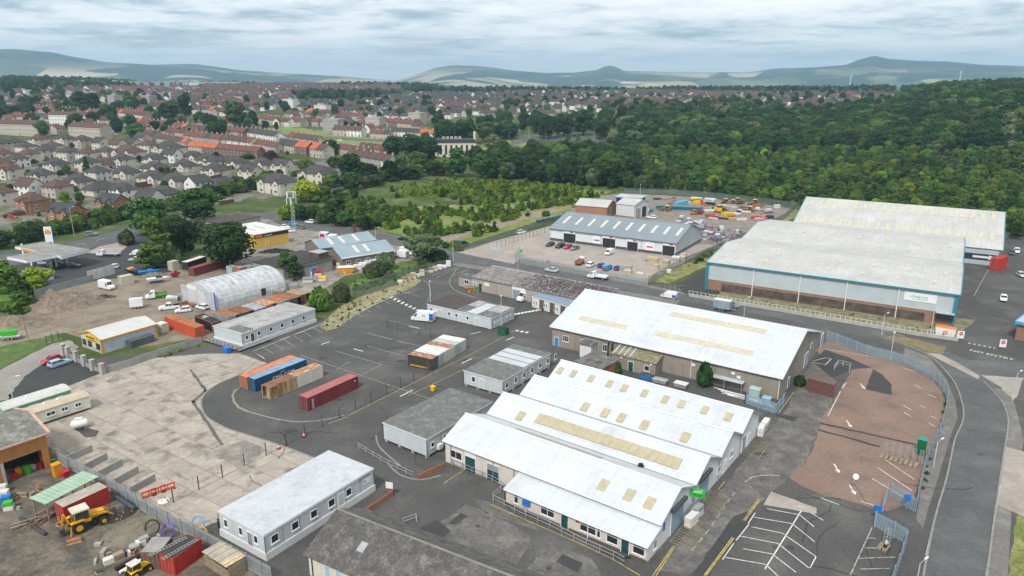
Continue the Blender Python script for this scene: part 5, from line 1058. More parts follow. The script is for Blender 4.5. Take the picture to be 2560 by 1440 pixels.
def cabin(name,label,A,B,C,z,wall,roof,wins=(),doors=(),ewins=(),lift=0.0,skirt=None,roofs=(),mods=0,band=None,cat='portable cabin'):
 """portable building: front along A-B, end wall on the far right side"""
 f=Fr(A,B,C,z);t=f.thing(name,label,cat,None);L,Wd=f.L,f.W
 mb=MB().box(0,0,lift,L,Wd,z-0.02);mb.obj('wall',wall,t);MB().box(-0.12,-0.12,z-0.25,L+0.12,Wd+0.12,z).obj('fascia',band or M('cabin_fascia',(0.58,0.6,0.61),0.6,0.05),t)
 MB().box(-0.06,-0.06,z,L+0.06,Wd+0.06,z+0.06).obj('roof',roof,t)
 for(u0,u1,v0,v1,m)in roofs:MB().box(L*u0,Wd*v0,z+0.06,L*u1,Wd*v1,z+0.09).obj('roof_sheet',m,t)
 if lift>0.15:
  if skirt:MB().box(-0.15,-0.15,0,L+0.15,Wd+0.15,lift+0.15).obj('skirt',skirt,t)
  else:
   for i in range(4):
    for j in range(6):MB().box(L*i/3*0.94+0.1,Wd*j/5*0.94+0.1,0,L*i/3*0.94+0.6,Wd*j/5*0.94+0.6,lift).obj('support_block',CONC,t)
 for k in range(1,mods):
  y=Wd*k/mods;MB().box(L,y-0.04,lift,L+0.025,y+0.04,z-0.25).obj('module_joint',STEEL,t)
 for px,py,w,h in wins:q=f.front(px,py);win(t,w,h,(q.x,-0.02,lift+1.5),0,0)
 for px,py,w,h in ewins:q=f.end(px,py,L);win(t,w,h,(L+0.02,q.y,lift+1.5),pi/2,0)
 for px,py,end,m in doors:
  q=f.end(px,py,L)if end else f.front(px,py);door(t,0.95,2.05,(L,q.y,lift)if end else(q.x,0,lift),pi/2 if end else 0,m)
 for x,y in((-0.08,-0.08),(L+0.08,-0.08),(L+0.08,Wd+0.08)):MB().tube((x,y,0),(x,y,z-0.2),0.05,None,6).obj('downpipe',DGREY,t)
 return f,t
CW=M('cabin_white',(0.62,0.64,0.66),0.6,0.05,0.4,wave=None);CG=M('cabin_pale_grey',(0.5,0.53,0.55),0.6,0.06,0.4,streak=True)
CROOF=M('cabin_white_roof',(0.46,0.48,0.51),0.8,0.08,0.4,c2=(0.38,0.395,0.415),pos=(0.52,0.75),fine=0.08,fsc=3);GROOF=M('cabin_mossy_roof',(0.13,0.135,0.13),0.9,0.18,0.6,c2=(0.2,0.205,0.2),pos=(0.5,0.7),fine=0.25,fsc=3)
MROOF=M('cabin_mixed_roof',(0.36,0.35,0.345),0.9,0.14,0.3,c2=(0.27,0.26,0.255),pos=(0.45,0.62),fine=0.12,fsc=2)
DKGREY=M('cabin_door_grey',(0.25,0.25,0.26),0.6)
fo,to=cabin('office_cabin','long white flat roofed office cabin on a white skirt beside the palisade fence',(546,1277),(660,1337),(825,1128),3.75,CG,CROOF,[(565,1307,0.8,1.2),(602,1326,0.8,1.2),(640,1345,0.8,1.2)],[(626,1345,0,DKGREY),(852,1240,1,CG)],[(686,1338,1.2,1.2),(737,1307,1.2,1.2),(784,1278,1.2,1.2),(828,1250,1.2,1.2),(871,1225,1.1,1.2)],0.9,WWALL,mods=7)
h=fo.end(918,1208,fo.L);MB().box(fo.L,h.y-0.7,2.0,fo.L+0.03,h.y+0.7,3.0).obj('notice_panel',WHITE,to);MB().box(fo.L+0.03,h.y-0.6,2.3,fo.L+0.04,h.y-0.3,2.6).obj('notice_print',M('sign_blue',None),to)
for q in(904,917):h=fo.end(q,1194,fo.L);MB().box(fo.L,h.y-0.6,3.0,fo.L+0.06,h.y+0.6,3.3).obj('vent_grille',STEEL,to)
f,t=cabin('classroom_cabin','wide grey portable block with mossy roof raised on concrete blocks',(958,1055),(1066,1097),(1102,962),3.6,CG,GROOF,[],[],[(1081,1103,0.8,0.9),(1111,1085,0.8,1.2)],0.5,mods=5)
h=f.end(1097,1100,f.L);MB().box(f.L,h.y-0.5,0.7,f.L+0.5,h.y+0.5,1.5).obj('air_conditioner',WHITE,t)
f,t=cabin('meeting_cabin','grey portable block with three white roof sheets and row of end windows',(1160,925),(1257,952),(1278,859),3.3,CG,GROOF,[(1184,943,0.9,1.2)],[(1205,952,0,CG)],[(1267,959,0.9,1.2),(1289,946,0.9,1.2),(1310,935,0.9,1.2),(1330,923,0.9,1.2),(1350,912,0.9,1.2),(1369,901,0.9,1.2),(1388,891,0.8,1.2)],0.4,roofs=[(0.03,0.98,0.44,0.56,CROOF),(0.03,0.98,0.58,0.7,CROOF),(0.03,0.98,0.72,0.84,CROOF)],mods=6)
f,t=cabin('canteen_cabin','long grey cabin with stained roof and seven end windows above the bays',(533,814),(604,834),(733,759),3.5,CG,MROOF,[],[(632,850,1,M('brown_door',(0.1,0.06,0.04),0.6))],[(617,843,0.8,1.1),(647,832,0.9,1.1),(677,824,0.9,1.1),(705,815,0.9,1.1),(732,807,0.9,1.1),(759,799,0.9,1.1)],0.7,WWALL,[(0.45,0.98,0.02,0.16,GROOF)],6)
h=f.end(632,834,f.L);MB().box(f.L,h.y-0.6,2.0,f.L+0.03,h.y+0.6,2.6).obj('notice_panel',WHITE,t)
# its decking ramp
MB().box(-1.6,-2.2,0.35,f.L+0.6,-0.2,0.45).box(f.L+0.2,-2.2,0.35,f.L+1.6,7,0.45).obj('deck',M('grey_deck',(0.2,0.2,0.2),0.9),t)
for k in range(9):MB().box(-1.5+k*1.35,-2.2,0,-1.42+k*1.35,-2.1,1.3).obj('deck_post',DARKSTEEL,t)
f,t=cabin('workshop_cabin','low grey cabin with patched roof sheets and blue blinds beside parked van',(1068,759),(1229,795),(1130,737),3.1,CG,FELT,[(1078,772,0.8,1.0),(1123,782,0.8,1.0),(1141,786,0.8,1.0),(1169,792,0.8,1.0)],[(1101,777,0,CG),(1150,789,0,CG),(1192,798,0,CG)],[(1237,800,0.5,0.4),(1246,796,0.5,0.4),(1267,786,0.5,0.4),(1277,782,0.5,0.4)],0.2,roofs=[(0.0,0.45,0.0,1.0,M('brown_felt',(0.075,0.06,0.055),0.95,0.15,0.5)),(0.62,0.78,0.02,0.9,CROOF),(0.46,0.6,0.5,0.98,MROOF),(0.8,0.98,0.4,0.95,MROOF)])
q=f.front(1090,775);MB().box(q.x-0.6,-0.05,1.4,q.x+0.6,-0.01,2.2).obj('notice_panel',WHITE,t)
# white and brown panelled cabin
f,t=cabin('panelled_cabin','white cabin with brown panels and blue roof by the white shed',(1330,740),(1428,768),(1352,724),3.2,WWALL,M('blue_grey_felt',(0.2,0.25,0.32),0.9,0.08,0.5),[],[],[],0.15)
for k in range(4):MB().box(f.L*(0.2+0.27*k),-0.06,0.2,f.L*(0.32+0.27*k),-0.005,2.9).obj('brown_panel',M('panel_brown',(0.13,0.09,0.06),0.8),t)
for k in range(4):
 for j in range(2):win(t,0.5,1.2,(f.L*(0.06+0.27*k+0.06*j),-0.02,1.6),0,0)
 # ------- long low harled store with flowering roof, by the road
MOSSR=M('weedy_sheet_roof',(0.17,0.155,0.145),0.95,0.25,0.5,c2=(0.26,0.24,0.23),pos=(0.45,0.65),fine=0.3,fsc=3,bump=0.05,bsc=2)
def low_store():
 f=Fr((1180,693),(1333,724),(1219,664),3.7);L=(P(1541,736,3.7).to_2d()-f.o).dot(f.u);b=f.loc(1219,664,5.0);Wd=b.y;t=f.thing('harled_store','long low harled store with weedy flowering grey roof beside the road','store')
 MB().poly([(0,0,0),(L,0,0),(L,0,3.7),(0,0,3.7)]).poly([(L,0,0),(L,Wd,0),(L,Wd,5.0),(L,0,3.7)]).poly([(L,Wd,0),(0,Wd,0),(0,Wd,5),(L,Wd,5)]).poly([(0,Wd,0),(0,0,0),(0,0,3.7),(0,Wd,5.0)]).obj('wall',HARL,t)
 slope(-0.3,L+0.3,-0.3,3.68,Wd+0.2,5.0,MOSSR,t);MB().box(-0.3,Wd+0.2,4.9,L+0.3,Wd+0.5,5.25).obj('parapet',CONC,t)
 R=random.Random(4);mb=MB();mb2=MB()
 for _ in range(1500):
  u=0.35+0.65*R.random()**0.7;x,y=L*u,Wd*R.random();x=round(x/1.2)*1.2+R.gauss(0,0.25);z=3.8+1.3*y/Wd;s=R.uniform(0.1,0.24);(mb if R.random()<0.55 else mb2).tube((x,y,z),(x+R.uniform(-0.1,0.1),y+R.uniform(-0.1,0.1),z+s*2.2),s,0.02,4)
 a=mb.obj('roof_flowers',foliage('purple_flowers',(0.1,0.05,0.11),(0.2,0.1,0.21)),t);a['kind']='stuff';b=mb2.obj('roof_weeds',FO['light'],t);b['kind']='stuff'
 for px,py,m in[(1187,708,M('pale_blue_door',None)),(1201,712,DARKSTEEL)]:h=f.front(px,py);door(t,1.3,2.4,(h.x,0,0),0,m)
 h=f.front(1297,728);door(t,4.2,2.6,(h.x,0,0),0,SHUT,8,'roller_shutter');MB().box(h.x-2.2,-0.1,2.75,h.x+2.2,0,3.6).obj('sign_panel',WHITE,t)
 h=f.front(1217,707);MB().box(h.x-0.9,-0.06,2.0,h.x+0.9,-0.01,2.9).obj('notice_panel',WHITE,t)
 h=f.front(1242,716);downpipe(t,h.x,-0.08,3.6)
 MB().box(-5.6,0.6,0,-0.0,4.6,3.0).obj('annex_wall',HARL,t);MB().box(-5.8,0.4,3.0,0,4.8,3.2).obj('annex_roof',FELT,t);win(t,1.6,1.3,(-2.6,0.58,1.7),0,1)
 return f
low_store()
def slate_hall():
 ez=3.2;f=Fr((770,1382),(1010,1487),(843,1287),ez);b=f.loc(913,1277,ez);Wd=b.y;L=f.L+30;rz=5.9;m=Wd*0.55;t=f.thing('asbestos_hall','cream hall with dark lichened corrugated roof and one rooflight','hall')
 cr=M('corrugated_asbestos',(0.095,0.088,0.082),0.95,0.22,0.5,c2=(0.17,0.16,0.15),pos=(0.5,0.7),wave=('X',0.3),fine=0.3,fsc=4)
 MB().poly([(0,0,0),(L,0,0),(L,0,ez),(0,0,ez)]).poly([(0,Wd,0),(0,0,0),(0,0,ez),(0,m,rz),(0,Wd,ez)]).poly([(L,Wd,0),(0,Wd,0),(0,Wd,ez),(L,Wd,ez)]).obj('wall',WALL['cream'],t)
 slope(-0.4,L,-0.5,ez-0.15,m,rz,cr,t);slope(-0.4,L,Wd+0.5,ez-0.15,m,rz,cr,t);MB().tube((-0.4,m,rz+0.08),(L,m,rz+0.08),0.16,None,6).obj('ridge_cap',M('lichen_ridge',(0.2,0.19,0.17),0.95),t)
 h=f.hit(906,1368,(0,0,ez+0.1),(0,-(rz-ez),m));rooflight(t,h,1.0,1.3,atan2(rz-ez,m),STEEL)
 for px,py in((818,1418),(846,1432),(880,1448)):h=f.front(px,py);win(t,1.0,1.8,(h.x,-0.02,1.7),0,0,glass=M('pale_blind',(0.35,0.5,0.55),0.4))
 MB().tube((0.6,-0.1,0),(0.6,-0.1,ez),0.06).obj('downpipe',BLACK,t)
slate_hall()
# ------------------------------------------------------------------ shipping containers
def ribbed(mb,p0,p1,z0,z1,depth,per=0.28,mi=0):
 """folded sheet wall from p0 to p1, folds towards the inside"""
 a,b=Vector(p0),Vector(p1);d=b-a;L=d.length;d/=L;n=Vector((-d.y,d.x))*depth;k=max(2,int(L/per));pts=[]
 for i in range(k):
  s=L*i/k;w=L/k
  for t,o in((0,0),(0.35,0),(0.5,1),(0.85,1)):pts.append(a+d*(s+t*w)+n*o)
 pts.append(b)
 for p,q in zip(pts,pts[1:]):mb.poly([(p.x,p.y,z0),(q.x,q.y,z0),(q.x,q.y,z1),(p.x,p.y,z1)],mi)
def container(label,A,B,mat,top=None,z=2.6,Wd=2.44,doors='left',group=None,world=None,name='shipping_container',open_end=False,trim=None):
 """A to B is the upper long edge nearest the viewer; the box lies to the left of it"""
 if world:o,ang,L=world
 else:
  a,b=P(*A,z),P(*B,z);L=(b-a).length;ang=atan2(b.y-a.y,b.x-a.x);o=a
 t=thing(name,label,'container',(o[0],o[1],0.02),ang,group);tm=trim or mat;H=z-0.02
 for nm,p,q in(('side_panel',(0.05,0),(L-0.05,0)),('side_panel',(L-0.05,Wd),(0.05,Wd)),('end_panel',(L,0.05),(L,Wd-0.05))if doors=='left' else('end_panel',(0,Wd-0.05),(0,0.05))):
  mb=MB();ribbed(mb,p,q,0.15,H-0.1,0.04);mb.obj(nm,mat,t)
 fr=MB()
 for x in(0,L-0.12):
  for y in(0,Wd-0.12):fr.box(x-0.01,y-0.01,0,x+0.13,y+0.13,H)
 for y in(-0.015,Wd-0.105):fr.box(0.12,y,0,L-0.12,y+0.12,0.16).box(0.12,y,H-0.12,L-0.12,y+0.12,H-0.005)
 for x in(-0.015,L-0.105):fr.box(x,0.12,0,x+0.12,Wd-0.12,0.16).box(x,0.12,H-0.12,x+0.12,Wd-0.12,H-0.005)
 fr.obj('frame',tm,t);MB().box(0.1,0.1,0.1,L-0.1,Wd-0.1,0.17).obj('floor',WOOD,t)
 rf=MB();n=max(4,int(L/0.6))
 for k in range(n):rf.box(0.06+(L-0.12)*k/n,0.06,H-0.06,0.06+(L-0.12)*(k+0.82)/n,Wd-0.06,H-0.005+0.025)
 rf.box(0.06,0.06,H-0.05,L-0.06,Wd-0.06,H-0.0);rf.obj('roof',top or mat,t)
 xd=0.0 if doors=='left' else L;sg=-1 if doors=='left' else 1
 for k in range(2):
  if open_end and k==1:continue
  d=MB().box(xd-0.03,0.1+k*1.14,0.16,xd+0.03,1.2+k*1.14,H-0.12).obj('door',mat,t)
  for j in range(2):MB().tube((xd+sg*0.06,0.35+k*1.14+j*0.55,0.15),(xd+sg*0.06,0.35+k*1.14+j*0.55,H-0.12),0.025,None,5).obj('lock_bar',STEEL,d)
 return t
def paint(key,c,rustiness=0.3,**k):
 return M('container_'+key,c,0.6,0.12,0.5,c2=(0.2,0.085,0.04),pos=(0.75-rustiness*0.55,0.9-rustiness*0.5),streak=True,fine=0.1,fsc=5)
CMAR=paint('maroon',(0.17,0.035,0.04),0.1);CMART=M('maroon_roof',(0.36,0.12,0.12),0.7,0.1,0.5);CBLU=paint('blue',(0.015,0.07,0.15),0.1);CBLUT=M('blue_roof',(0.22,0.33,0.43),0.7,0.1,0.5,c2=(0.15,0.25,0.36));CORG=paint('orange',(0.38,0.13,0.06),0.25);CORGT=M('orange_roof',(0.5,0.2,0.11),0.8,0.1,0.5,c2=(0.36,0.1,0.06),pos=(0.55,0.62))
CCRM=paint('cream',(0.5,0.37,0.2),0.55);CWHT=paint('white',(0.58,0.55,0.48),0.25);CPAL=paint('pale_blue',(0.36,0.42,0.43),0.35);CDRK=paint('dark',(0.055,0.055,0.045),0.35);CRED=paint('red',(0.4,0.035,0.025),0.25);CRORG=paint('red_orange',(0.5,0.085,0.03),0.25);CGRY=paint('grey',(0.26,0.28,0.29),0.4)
CCRY=paint('pale_cream',(0.5,0.48,0.36),0.3);CBLK=M('black_paint',(0.018,0.02,0.022),0.6,0.15);CTOPW=M('whitish_top',(0.6,0.6,0.57),0.8,0.1,0.6,c2=(0.42,0.36,0.3),pos=(0.55,0.7))
t=container('long maroon container standing alone on the tarmac',(768.6,996),(894.7,939.7),CMAR,CMART);text_on(t,'SEACO',0.62,(0.95,-0.03,2.05),(pi/2,pi/2,0),WHITE,align='LEFT')
text_on(t,'6r',0.5,(P(894.7,939.7,2.6)-P(768.6,996,2.6)).length*Vector((0.93,0,0))+Vector((0,-0.02,1.7)),(pi/2,0,0),WHITE,'number')
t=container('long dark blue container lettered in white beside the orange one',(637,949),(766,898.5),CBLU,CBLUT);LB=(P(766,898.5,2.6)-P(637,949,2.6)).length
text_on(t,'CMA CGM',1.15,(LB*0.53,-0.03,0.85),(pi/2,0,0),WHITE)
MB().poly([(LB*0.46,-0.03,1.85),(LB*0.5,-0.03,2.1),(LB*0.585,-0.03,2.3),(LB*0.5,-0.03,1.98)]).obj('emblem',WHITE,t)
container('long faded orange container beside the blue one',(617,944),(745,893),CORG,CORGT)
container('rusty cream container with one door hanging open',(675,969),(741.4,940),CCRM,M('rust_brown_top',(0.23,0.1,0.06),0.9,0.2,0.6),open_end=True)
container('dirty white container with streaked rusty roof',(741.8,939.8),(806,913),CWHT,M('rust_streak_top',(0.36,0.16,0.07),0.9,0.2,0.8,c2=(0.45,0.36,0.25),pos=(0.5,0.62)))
a0,b0=P(1019,886,2.6),P(1092,901,2.6);ang=atan2(b0.y-a0.y,b0.x-a0.x);nv=Vector((-sin(ang),cos(ang),0));e0=P(1108,839,2.6);st=(e0-a0).dot(nv)/5.8
RT=M('red_rust_top',(0.33,0.13,0.07),0.9,0.2,0.7,c2=(0.42,0.38,0.32),pos=(0.52,0.6))
for k,(m,tp,lb)in enumerate([(CDRK,RT,'black container with rusty top at the near end of the row of six'),(CPAL,CTOPW,'pale blue container second in the row of six'),(CWHT,CTOPW,'white container third in the row of six'),(CWHT,RT,'white container with rust patched top in the row of six'),(CPAL,M('grey_top',(0.44,0.42,0.4),0.8,0.1),'grey topped pale container fifth in the row of six'),(CWHT,M('clean_white',(0.68,0.67,0.65),0.7,0.04),'clean white topped container at the far end of the row')]):
 o=a0+nv*st*k;c=container(lb,None,None,m,tp,doors='right',world=((o.x,o.y),ang,6.06),group='row of six containers')
 if k==0:MB().box(0.6,-0.03,0.25,4.8,-0.016,0.55).obj('yellow_stripe',M('yellow_paint',(0.55,0.3,0.02),0.6),c)
 # left yard
container('orange red container with rusty roof between white box and black container',(410,792),(486,820),CRORG,M('orange_rust_top',(0.42,0.16,0.07),0.9,0.15,0.6,c2=(0.3,0.1,0.05)),doors='right')
t=container('black container with orange edges and white letters on its roof',(486,789),(529,807),CBLK,CBLK,doors='right',trim=M('orange_edge',(0.45,0.12,0.04),0.7));text_on(t,'NJ',1.9,(3.0,0.6,2.66),(0,0,0),WHITE)
tops=[M('rt%d'%k,c,0.9,0.2,0.7,c2=d,pos=(0.48,0.6))for k,(c,d)in enumerate([((0.36,0.15,0.07),(0.22,0.1,0.06)),((0.25,0.1,0.05),(0.15,0.08,0.05)),((0.33,0.38,0.42),(0.27,0.22,0.18)),((0.4,0.17,0.08),(0.48,0.4,0.3)),((0.42,0.15,0.06),(0.27,0.1,0.05)),((0.28,0.12,0.07),(0.2,0.12,0.08)),((0.3,0.25,0.17),(0.4,0.2,0.1)),((0.26,0.25,0.22),(0.35,0.3,0.22))])]
a1,b1=P(532,782,2.6),P(573,794,2.6);an1=atan2(b1.y-a1.y,b1.x-a1.x);n1=Vector((-sin(an1),cos(an1),0));u1=Vector((cos(an1),sin(an1),0));far1=(P(770,716,2.6)-a1).dot(n1)
for k in range(8):
 o=a1+n1*(far1*k/8)+u1*(0.4*(k%3));container(['rusty orange topped','dark brown rusty','blue grey topped','mottled orange and white topped','bright rust topped','dull brown rusty','tan and rust topped','grey weathered'][k]+' old container in the row beside the arched shed',None,None,[CGRY,CDRK,CGRY,CORG,CPAL,CDRK,CMAR,CGRY][k],tops[k],Wd=far1/8*0.96,doors='right',world=((o.x,o.y),an1,6.06),group='old containers beside the arched shed')
container('long maroon container with white doors marks near the dark trees',(484,671),(572,646),CMAR,M('maroon_old_top',(0.24,0.07,0.06),0.8,0.15,0.6));container('white roofed container behind the maroon one',(468,656),(515,641),CBLK,CTOPW)
container('pale cream container among the boats',(303,693),(333,687),CCRY,M('cream_top',(0.46,0.45,0.38),0.8));container('cream tank box beside the dark conifer',(430,655),(446,651),CCRY,z=3.0,Wd=2.2)
for k,(x,y,m)in enumerate([(565,665,CPAL),(585,667,CORG),(608,664,CGRY)]):q=P(x,y,2.4);container(['pale blue framed','grey and orange','plain grey'][k]+' small steel box store behind the arched shed',None,None,m,CGRY,z=2.4,Wd=2.2,world=((q.x,q.y),an1,3.0),group='small steel stores')
t=container('red container beside the open sided timber rack in the scrap yard',(157,1269),(270,1217),CRED,M('grey_white_top',(0.36,0.34,0.29),0.9,0.2,0.6),group='red containers in the scrap yard');container('bright red container with black roof under ladders',(433,1397),(503,1347),CRED,M('black_roof',(0.05,0.05,0.045),0.9,0.2),z=2.5,group='red containers in the scrap yard')
container('brown steel store left of the black roofed red container',(398,1382),(430,1342),M('brown_steel',(0.14,0.08,0.06),0.8),M('pallet_grey',(0.28,0.27,0.24),0.9),z=2.4)
container('maroon container with red end beside the taupe shed',(2019,945),(2085,963),M('maroon_board',(0.15,0.07,0.065),0.8,0.15,1.0),M('brown_top',(0.14,0.1,0.08),0.9,0.12),doors='right');container('white box store in front of the orange red container',(403,812),(420,806),CWHT,CTOPW,z=2.3,Wd=2.3)
container('tall bright red box beside the far warehouse corner',(2499,648),(2522,640),CRED,CRED,z=4.0)
# ------------------------------------------------------------------ vehicles
VC={}
LAMP=M('headlamp',(0.6,0.62,0.62),0.2);TAIL=M('tail_lamp',(0.4,0.02,0.02),0.3)
def wheel(r=0.32,w=0.22):
 mb=MB();mb.loft([[(r*a*cos(2*pi*k/14),y,r*a*sin(2*pi*k/14))for k in range(14)]for a,y in((0.9,-w/2),(1,-w/2+0.04),(1,w/2-0.04),(0.9,w/2))])
 rim=MB();rim.loft([[(r*0.62*a*cos(2*pi*k/10),y,r*0.62*a*sin(2*pi*k/10))for k in range(10)]for a,y in((1,-w/2-0.012),(1,w/2+0.012))])
 return mb.mesh('tyre',RUBBER),rim.mesh('rim',STEEL)
WH={r:wheel(r)for r in(0.31,0.36,0.45)}
def add_wheels(t,xs,w,r):
 for x in xs:
  for y in(-w/2+0.12,w/2-0.12):o=mesh_obj('wheel',WH[r][0],t,(x,y,r));mesh_obj('rim',WH[r][1],o)
def ringx(x,w,z0,zm,z1,tw):return[(x,-w,z0),(x,-w,zm),(x,-w*tw,z1),(x,w*tw,z1),(x,w,zm),(x,w,z0)]
def car_mesh(kind):
 """front is +x"""
 if kind in VC:return VC[kind]
 L,Wd,H,belt,hood,cb,ct={'hatch':(4.05,1.74,1.48,0.92,0.88,(-1.9,0.75),(-1.55,0.05)),'suv':(4.5,1.84,1.66,1.05,1.02,(-2.1,0.85),(-1.85,0.2)),'estate':(4.6,1.8,1.48,0.93,0.88,(-2.15,0.8),(-1.8,0.1)),'saloon':(4.6,1.8,1.44,0.92,0.88,(-1.7,0.85),(-1.0,0.15)),'pickup':(5.2,1.86,1.78,1.1,1.08,(-0.75,1.15),(-0.55,0.55))}[kind]
 w=Wd/2;b=MB();h2=L/2;rear=belt if kind!='pickup' else 1.05
 b.loft([ringx(-h2,w*0.86,0.4,0.6,rear*0.86,0.9),ringx(-h2+0.12,w*0.97,0.28,0.62,rear*0.97,0.93),ringx(cb[0],w,0.26,0.66,rear,0.94),ringx(cb[1],w,0.26,0.66,belt,0.94),ringx(cb[1]+0.2,w,0.26,0.64,hood,0.92),ringx(h2-0.35,w*0.96,0.28,0.58,hood-0.12,0.88),ringx(h2-0.06,w*0.86,0.34,0.52,hood-0.28,0.85),ringx(h2,w*0.8,0.42,0.5,hood-0.36,0.85)])
 if kind=='pickup':b2=MB().box(-h2+0.1,-w*0.82,rear-0.0,cb[0]-0.05,w*0.82,rear+0.02)
 g=MB();z0,z1=belt-0.02,H-0.07;g.loft([[(cb[0]+0.06,-w*0.9,z0),(cb[1]-0.04,-w*0.9,z0),(cb[1]-0.04,w*0.9,z0),(cb[0]+0.06,w*0.9,z0)],[(ct[0]+0.04,-w*0.72,z1),(ct[1]-0.02,-w*0.72,z1),(ct[1]-0.02,w*0.72,z1),(ct[0]+0.04,w*0.72,z1)]])
 r=MB();r.loft([[(ct[0]-0.03,-w*0.74,z1-0.02),(ct[1]+0.03,-w*0.74,z1-0.02),(ct[1]+0.03,w*0.74,z1-0.02),(ct[0]-0.03,w*0.74,z1-0.02)],[(ct[0]+0.08,-w*0.66,H),(ct[1]-0.1,-w*0.66,H),(ct[1]-0.1,w*0.66,H),(ct[0]+0.08,w*0.66,H)]])
 for s in(-1,1):
  for(xb,xt)in((cb[0]+0.02,ct[0]),(cb[1],ct[1]),((cb[0]+cb[1])/2-0.1,(ct[0]+ct[1])/2-0.05)):r.tube((xb,s*w*0.9,belt-0.02),(xt,s*w*0.735,z1),0.045,0.04,5)
 VC[kind]=(b.mesh('body',WHITE),g.mesh('window_glass',GLASS),r.mesh('roof',WHITE),L,Wd,H,hood,belt);return VC[kind]
def paintm(key,c):return M('car_'+key,c,0.25,0.03,0.5,fine=0.02,spec=0.6)
CAR={k:paintm(k,c)for k,c in{'white':(0.72,0.73,0.74),'silver':(0.45,0.48,0.5),'grey':(0.16,0.18,0.2),'black':(0.015,0.017,0.02),'red':(0.42,0.015,0.025),'blue':(0.02,0.06,0.28),'navy':(0.015,0.025,0.09),'lightblue':(0.3,0.42,0.55),'orange':(0.36,0.12,0.03),'yellow':(0.62,0.32,0.01),'green':(0.05,0.42,0.03),'skyblue':(0.03,0.3,0.55)}.items()}
def car(px,py,deg,kind,col,label,group=None,ter=False):
 p=G(px,py)if ter else P(px,py);b,g,r,L,Wd,H,hood,belt=car_mesh(kind);t=thing('parked_car' if kind!='pickup' else 'pickup_truck',label,'car' if kind!='pickup' else 'pickup',(p.x,p.y,p.z+0.03),radians(deg),group)
 set_mat(mesh_obj('body',b,t),CAR[col]);mesh_obj('window_glass',g,t);set_mat(mesh_obj('roof',r,t),CAR[col]);add_wheels(t,(-L/2+0.8,L/2-0.85),Wd,0.36 if kind in('suv','pickup')else 0.31)
 for s in(-1,1):MB().box(-0.06,-0.2,-0.07,0.05,0.2,0.07).obj('headlight',LAMP,t,(L/2-0.08,s*Wd*0.31,hood-0.3));MB().box(-0.04,-0.1,-0.14,0.05,0.1,0.14).obj('tail_light',TAIL,t,(-L/2+0.06,s*Wd*0.37,belt-0.16))
 MB().box(-0.02,-0.26,-0.06,0.0,0.26,0.06).obj('number_plate',M('yellow_paint',None),t,(-L/2-0.005,0,0.55))
 if kind=='pickup':MB().box(-L/2+0.12,-Wd*0.4,1.052,-0.8,Wd*0.4,1.07).obj('load_bed',BLACK,t)
 return t
def van(px,py,deg,label,col='white',L=5.6,Wd=2.0,H=2.5,group=None,rear=None):
 """panel van: sloped nose, cab glass, tall body"""
 p=P(px,py);t=thing('panel_van',label,'van',(p.x,p.y,0.03),radians(deg),group);h2,w=L/2,Wd/2;b=MB();n=1.25 if L>5 else 1.0
 b.loft([ringx(-h2,w*0.95,0.4,1.2,H*0.95,0.88),ringx(-h2+0.12,w,0.32,1.3,H,0.9),ringx(h2-n-0.75,w,0.32,1.3,H,0.9),ringx(h2-n-0.35,w,0.32,1.2,H*0.93,0.86),ringx(h2-n+0.35,w,0.32,0.9,H*0.57,0.9),ringx(h2-0.3,w*0.96,0.32,0.75,H*0.43,0.86),ringx(h2-0.02,w*0.86,0.38,0.6,H*0.32,0.86)])
 b.obj('body',CAR[col],t)
 x0,x1=h2-n-0.3,h2-n+0.33;z0,z1=H*0.58,H*0.91
 MB().loft([[(x1+0.03,-w*0.8,z0),(x1+0.03,w*0.8,z0),(x1-0.05,w*0.8,z0),(x1-0.05,-w*0.8,z0)],[(x0+0.05,-w*0.74,z1),(x0+0.05,w*0.74,z1),(x0-0.05,w*0.74,z1),(x0-0.05,-w*0.74,z1)]]).obj('windscreen',GLASS,t)
 for s in(-1,1):
  y=s*w*0.985;MB().poly([(x0-0.75,y,H*0.53),(x1-0.1,y,H*0.53),(x0-0.02,s*w*0.91,H*0.84),(x0-0.75,s*w*0.92,H*0.84)][::s]).obj('side_window',GLASS,t)
  MB().box(-0.08,-0.16,-0.1,0.05,0.16,0.12).obj('headlight',LAMP,t,(h2-0.1,s*w*0.66,H*0.35));MB().box(-0.04,-0.08,-0.3,0.04,0.08,0.3).obj('tail_light',TAIL,t,(-h2+0.03,s*w*0.86,1.0))
  MB().box(-0.1,-0.1,-0.16,0.1,0.1,0.16).obj('mirror',BLACK,t,(h2-n+0.1,s*(w+0.12),H*0.58))
 MB().box(-h2-0.02,-0.02,0.5,-h2+0.01,0.02,H*0.9).obj('door_seam',DARKSTEEL,t);add_wheels(t,(-h2+1.0,h2-0.95),Wd,0.36)
 return t
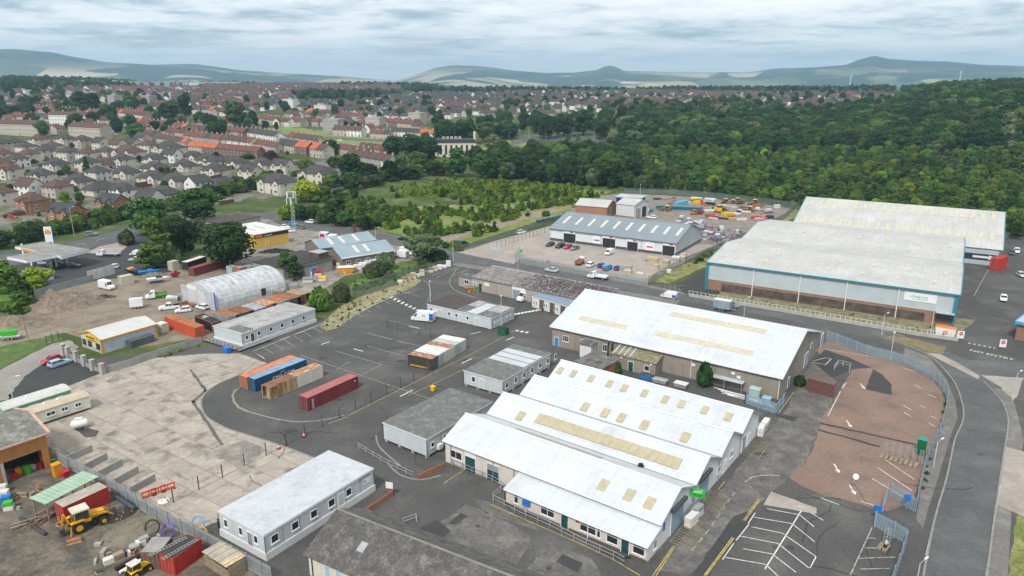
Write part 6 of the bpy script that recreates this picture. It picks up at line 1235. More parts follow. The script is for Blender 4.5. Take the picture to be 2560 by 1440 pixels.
def truck(px,py,deg,label,bed='white',cab='white',load=None,L=6.2,tipper=False,cage=False):
 p=P(px,py);t=thing('flatbed_truck',label,'truck',(p.x,p.y,0.03),radians(deg));w=1.0;h2=L/2;cabm=CAR[cab]
 MB().loft([ringx(h2-2.5,w,0.4,1.3,2.2,0.86),ringx(h2-1.75,w,0.36,1.3,2.25,0.86),ringx(h2-1.35,w,0.36,1.2,2.1,0.84),ringx(h2-0.75,w,0.36,0.95,1.35,0.9),ringx(h2-0.25,w*0.95,0.36,0.8,1.05,0.88),ringx(h2,w*0.86,0.42,0.6,0.85,0.86)]).obj('cab',cabm,t)
 MB().loft([[(h2-0.72,-0.8,1.36),(h2-0.72,0.8,1.36),(h2-0.8,0.8,1.36),(h2-0.8,-0.8,1.36)],[(h2-1.3,-0.74,2.08),(h2-1.3,0.74,2.08),(h2-1.4,0.74,2.08),(h2-1.4,-0.74,2.08)]]).obj('windscreen',GLASS,t)
 for s in(-1,1):MB().poly([(h2-2.2,s*0.99,1.3),(h2-1.0,s*0.99,1.3),(h2-1.4,s*0.9,2.0),(h2-2.2,s*0.9,2.0)][::s]).obj('side_window',GLASS,t)
 MB().box(-h2,-0.45,0.5,h2-2.4,0.45,0.75).obj('chassis',BLACK,t);bm_=CAR[bed]if bed in CAR else bed
 MB().box(-h2,-1.05,0.8,h2-2.6,1.05,0.95).obj('bed',bm_,t)
 if tipper or cage:
  hh=0.45 if tipper else 0.4
  for nm,q in(('side_board',(-h2,-1.05,0.95,h2-2.6,-1.0,0.95+hh)),('side_board',(-h2,1.0,0.95,h2-2.6,1.05,0.95+hh)),('tail_board',(-h2,-1.0,0.95,-h2+0.05,1.0,0.95+hh)),('head_board',(h2-2.65,-1.0,0.95,h2-2.6,1.0,1.8))):MB().box(*q).obj(nm,bm_,t)
 if cage:
  for s in(-1.02,1.02):
   for k in range(5):x=-h2+0.05+(L-2.75)*k/4;MB().tube((x,s,1.3),(x,s,2.1),0.025).obj('cage_post',STEEL,t)
   for z in(1.7,2.1):MB().tube((-h2,s,z),(h2-2.6,s,z),0.025).obj('cage_rail',STEEL,t)
 if load:MB().loft([[(-h2+0.2,-0.9,0.96),(h2-2.8,-0.9,0.96),(h2-2.8,0.9,0.96),(-h2+0.2,0.9,0.96)],[(-h2+0.8,-0.4,1.5),(h2-3.3,-0.4,1.5),(h2-3.3,0.4,1.5),(-h2+0.8,0.4,1.5)]]).obj('load',load,t)
 add_wheels(t,(-h2+1.1,h2-0.95),2.0,0.36);return t
a_,b_=-34,56
car(128,906,b_+180+4,'hatch','red','red hatchback parked beside the silver estate car');car(151,913,b_+4,'estate','lightblue','silver blue estate car beside the red hatchback')
car(185,668,12,'hatch','navy','dark blue hatchback leaving the fuel canopy');car(115,660,10,'suv','silver','silver car standing at the pumps under the canopy');car(141,664,8,'suv','black','black car at the pumps under the canopy');truck(272,640,175,'white recovery truck with empty flat bed on the forecourt',bed=STEEL,L=8.0)
van(342,638,185,'small white van by the conifer on the forecourt',L=4.4,Wd=1.8,H=1.85);car(338,652,185,'hatch','silver','silver hatchback by the conifer on the forecourt');car(282,671,195,'hatch','silver','silver hatchback parked at the yard fence');car(229,589,20,'suv','grey','grey car driving on the main road');car(709,494,28,'hatch','navy','dark car on the main road bend')
van(268,722,-30,'white panel van parked on the earth yard');truck(392,745,205,'white tipper truck with bright green body on the earth yard',bed='green',tipper=True,L=5.6,load=M('soil',(0.1,0.08,0.06),0.95))
car(424,773,205,'pickup','white','white pickup parked before the arched shed');car(462,768,25,'pickup','orange','copper pickup between two white cars');car(458,780,205,'hatch','white','white hatchback nearest the orange red container');car(506,772,150,'hatch','white','white hatchback at the arched shed corner')
t=van(1058,802,165,'white and blue lettered van in front of the patched cabin',H=2.6,L=6.0);MB().box(-2.99,-1.015,0.5,-2.0,1.015,2.3).obj('blue_wrap',paintm('wrap',(0.02,0.12,0.42)),t);text_on(t,'IDJ',0.75,(-0.6,1.0,1.35),(pi/2,0,pi),M('navy',None));text_on(t,'IDJ',0.75,(-0.6,-1.0,1.35),(pi/2,0,0),M('navy',None))
van(1313,750,228,'white van parked nose out at the harled store');car(1379,679,a_+180,'saloon','silver','silver car driving on the estate road');truck(1494,697,a_+182,'white caged dropside truck on the estate road',bed='white',cage=True,L=6.6)
t=van(1672,745,a_+182,'small white and blue van on the estate road',L=4.5,Wd=1.85,H=1.9);MB().box(-2.24,-0.93,0.5,-1.2,0.93,1.3).obj('blue_wrap',paintm('wrap',None),t);car(1829,768,a_,'hatch','grey','dark grey car beside the pale box trailer on the road')
G2='cars parked at the trade shed'
car(1375,615,b_+175,'hatch','black','black hatchback at the trade shed corner',G2);car(1400,619,b_+175,'suv','black','black car between hatchback and red car at the trade shed',G2);car(1419,621,b_+175,'hatch','red','red car in the row at the trade shed',G2);car(1437,624,b_+175,'saloon','grey','grey saloon beside the red car at the trade shed',G2)
van(1523,636,b_+180,'small white van parked alone at the trade shed',L=4.5,Wd=1.85,H=1.9);truck(1452,660,b_+5,'flatbed truck with dark headboard by the palisade fence',bed=RUST,L=6.2,tipper=True);car(1478,666,b_,'suv','white','white car beside the flatbed truck',G2);car(1505,668,b_,'hatch','navy','dark blue car beside the striped van',G2)
t=van(1518,675,b_,'blue and white van with red chevron back doors','skyblue',L=4.5,Wd=1.85,H=1.9);MB().box(-2.28,-0.8,0.6,-2.245,0.8,1.2).obj('chevron_panel',M('sign_red',None),t);car(1546,674,b_,'hatch','blue','blue hatchback beside the pallet stack',G2);car(1303,584,b_-10,'suv','white','white car in the bays along the mesh fence')
car(2508,751,b_+180,'hatch','white','white car driving down the warehouse lane');car(2553,692,b_+200,'hatch','silver','silver car at the lane edge by the warehouse');car(2541,632,b_+180,'suv','white','white car beyond the red box');car(2530,636,b_+180,'hatch','navy','dark blue car next to the red box')
car(714,570,-30,'hatch','white','white car beside the tyre shop wall');car(727,580,-30,'hatch','white','second white car at the tyre shop corner');car(733,563,-28,'hatch','skyblue','bright blue car behind the mast');car(751,572,150,'suv','grey','grey car parked beyond the mast');car(775,558,155,'suv','white','white car on the estate road by the bushes');car(850,593,160,'hatch','red','red car beside the striped vans');car(1006,600,155,'saloon','black','black car on the estate road by the round bush')
van(1003,643,150,'white van at the loading yard corner');van(1018,636,-30,'second white van behind the loading yard van');t=van(815,596,-20,'van striped in red white and blue',L=5.2);MB().box(-2.0,-1.02,0.6,0.2,1.02,1.9).obj('coloured_wrap',M('sign_magenta',None),t);t=van(836,599,-20,'small white and blue van beside the striped van',L=4.6,H=2.0)
for x,y,d,c in[(225,446,20,'red'),(278,428,15,'silver'),(32,545,10,'red'),(400,515,30,'white'),(600,470,20,'red'),(660,460,20,'white'),(880,365,10,'white'),(905,368,10,'red'),(950,372,12,'grey'),(850,352,5,'white'),(1105,438,0,'red'),(930,371,8,'silver')]:car(x,y,d,'hatch',c,{'red':'small red car','silver':'small silver car','white':'small white car','grey':'small grey car'}[c]+' parked among the houses','cars among the houses',True)
def box_trailer(px,py,deg,L,Wd,H,mat,label,lift=0.6):
 p=P(px,py);t=thing('box_trailer',label,'trailer',(p.x,p.y,0.03),radians(deg));MB().box(-L/2,-Wd/2,lift,L/2,Wd/2,lift+H).obj('box',mat,t);MB().box(-L/2-0.03,-Wd/2-0.03,lift+H,L/2+0.03,Wd/2+0.03,lift+H+0.06).obj('roof',CTOPW,t)
 MB().box(L/2,-0.06,lift,L/2+1.3,0.06,lift+0.1).obj('drawbar',STEEL,t);add_wheels(t,(-0.4,0.35),Wd,0.31);MB().box(-L/2-0.02,-0.02,lift+0.1,-L/2,0.02,lift+H-0.1).obj('door_seam',DARKSTEEL,t);return t
box_trailer(343,770,200,3.2,1.8,2.0,CAR['white'],'white box trailer standing on the earth yard');box_trailer(1806,775,a_,4.4,2.2,2.2,M('pale_blue_box',(0.25,0.32,0.38),0.6),'pale blue grey box trailer on the road behind the shed roof')
t=box_trailer(30,848,15,4.0,2.0,0.35,STEEL,'low trailer carrying a green skip');MB().loft([[(-1.6,-0.8,0.95),(0.9,-0.8,0.95),(0.9,0.8,0.95),(-1.6,0.8,0.95)],[(-2.1,-0.95,2.2),(1.5,-0.95,2.2),(1.5,0.95,2.2),(-2.1,0.95,2.2)]]).obj('green_skip',CAR['green'],t)
# ------------------------------------------------------------------ more buildings
def slabpoly(pts,z0,z1,name,mats,t,org):
 """upright-sided slab over an outline seen at height z1"""
 v=[P(x,y,z1)-Vector((org[0],org[1],0))for x,y in pts]
 if sum(a.x*b.y-b.x*a.y for a,b in zip(v,v[1:]+v[:1]))<0:v.reverse()
 mb=MB();n=len(v);mb.v=[tuple(p)for p in v]+[(p.x,p.y,z0)for p in v]
 for a,b,c in tessellate_polygon([v]):
  if(v[b]-v[a]).cross(v[c]-v[a]).z<0:b,c=c,b
  mb.f+=[(a,b,c),(a+n,c+n,b+n)];mb.m+=[0,1]
 for i in range(n):j=(i+1)%n;mb.f.append((i,i+n,j+n,j));mb.m.append(1)
 return mb.obj(name,mats,t)
def fuel_station():
 c=[(17,642),(66,651),(143,637),(153,642),(224,623),(108,604),(37,616),(53,619),(91,628)];o=P(120,640);t=thing('fuel_canopy','white L-shaped fuel station canopy with yellow and red fascia','canopy',(o.x,o.y,0))
 slabpoly(c,4.3,5.2,'canopy_roof',[M('canopy_top',(0.27,0.265,0.26),0.9,0.12,0.3,c2=(0.2,0.19,0.175)),WHITE],t,o)
 a,b=P(53,621,5.0)-o,P(90,630,5.0)-o;d=(b-a).normalized();n=Vector((d.y,-d.x,0))*0.06
 MB().loft([[a+n+Vector((0,0,q))for q in(-0.6,0.1)]+[a+Vector((0,0,q))for q in(0.1,-0.6)],[b+n+Vector((0,0,q))for q in(-0.6,0.1)]+[b+Vector((0,0,q))for q in(0.1,-0.6)]]).obj('yellow_fascia',M('fascia_yellow',(0.7,0.32,0.01),0.5),t)
 for x,y in((80,664),(120,665),(142,666),(168,661),(60,640),(110,640)):q=P(x,y)-o;MB().box(q.x-0.25,q.y-0.25,0,q.x+0.25,q.y+0.25,4.35).obj('column',WHITE,t)
 for x,y in((150,664),(128,668),(105,655)):q=P(x,y);u=thing('fuel_pump','fuel pump with yellow panel under the canopy','fuel pump',(q.x,q.y,0),0.3,'fuel pumps');MB().box(-0.5,-0.25,0,0.5,0.25,2.0).obj('housing',WHITE,u);MB().box(-0.4,-0.28,0.3,0.4,-0.25,1.0).obj('panel',M('fascia_yellow',None),u)
 k=Fr((52,694),(131,674),(100,660),3.0);u=k.thing('station_shop','flat black roofed fuel station shop behind the leafy tree','shop');MB().box(0,0,0,k.L,7,3.0).obj('wall',WHITE,u);MB().box(-0.2,-0.2,3.0,k.L+0.2,7.2,3.25).obj('roof',FELT,u)
 s=P(127,618);z=thing('price_pylon','tall white pylon sign with red and yellow scallop emblem','sign',(s.x,s.y,0),radians(8));MB().box(-1.3,-0.2,0,1.3,0.2,7.6).obj('panel',WHITE,z)
 fan=lambda r,y:[(0,y,4.9)]+[(r*sin(radians(q))*(1.0+0.05*(i%2)),y,5.5+r*cos(radians(q))*(1.0+0.05*(i%2)))for i,q in enumerate(range(-130,131,20))]
 MB().poly(fan(1.0,-0.22)).obj('emblem_edge',M('sign_red',None),z);MB().poly(fan(0.85,-0.24)).obj('emblem',M('fascia_yellow',None),z);MB().box(-0.2,-0.23,1.2,0.9,-0.21,2.0).obj('price_panel',M('sign_magenta',None),z);MB().box(1.3,-0.2,0,1.45,0.2,7.6).obj('edge_trim',M('sign_blue',None),z)
fuel_station()
def gabled(name,label,A,B,C,ez,rise,wall,roof,trim=None,cat='building',ridge_along='x',Wd=None):
 f=Fr(A,B,C,ez);L,W2=f.L,Wd or f.W;t=f.thing(name,label,cat);rz=ez+rise
 if ridge_along=='x':
  m=W2/2;MB().poly([(0,0,0),(L,0,0),(L,0,ez),(0,0,ez)]).poly([(L,0,0),(L,W2,0),(L,W2,ez),(L,m,rz),(L,0,ez)]).poly([(L,W2,0),(0,W2,0),(0,W2,ez),(L,W2,ez)]).poly([(0,W2,0),(0,0,0),(0,0,ez),(0,m,rz),(0,W2,ez)]).obj('wall',wall,t)
  slope(-0.3,L+0.3,-0.3,ez-0.05,m,rz,roof,t);slope(-0.3,L+0.3,W2+0.3,ez-0.05,m,rz,roof,t)
 else:
  m=L/2;MB().poly([(0,0,0),(L,0,0),(L,0,ez),(m,0,rz),(0,0,ez)]).poly([(L,0,0),(L,W2,0),(L,W2,ez),(L,0,ez)]).poly([(L,W2,0),(0,W2,0),(0,W2,ez),(m,W2,rz),(L,W2,ez)]).poly([(0,W2,0),(0,0,0),(0,0,ez),(0,W2,ez)]).obj('wall',wall,t)
  for s in(0,1):
   x0=-0.3 if s==0 else L+0.3;MB().loft([[(x0,-0.3,ez-0.05),(m,-0.3,rz+0.02),(m,-0.3,rz+0.14),(x0,-0.3,ez+0.07)],[(x0,W2+0.3,ez-0.05),(m,W2+0.3,rz+0.02),(m,W2+0.3,rz+0.14),(x0,W2+0.3,ez+0.07)]]).obj('roof',roof,t)
 return f,t,rz
YEL=M('yellow_trim',(0.62,0.3,0.015),0.5,0.05);RIBW=M('pale_ribbed_wall',(0.5,0.52,0.52),0.6,0.06,0.4,wave=('Y',0.5))
f,t,rz=gabled('yellow_trimmed_unit','pale metal unit edged in bright yellow with a yellow gable sign',(201,832),(252,850),(345,797),3.3,1.1,RIBW,M('unit_roof',(0.5,0.5,0.48),0.7,0.06),cat='unit',ridge_along='y')
L=f.L
for x0,z0,x1,z1 in((-0.3,3.25,L/2,4.42),(L/2,4.42,L+0.3,3.25)):MB().loft([[(x0,-0.42,z0),(x0,-0.3,z0),(x0,-0.3,z0+0.35),(x0,-0.42,z0+0.35)],[(x1,-0.42,z1),(x1,-0.3,z1),(x1,-0.3,z1+0.35),(x1,-0.42,z1+0.35)]]).obj('verge',YEL,t)
for y in(0,f.W):MB().box(L-0.15,y-0.2,0,L+0.12,y+0.2,3.3).obj('corner_trim',YEL,t)
MB().box(L+0.05,-0.3,3.1,L+0.4,f.W+0.3,3.4).obj('eaves_trim',YEL,t);MB().box(-0.4,-0.3,3.1,-0.05,f.W+0.3,3.4).obj('eaves_trim',YEL,t)
MB().box(L*0.25,-0.12,2.2,L*0.8,-0.05,3.6).obj('gable_sign',M('sign_yellow',(0.75,0.5,0.02),0.5),t);MB().box(L*0.3,-0.14,2.9,L*0.72,-0.12,3.2).box(L*0.4,-0.14,2.45,L*0.75,-0.12,2.65).obj('sign_print',BLACK,t);MB().box(0,-0.05,0,L,-0.01,0.9).obj('stone_base',CONC,t)
for x in(0.14,0.42,0.82):win(t,1.5,1.2,(L*x,-0.06,1.5),0,0,BLACK)
q=f.end(350,858,L);o=MB().box(L+0.4,q.y-3.2,0,L+2.2,q.y+2.4,1.7).obj('grey_screen',M('dark_screen',(0.08,0.1,0.11),0.7),t)
def arched_shed():
 a,b,c=P(458,752),P(540,777),P(708,724);u=(b-a).to_2d();Wd=u.length;ang=atan2(u.y,u.x);t=thing('arched_shed','white corrugated arched shed with slatted end doors','shed',(a.x,a.y,0),ang);nrm=Vector((-sin(ang),cos(ang)));L=(c-b).to_2d().dot(nrm);H=6.4;n=18
 arc=[(Wd/2-Wd/2*cos(pi*k/n),max(0,H*sin(pi*k/n)**0.8))for k in range(n+1)];mb=MB()
 for j in range(int(L/0.9)):
  y0,y1=j*0.9,j*0.9+0.93;s=1+0.012*(j%2)
  for(x0,z0),(x1,z1)in zip(arc,arc[1:]):mb.poly([(Wd/2+(x0-Wd/2)*s,y0,z0*s),(Wd/2+(x1-Wd/2)*s,y0,z1*s),(Wd/2+(x1-Wd/2)*s,y1,z1*s),(Wd/2+(x0-Wd/2)*s,y1,z0*s)])
 mb.obj('arched_roof',M('arch_sheet',(0.5,0.52,0.54),0.5,0.1,0.4,c2=(0.4,0.41,0.42),fine=0.08),t,smooth=False)
 for y in(0.05,L):MB().poly([(x,y,z)for x,z in(arc if y>1 else arc[::-1])]).obj('end_wall',M('pale_ribbed_wall',None),t)
 MB().box(-0.1,-0.1,0,Wd+0.1,-0.02,4.9).obj('front_screen',M('grey_screen_front',(0.42,0.45,0.47),0.6),t)
 for k in range(2):
  d=MB().box(Wd*(0.22+0.26*k),-0.16,0,Wd*(0.46+0.26*k),-0.1,4.3).obj('end_door',WHITE,t)
  for j in range(12):MB().box(Wd*(0.22+0.26*k),-0.19,0.3+j*0.34,Wd*(0.46+0.26*k),-0.16,0.42+j*0.34).obj('slat',STEEL,d)
 MB().box(Wd*0.2,-0.2,4.3,Wd*0.5,-0.12,5.3).obj('door_sign',WHITE,t);MB().box(Wd-0.05,-0.12,0,Wd+0.15,0.1,5.0).obj('corner_post',M('sign_blue',None),t)
 for k in range(5):
  y=L*(0.14+0.18*k);i=10+(k%2)*2
  (x0,z0),(x1,z1)=arc[i],arc[i+1];MB().poly([(x0,y,z0*1.02),(x1,y,z1*1.02),(x1,y+0.7,z1*1.02),(x0,y+0.7,z0*1.02)]).obj('rooflight',RLIGHT,t)
 MB().box(Wd-0.1,L*0.62,0.6,Wd+0.12,L*0.68,2.6).obj('side_window',GLASS,t)
arched_shed()
# tyre shop with yellow flank
f,t=hut('tyre_shop','tyre shop with pale flat roof and yellow side wall under a black sign band',(635,588),(720,573),(607,561),5.2,M('shop_yellow',(0.6,0.38,0.08),0.7,0.06),M('shop_roof',(0.58,0.57,0.55),0.8,0.06),'shop');MB().box(0,-0.15,3.9,f.L,-0.02,5.0).obj('sign_band',BLACK,t);MB().box(0.4,-0.18,4.1,3.2,-0.15,4.8).obj('orange_lettering',M('sign_orange',(0.7,0.16,0.01),0.5),t);text_on(t,'autocentre',0.7,(5.6,-0.17,4.2),(pi/2,0,0),WHITE);door(t,1.0,2.1,(f.L*0.35,0,0),0,M('fascia_yellow',None))
for k in range(2):MB().box(f.L*(0.3+0.3*k),f.W*0.3,5.38,f.L*(0.34+0.3*k),f.W*0.7,5.44).obj('rooflight',STEEL,t)
f,t=hut('brown_roofed_shop','low dark brown roofed building behind the tyre shop',(570,560),(650,541),(545,545),4.0,WALL['grey'],M('brown_felt',None),'building')
BLUR=M('blue_grey_roof',(0.25,0.32,0.36),0.5,0.05,0.2,wave=('X',0.4));BWALL=M('brown_block',(0.2,0.165,0.14),0.9,0.12,0.5)
f,t,rz=gabled('joinery_works','brown walled works with blue grey sheet roof and four rooflight strips',(854,645),(985,625),(830,628),3.6,2.4,BWALL,BLUR,cat='works',Wd=13)
MB().box(-0.35,-0.45,3.3,f.L+0.35,-0.3,3.7).obj('white_fascia',WHITE,t)
for x in(0.35,0.55):rooflight(t,(f.L*x,3.4,5.0),1.2,4.5,atan2(2.4,6.5),M('cream_rooflight',None))
for k in range(5):win(t,1.4,1.2,(f.L*(0.12+0.18*k),-0.02,1.8),0,1)
g,t,rz=gabled('rear_works_bay','rear bay of blue grey roofed works with brown chimney',(800,622),(940,600),(788,612),3.8,2.2,BWALL,BLUR,cat='works',Wd=12)
for x in(0.25,0.45,0.7):rooflight(t,(g.L*x,3.2,5.1),1.2,4.5,atan2(2.2,6),M('cream_rooflight',None))
MB().box(g.L*0.78,7,5,g.L*0.78+0.9,7.9,9).obj('chimney',M('chimney_brown',(0.12,0.05,0.04),0.8),t)
f,t=hut('flat_roofed_store','wide grey block store with flat black roof behind the slim trees',(632,655),(708,672),(720,620),3.6,M('grey_block',(0.3,0.28,0.26),0.9),M('black_felt',(0.05,0.048,0.046),0.95,0.15,0.4),'store',0.3);MB().box(f.L-5,f.W*0.75,3.78,f.L-0.5,f.W*0.75+4,5.4).obj('roof_box',M('rust_stain',None),t);MB().box(f.L-5.2,f.W*0.75-0.2,5.4,f.L-0.3,f.W*0.75+4.2,5.55).obj('roof_box_lid',STEEL,t)
f,t=hut('loading_wing','low dark wing with blue door facing the loading yard',(762,668),(830,650),(730,640),3.4,M('grey_block',None),M('black_felt',None),'store');door(t,2.4,2.5,(f.L*0.3,0,0),0,M('blue_door',None))
def orange_shed():
 ez=6.0;f=Fr((-90,1152),(113,1083),(-70,1030),ez);L=f.L;t=f.thing('orange_workshop','orange fronted workshop with grey corrugated roof and wide dark opening','workshop');og=M('orange_sheet',(0.42,0.19,0.055),0.7,0.08,0.4,wave=('X',0.4));Wd=13
 MB().poly([(0,0,3.6),(L,0,3.6),(L,0,ez),(0,0,ez)]).poly([(L,0,0),(L,Wd,0),(L,Wd,ez),(L,Wd/2,ez+1.6),(L,0,ez)]).poly([(L,Wd,0),(0,Wd,0),(0,Wd,ez),(L,Wd,ez)]).poly([(L-1.0,0,0),(L,0,0),(L,0,3.6),(L-1.0,0,3.6)]).poly([(0,0,0),(L*0.42,0,0),(L*0.42,0,3.6),(0,0,3.6)]).obj('cladding',og,t)
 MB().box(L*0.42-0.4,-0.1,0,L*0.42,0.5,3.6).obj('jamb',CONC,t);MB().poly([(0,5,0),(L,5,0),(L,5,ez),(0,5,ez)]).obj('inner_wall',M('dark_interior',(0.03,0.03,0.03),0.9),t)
 cr=M('lichen_sheet',(0.16,0.155,0.14),0.95,0.2,0.5,c2=(0.25,0.25,0.22),pos=(0.48,0.62),wave=('X',0.3),fine=0.25,fsc=3)
 slope(-0.3,L+0.2,-0.3,ez,Wd/2,ez+1.6,cr,t);slope(-0.3,L+0.2,Wd+0.3,ez,Wd/2,ez+1.6,cr,t);tr=M('pink_barge',(0.52,0.33,0.25),0.8)
 for y0,z0,y1,z1 in((-0.4,ez,Wd/2,ez+1.6),(Wd/2,ez+1.6,Wd+0.4,ez)):MB().loft([[(L+0.2,y0,z0-0.1),(L+0.6,y0,z0-0.1),(L+0.6,y0,z0+0.2),(L+0.2,y0,z0+0.2)],[(L+0.2,y1,z1-0.1),(L+0.6,y1,z1-0.1),(L+0.6,y1,z1+0.2),(L+0.2,y1,z1+0.2)]]).obj('barge_board',tr,t)
 MB().box(-0.3,-0.5,ez-0.15,L+0.6,-0.3,ez+0.1).obj('eaves_trim',tr,t)
 for k in range(7):o=MB().box(-0.4,-0.3,0,0.4,0.3,0.7+0.3*(k%3)).obj('crate',[M('sign_red',None),M('fascia_yellow',None),CAR['green'],WHITE][k%4]);q=f.o+f.u*(L*0.55+k*0.9)+f.n*(1.2+0.7*(k%2));o.location=(q.x,q.y,0.04);tag(o,['red','yellow','green','white'][k%4]+' crate on the floor of the orange workshop','crate','crates in the orange workshop')
orange_shed()
f,t,rz=gabled('brick_depot','brick depot shed with pale roof behind the trade shed',(1438,513),(1517,519),(1448,497),5.0,2.2,M('depot_brick',(0.34,0.17,0.1),0.9,0.12,0.5),AROOF,cat='shed',Wd=14);door(t,4.0,4.0,(f.L,7,0),pi/2,SHUT,8,'roller_door')
f,t,rz=gabled('white_depot','white depot shed with brick base beside the brick depot',(1541,509),(1586,514),(1495,493),6.2,1.8,M('depot_white',(0.55,0.56,0.56),0.7,0.05),AROOF,cat='shed',Wd=14);MB().box(-0.05,-0.08,0,f.L+0.05,-0.01,1.2).obj('brick_base',BRICK,t)
for k in range(2):door(t,4.2,4.6,(f.L,3.6+6*k,0),pi/2,M('black_shutter',None)if k else STEEL,8,'roller_door')
f,t=hut('open_depot','blue edged open store with pale sloping roof at the wood',(1541,492),(1602,496),(1560,486),5.0,M('navy',None),AROOF,'store',0.6);MB().box(-0.6,-0.8,4.5,f.L+0.6,-0.62,5.1).obj('blue_fascia',M('sign_blue',None),t)
f=Fr((2545,806),(2700,838),(2562,700),4.2);t=f.thing('lane_unit','white roofed brick unit with bright blue edges at the lane gate','unit');MB().box(0,0,0,f.L,f.W,4.1).obj('wall',BBRICK,t);MB().box(-0.4,-0.4,4.1,f.L,f.W+0.4,4.5).obj('roof',AROOF,t);MB().box(-0.6,-0.6,3.9,-0.4,f.W+0.6,4.6).box(-0.6,-0.6,3.9,f.L,-0.42,4.6).obj('blue_edge',M('edge_blue',(0.05,0.35,0.6),0.5),t)
def caravan(A,B,C,z,wall,label,lower):
 f=Fr(A,B,C,z);t=f.thing('static_caravan',label,'caravan');L,Wd=f.L,f.W;MB().box(0,0,0.5,L,Wd,z-0.1).obj('body',wall,t);MB().box(-0.03,-0.03,0.45,L+0.03,Wd+0.03,0.95).obj('lower_panel',lower,t);arc=[(Wd*k/6,z-0.15+0.45*sin(pi*k/6))for k in range(7)]
 MB().loft([[(x,y-0.1+0.2*y/Wd,q)for y,q in arc]+[(x,Wd+0.1,z-0.2),(x,-0.1,z-0.2)]for x in(-0.15,L+0.15)]).obj('roof',M('caravan_roof_'+wall.name,(0.5,0.49,0.46)if 'green' in wall.name else(0.46,0.38,0.28),0.7,0.12,0.4),t)
 for x,w in((0.17,1.2),(0.42,1.5),(0.62,1.1),(0.82,1.1)):win(t,w,0.8,(L*x,-0.02,1.7),0,1)
 for x in(0.15,0.85):MB().box(L*x,0.2,0,L*x+0.4,Wd-0.2,0.5).obj('axle_stand',BLACK,t)
 for k in range(2):MB().lathe([(0.25,0),(0.25,0.2),(0.05,0.3)],8).obj('roof_vent',WHITE,t,(L*(0.4+0.2*k),Wd/2,z+0.2))
caravan((10,1024),(176,972),(-5,1006),2.9,M('caravan_green',(0.2,0.4,0.27),0.5,0.05),'pale green static caravan behind the cream one',M('caravan_dkgreen',(0.12,0.27,0.17),0.6));caravan((48,1042),(222,987),(30,1028),2.9,M('caravan_cream',(0.6,0.6,0.5),0.5,0.05),'cream static caravan in front of the green one',M('caravan_pale',(0.58,0.57,0.5),0.6))
def mast():
 p=P(738,612);t=thing('lattice_mast','slender lattice phone mast with white panel antennas','mast',(p.x,p.y,0));H=20
 for k in range(3):
  a=k*2.094;MB().tube((0.9*cos(a),0.9*sin(a),0),(0.5*cos(a),0.5*sin(a),H),0.08,0.06).obj('leg',STEEL,t)
  b=a+2.094;mb=MB()
  for j in range(14):r0,r1=0.9-0.4*j/14,0.9-0.4*(j+1)/14;z0,z1=H*j/14,H*(j+1)/14;mb.tube((r0*cos(a),r0*sin(a),z0),(r1*cos(b),r1*sin(b),z1),0.04,None,4).tube((r1*cos(a),r1*sin(a),z1),(r1*cos(b),r1*sin(b),z1),0.04,None,4)
  mb.obj('bracing',STEEL,t)
 for k in range(9):a=k*0.698;MB().box(-0.2,-0.12,-1.1,0.2,0.12,1.1).obj('antenna',WHITE,t,(1.7*cos(a),1.7*sin(a),H-1.2-2.4*(k%2)),a+pi/2)
 for z in(H-0.4,H-2.6):MB().lathe([(1.5,z),(1.56,z+0.1)],14).obj('antenna_ring',STEEL,t)
mast()
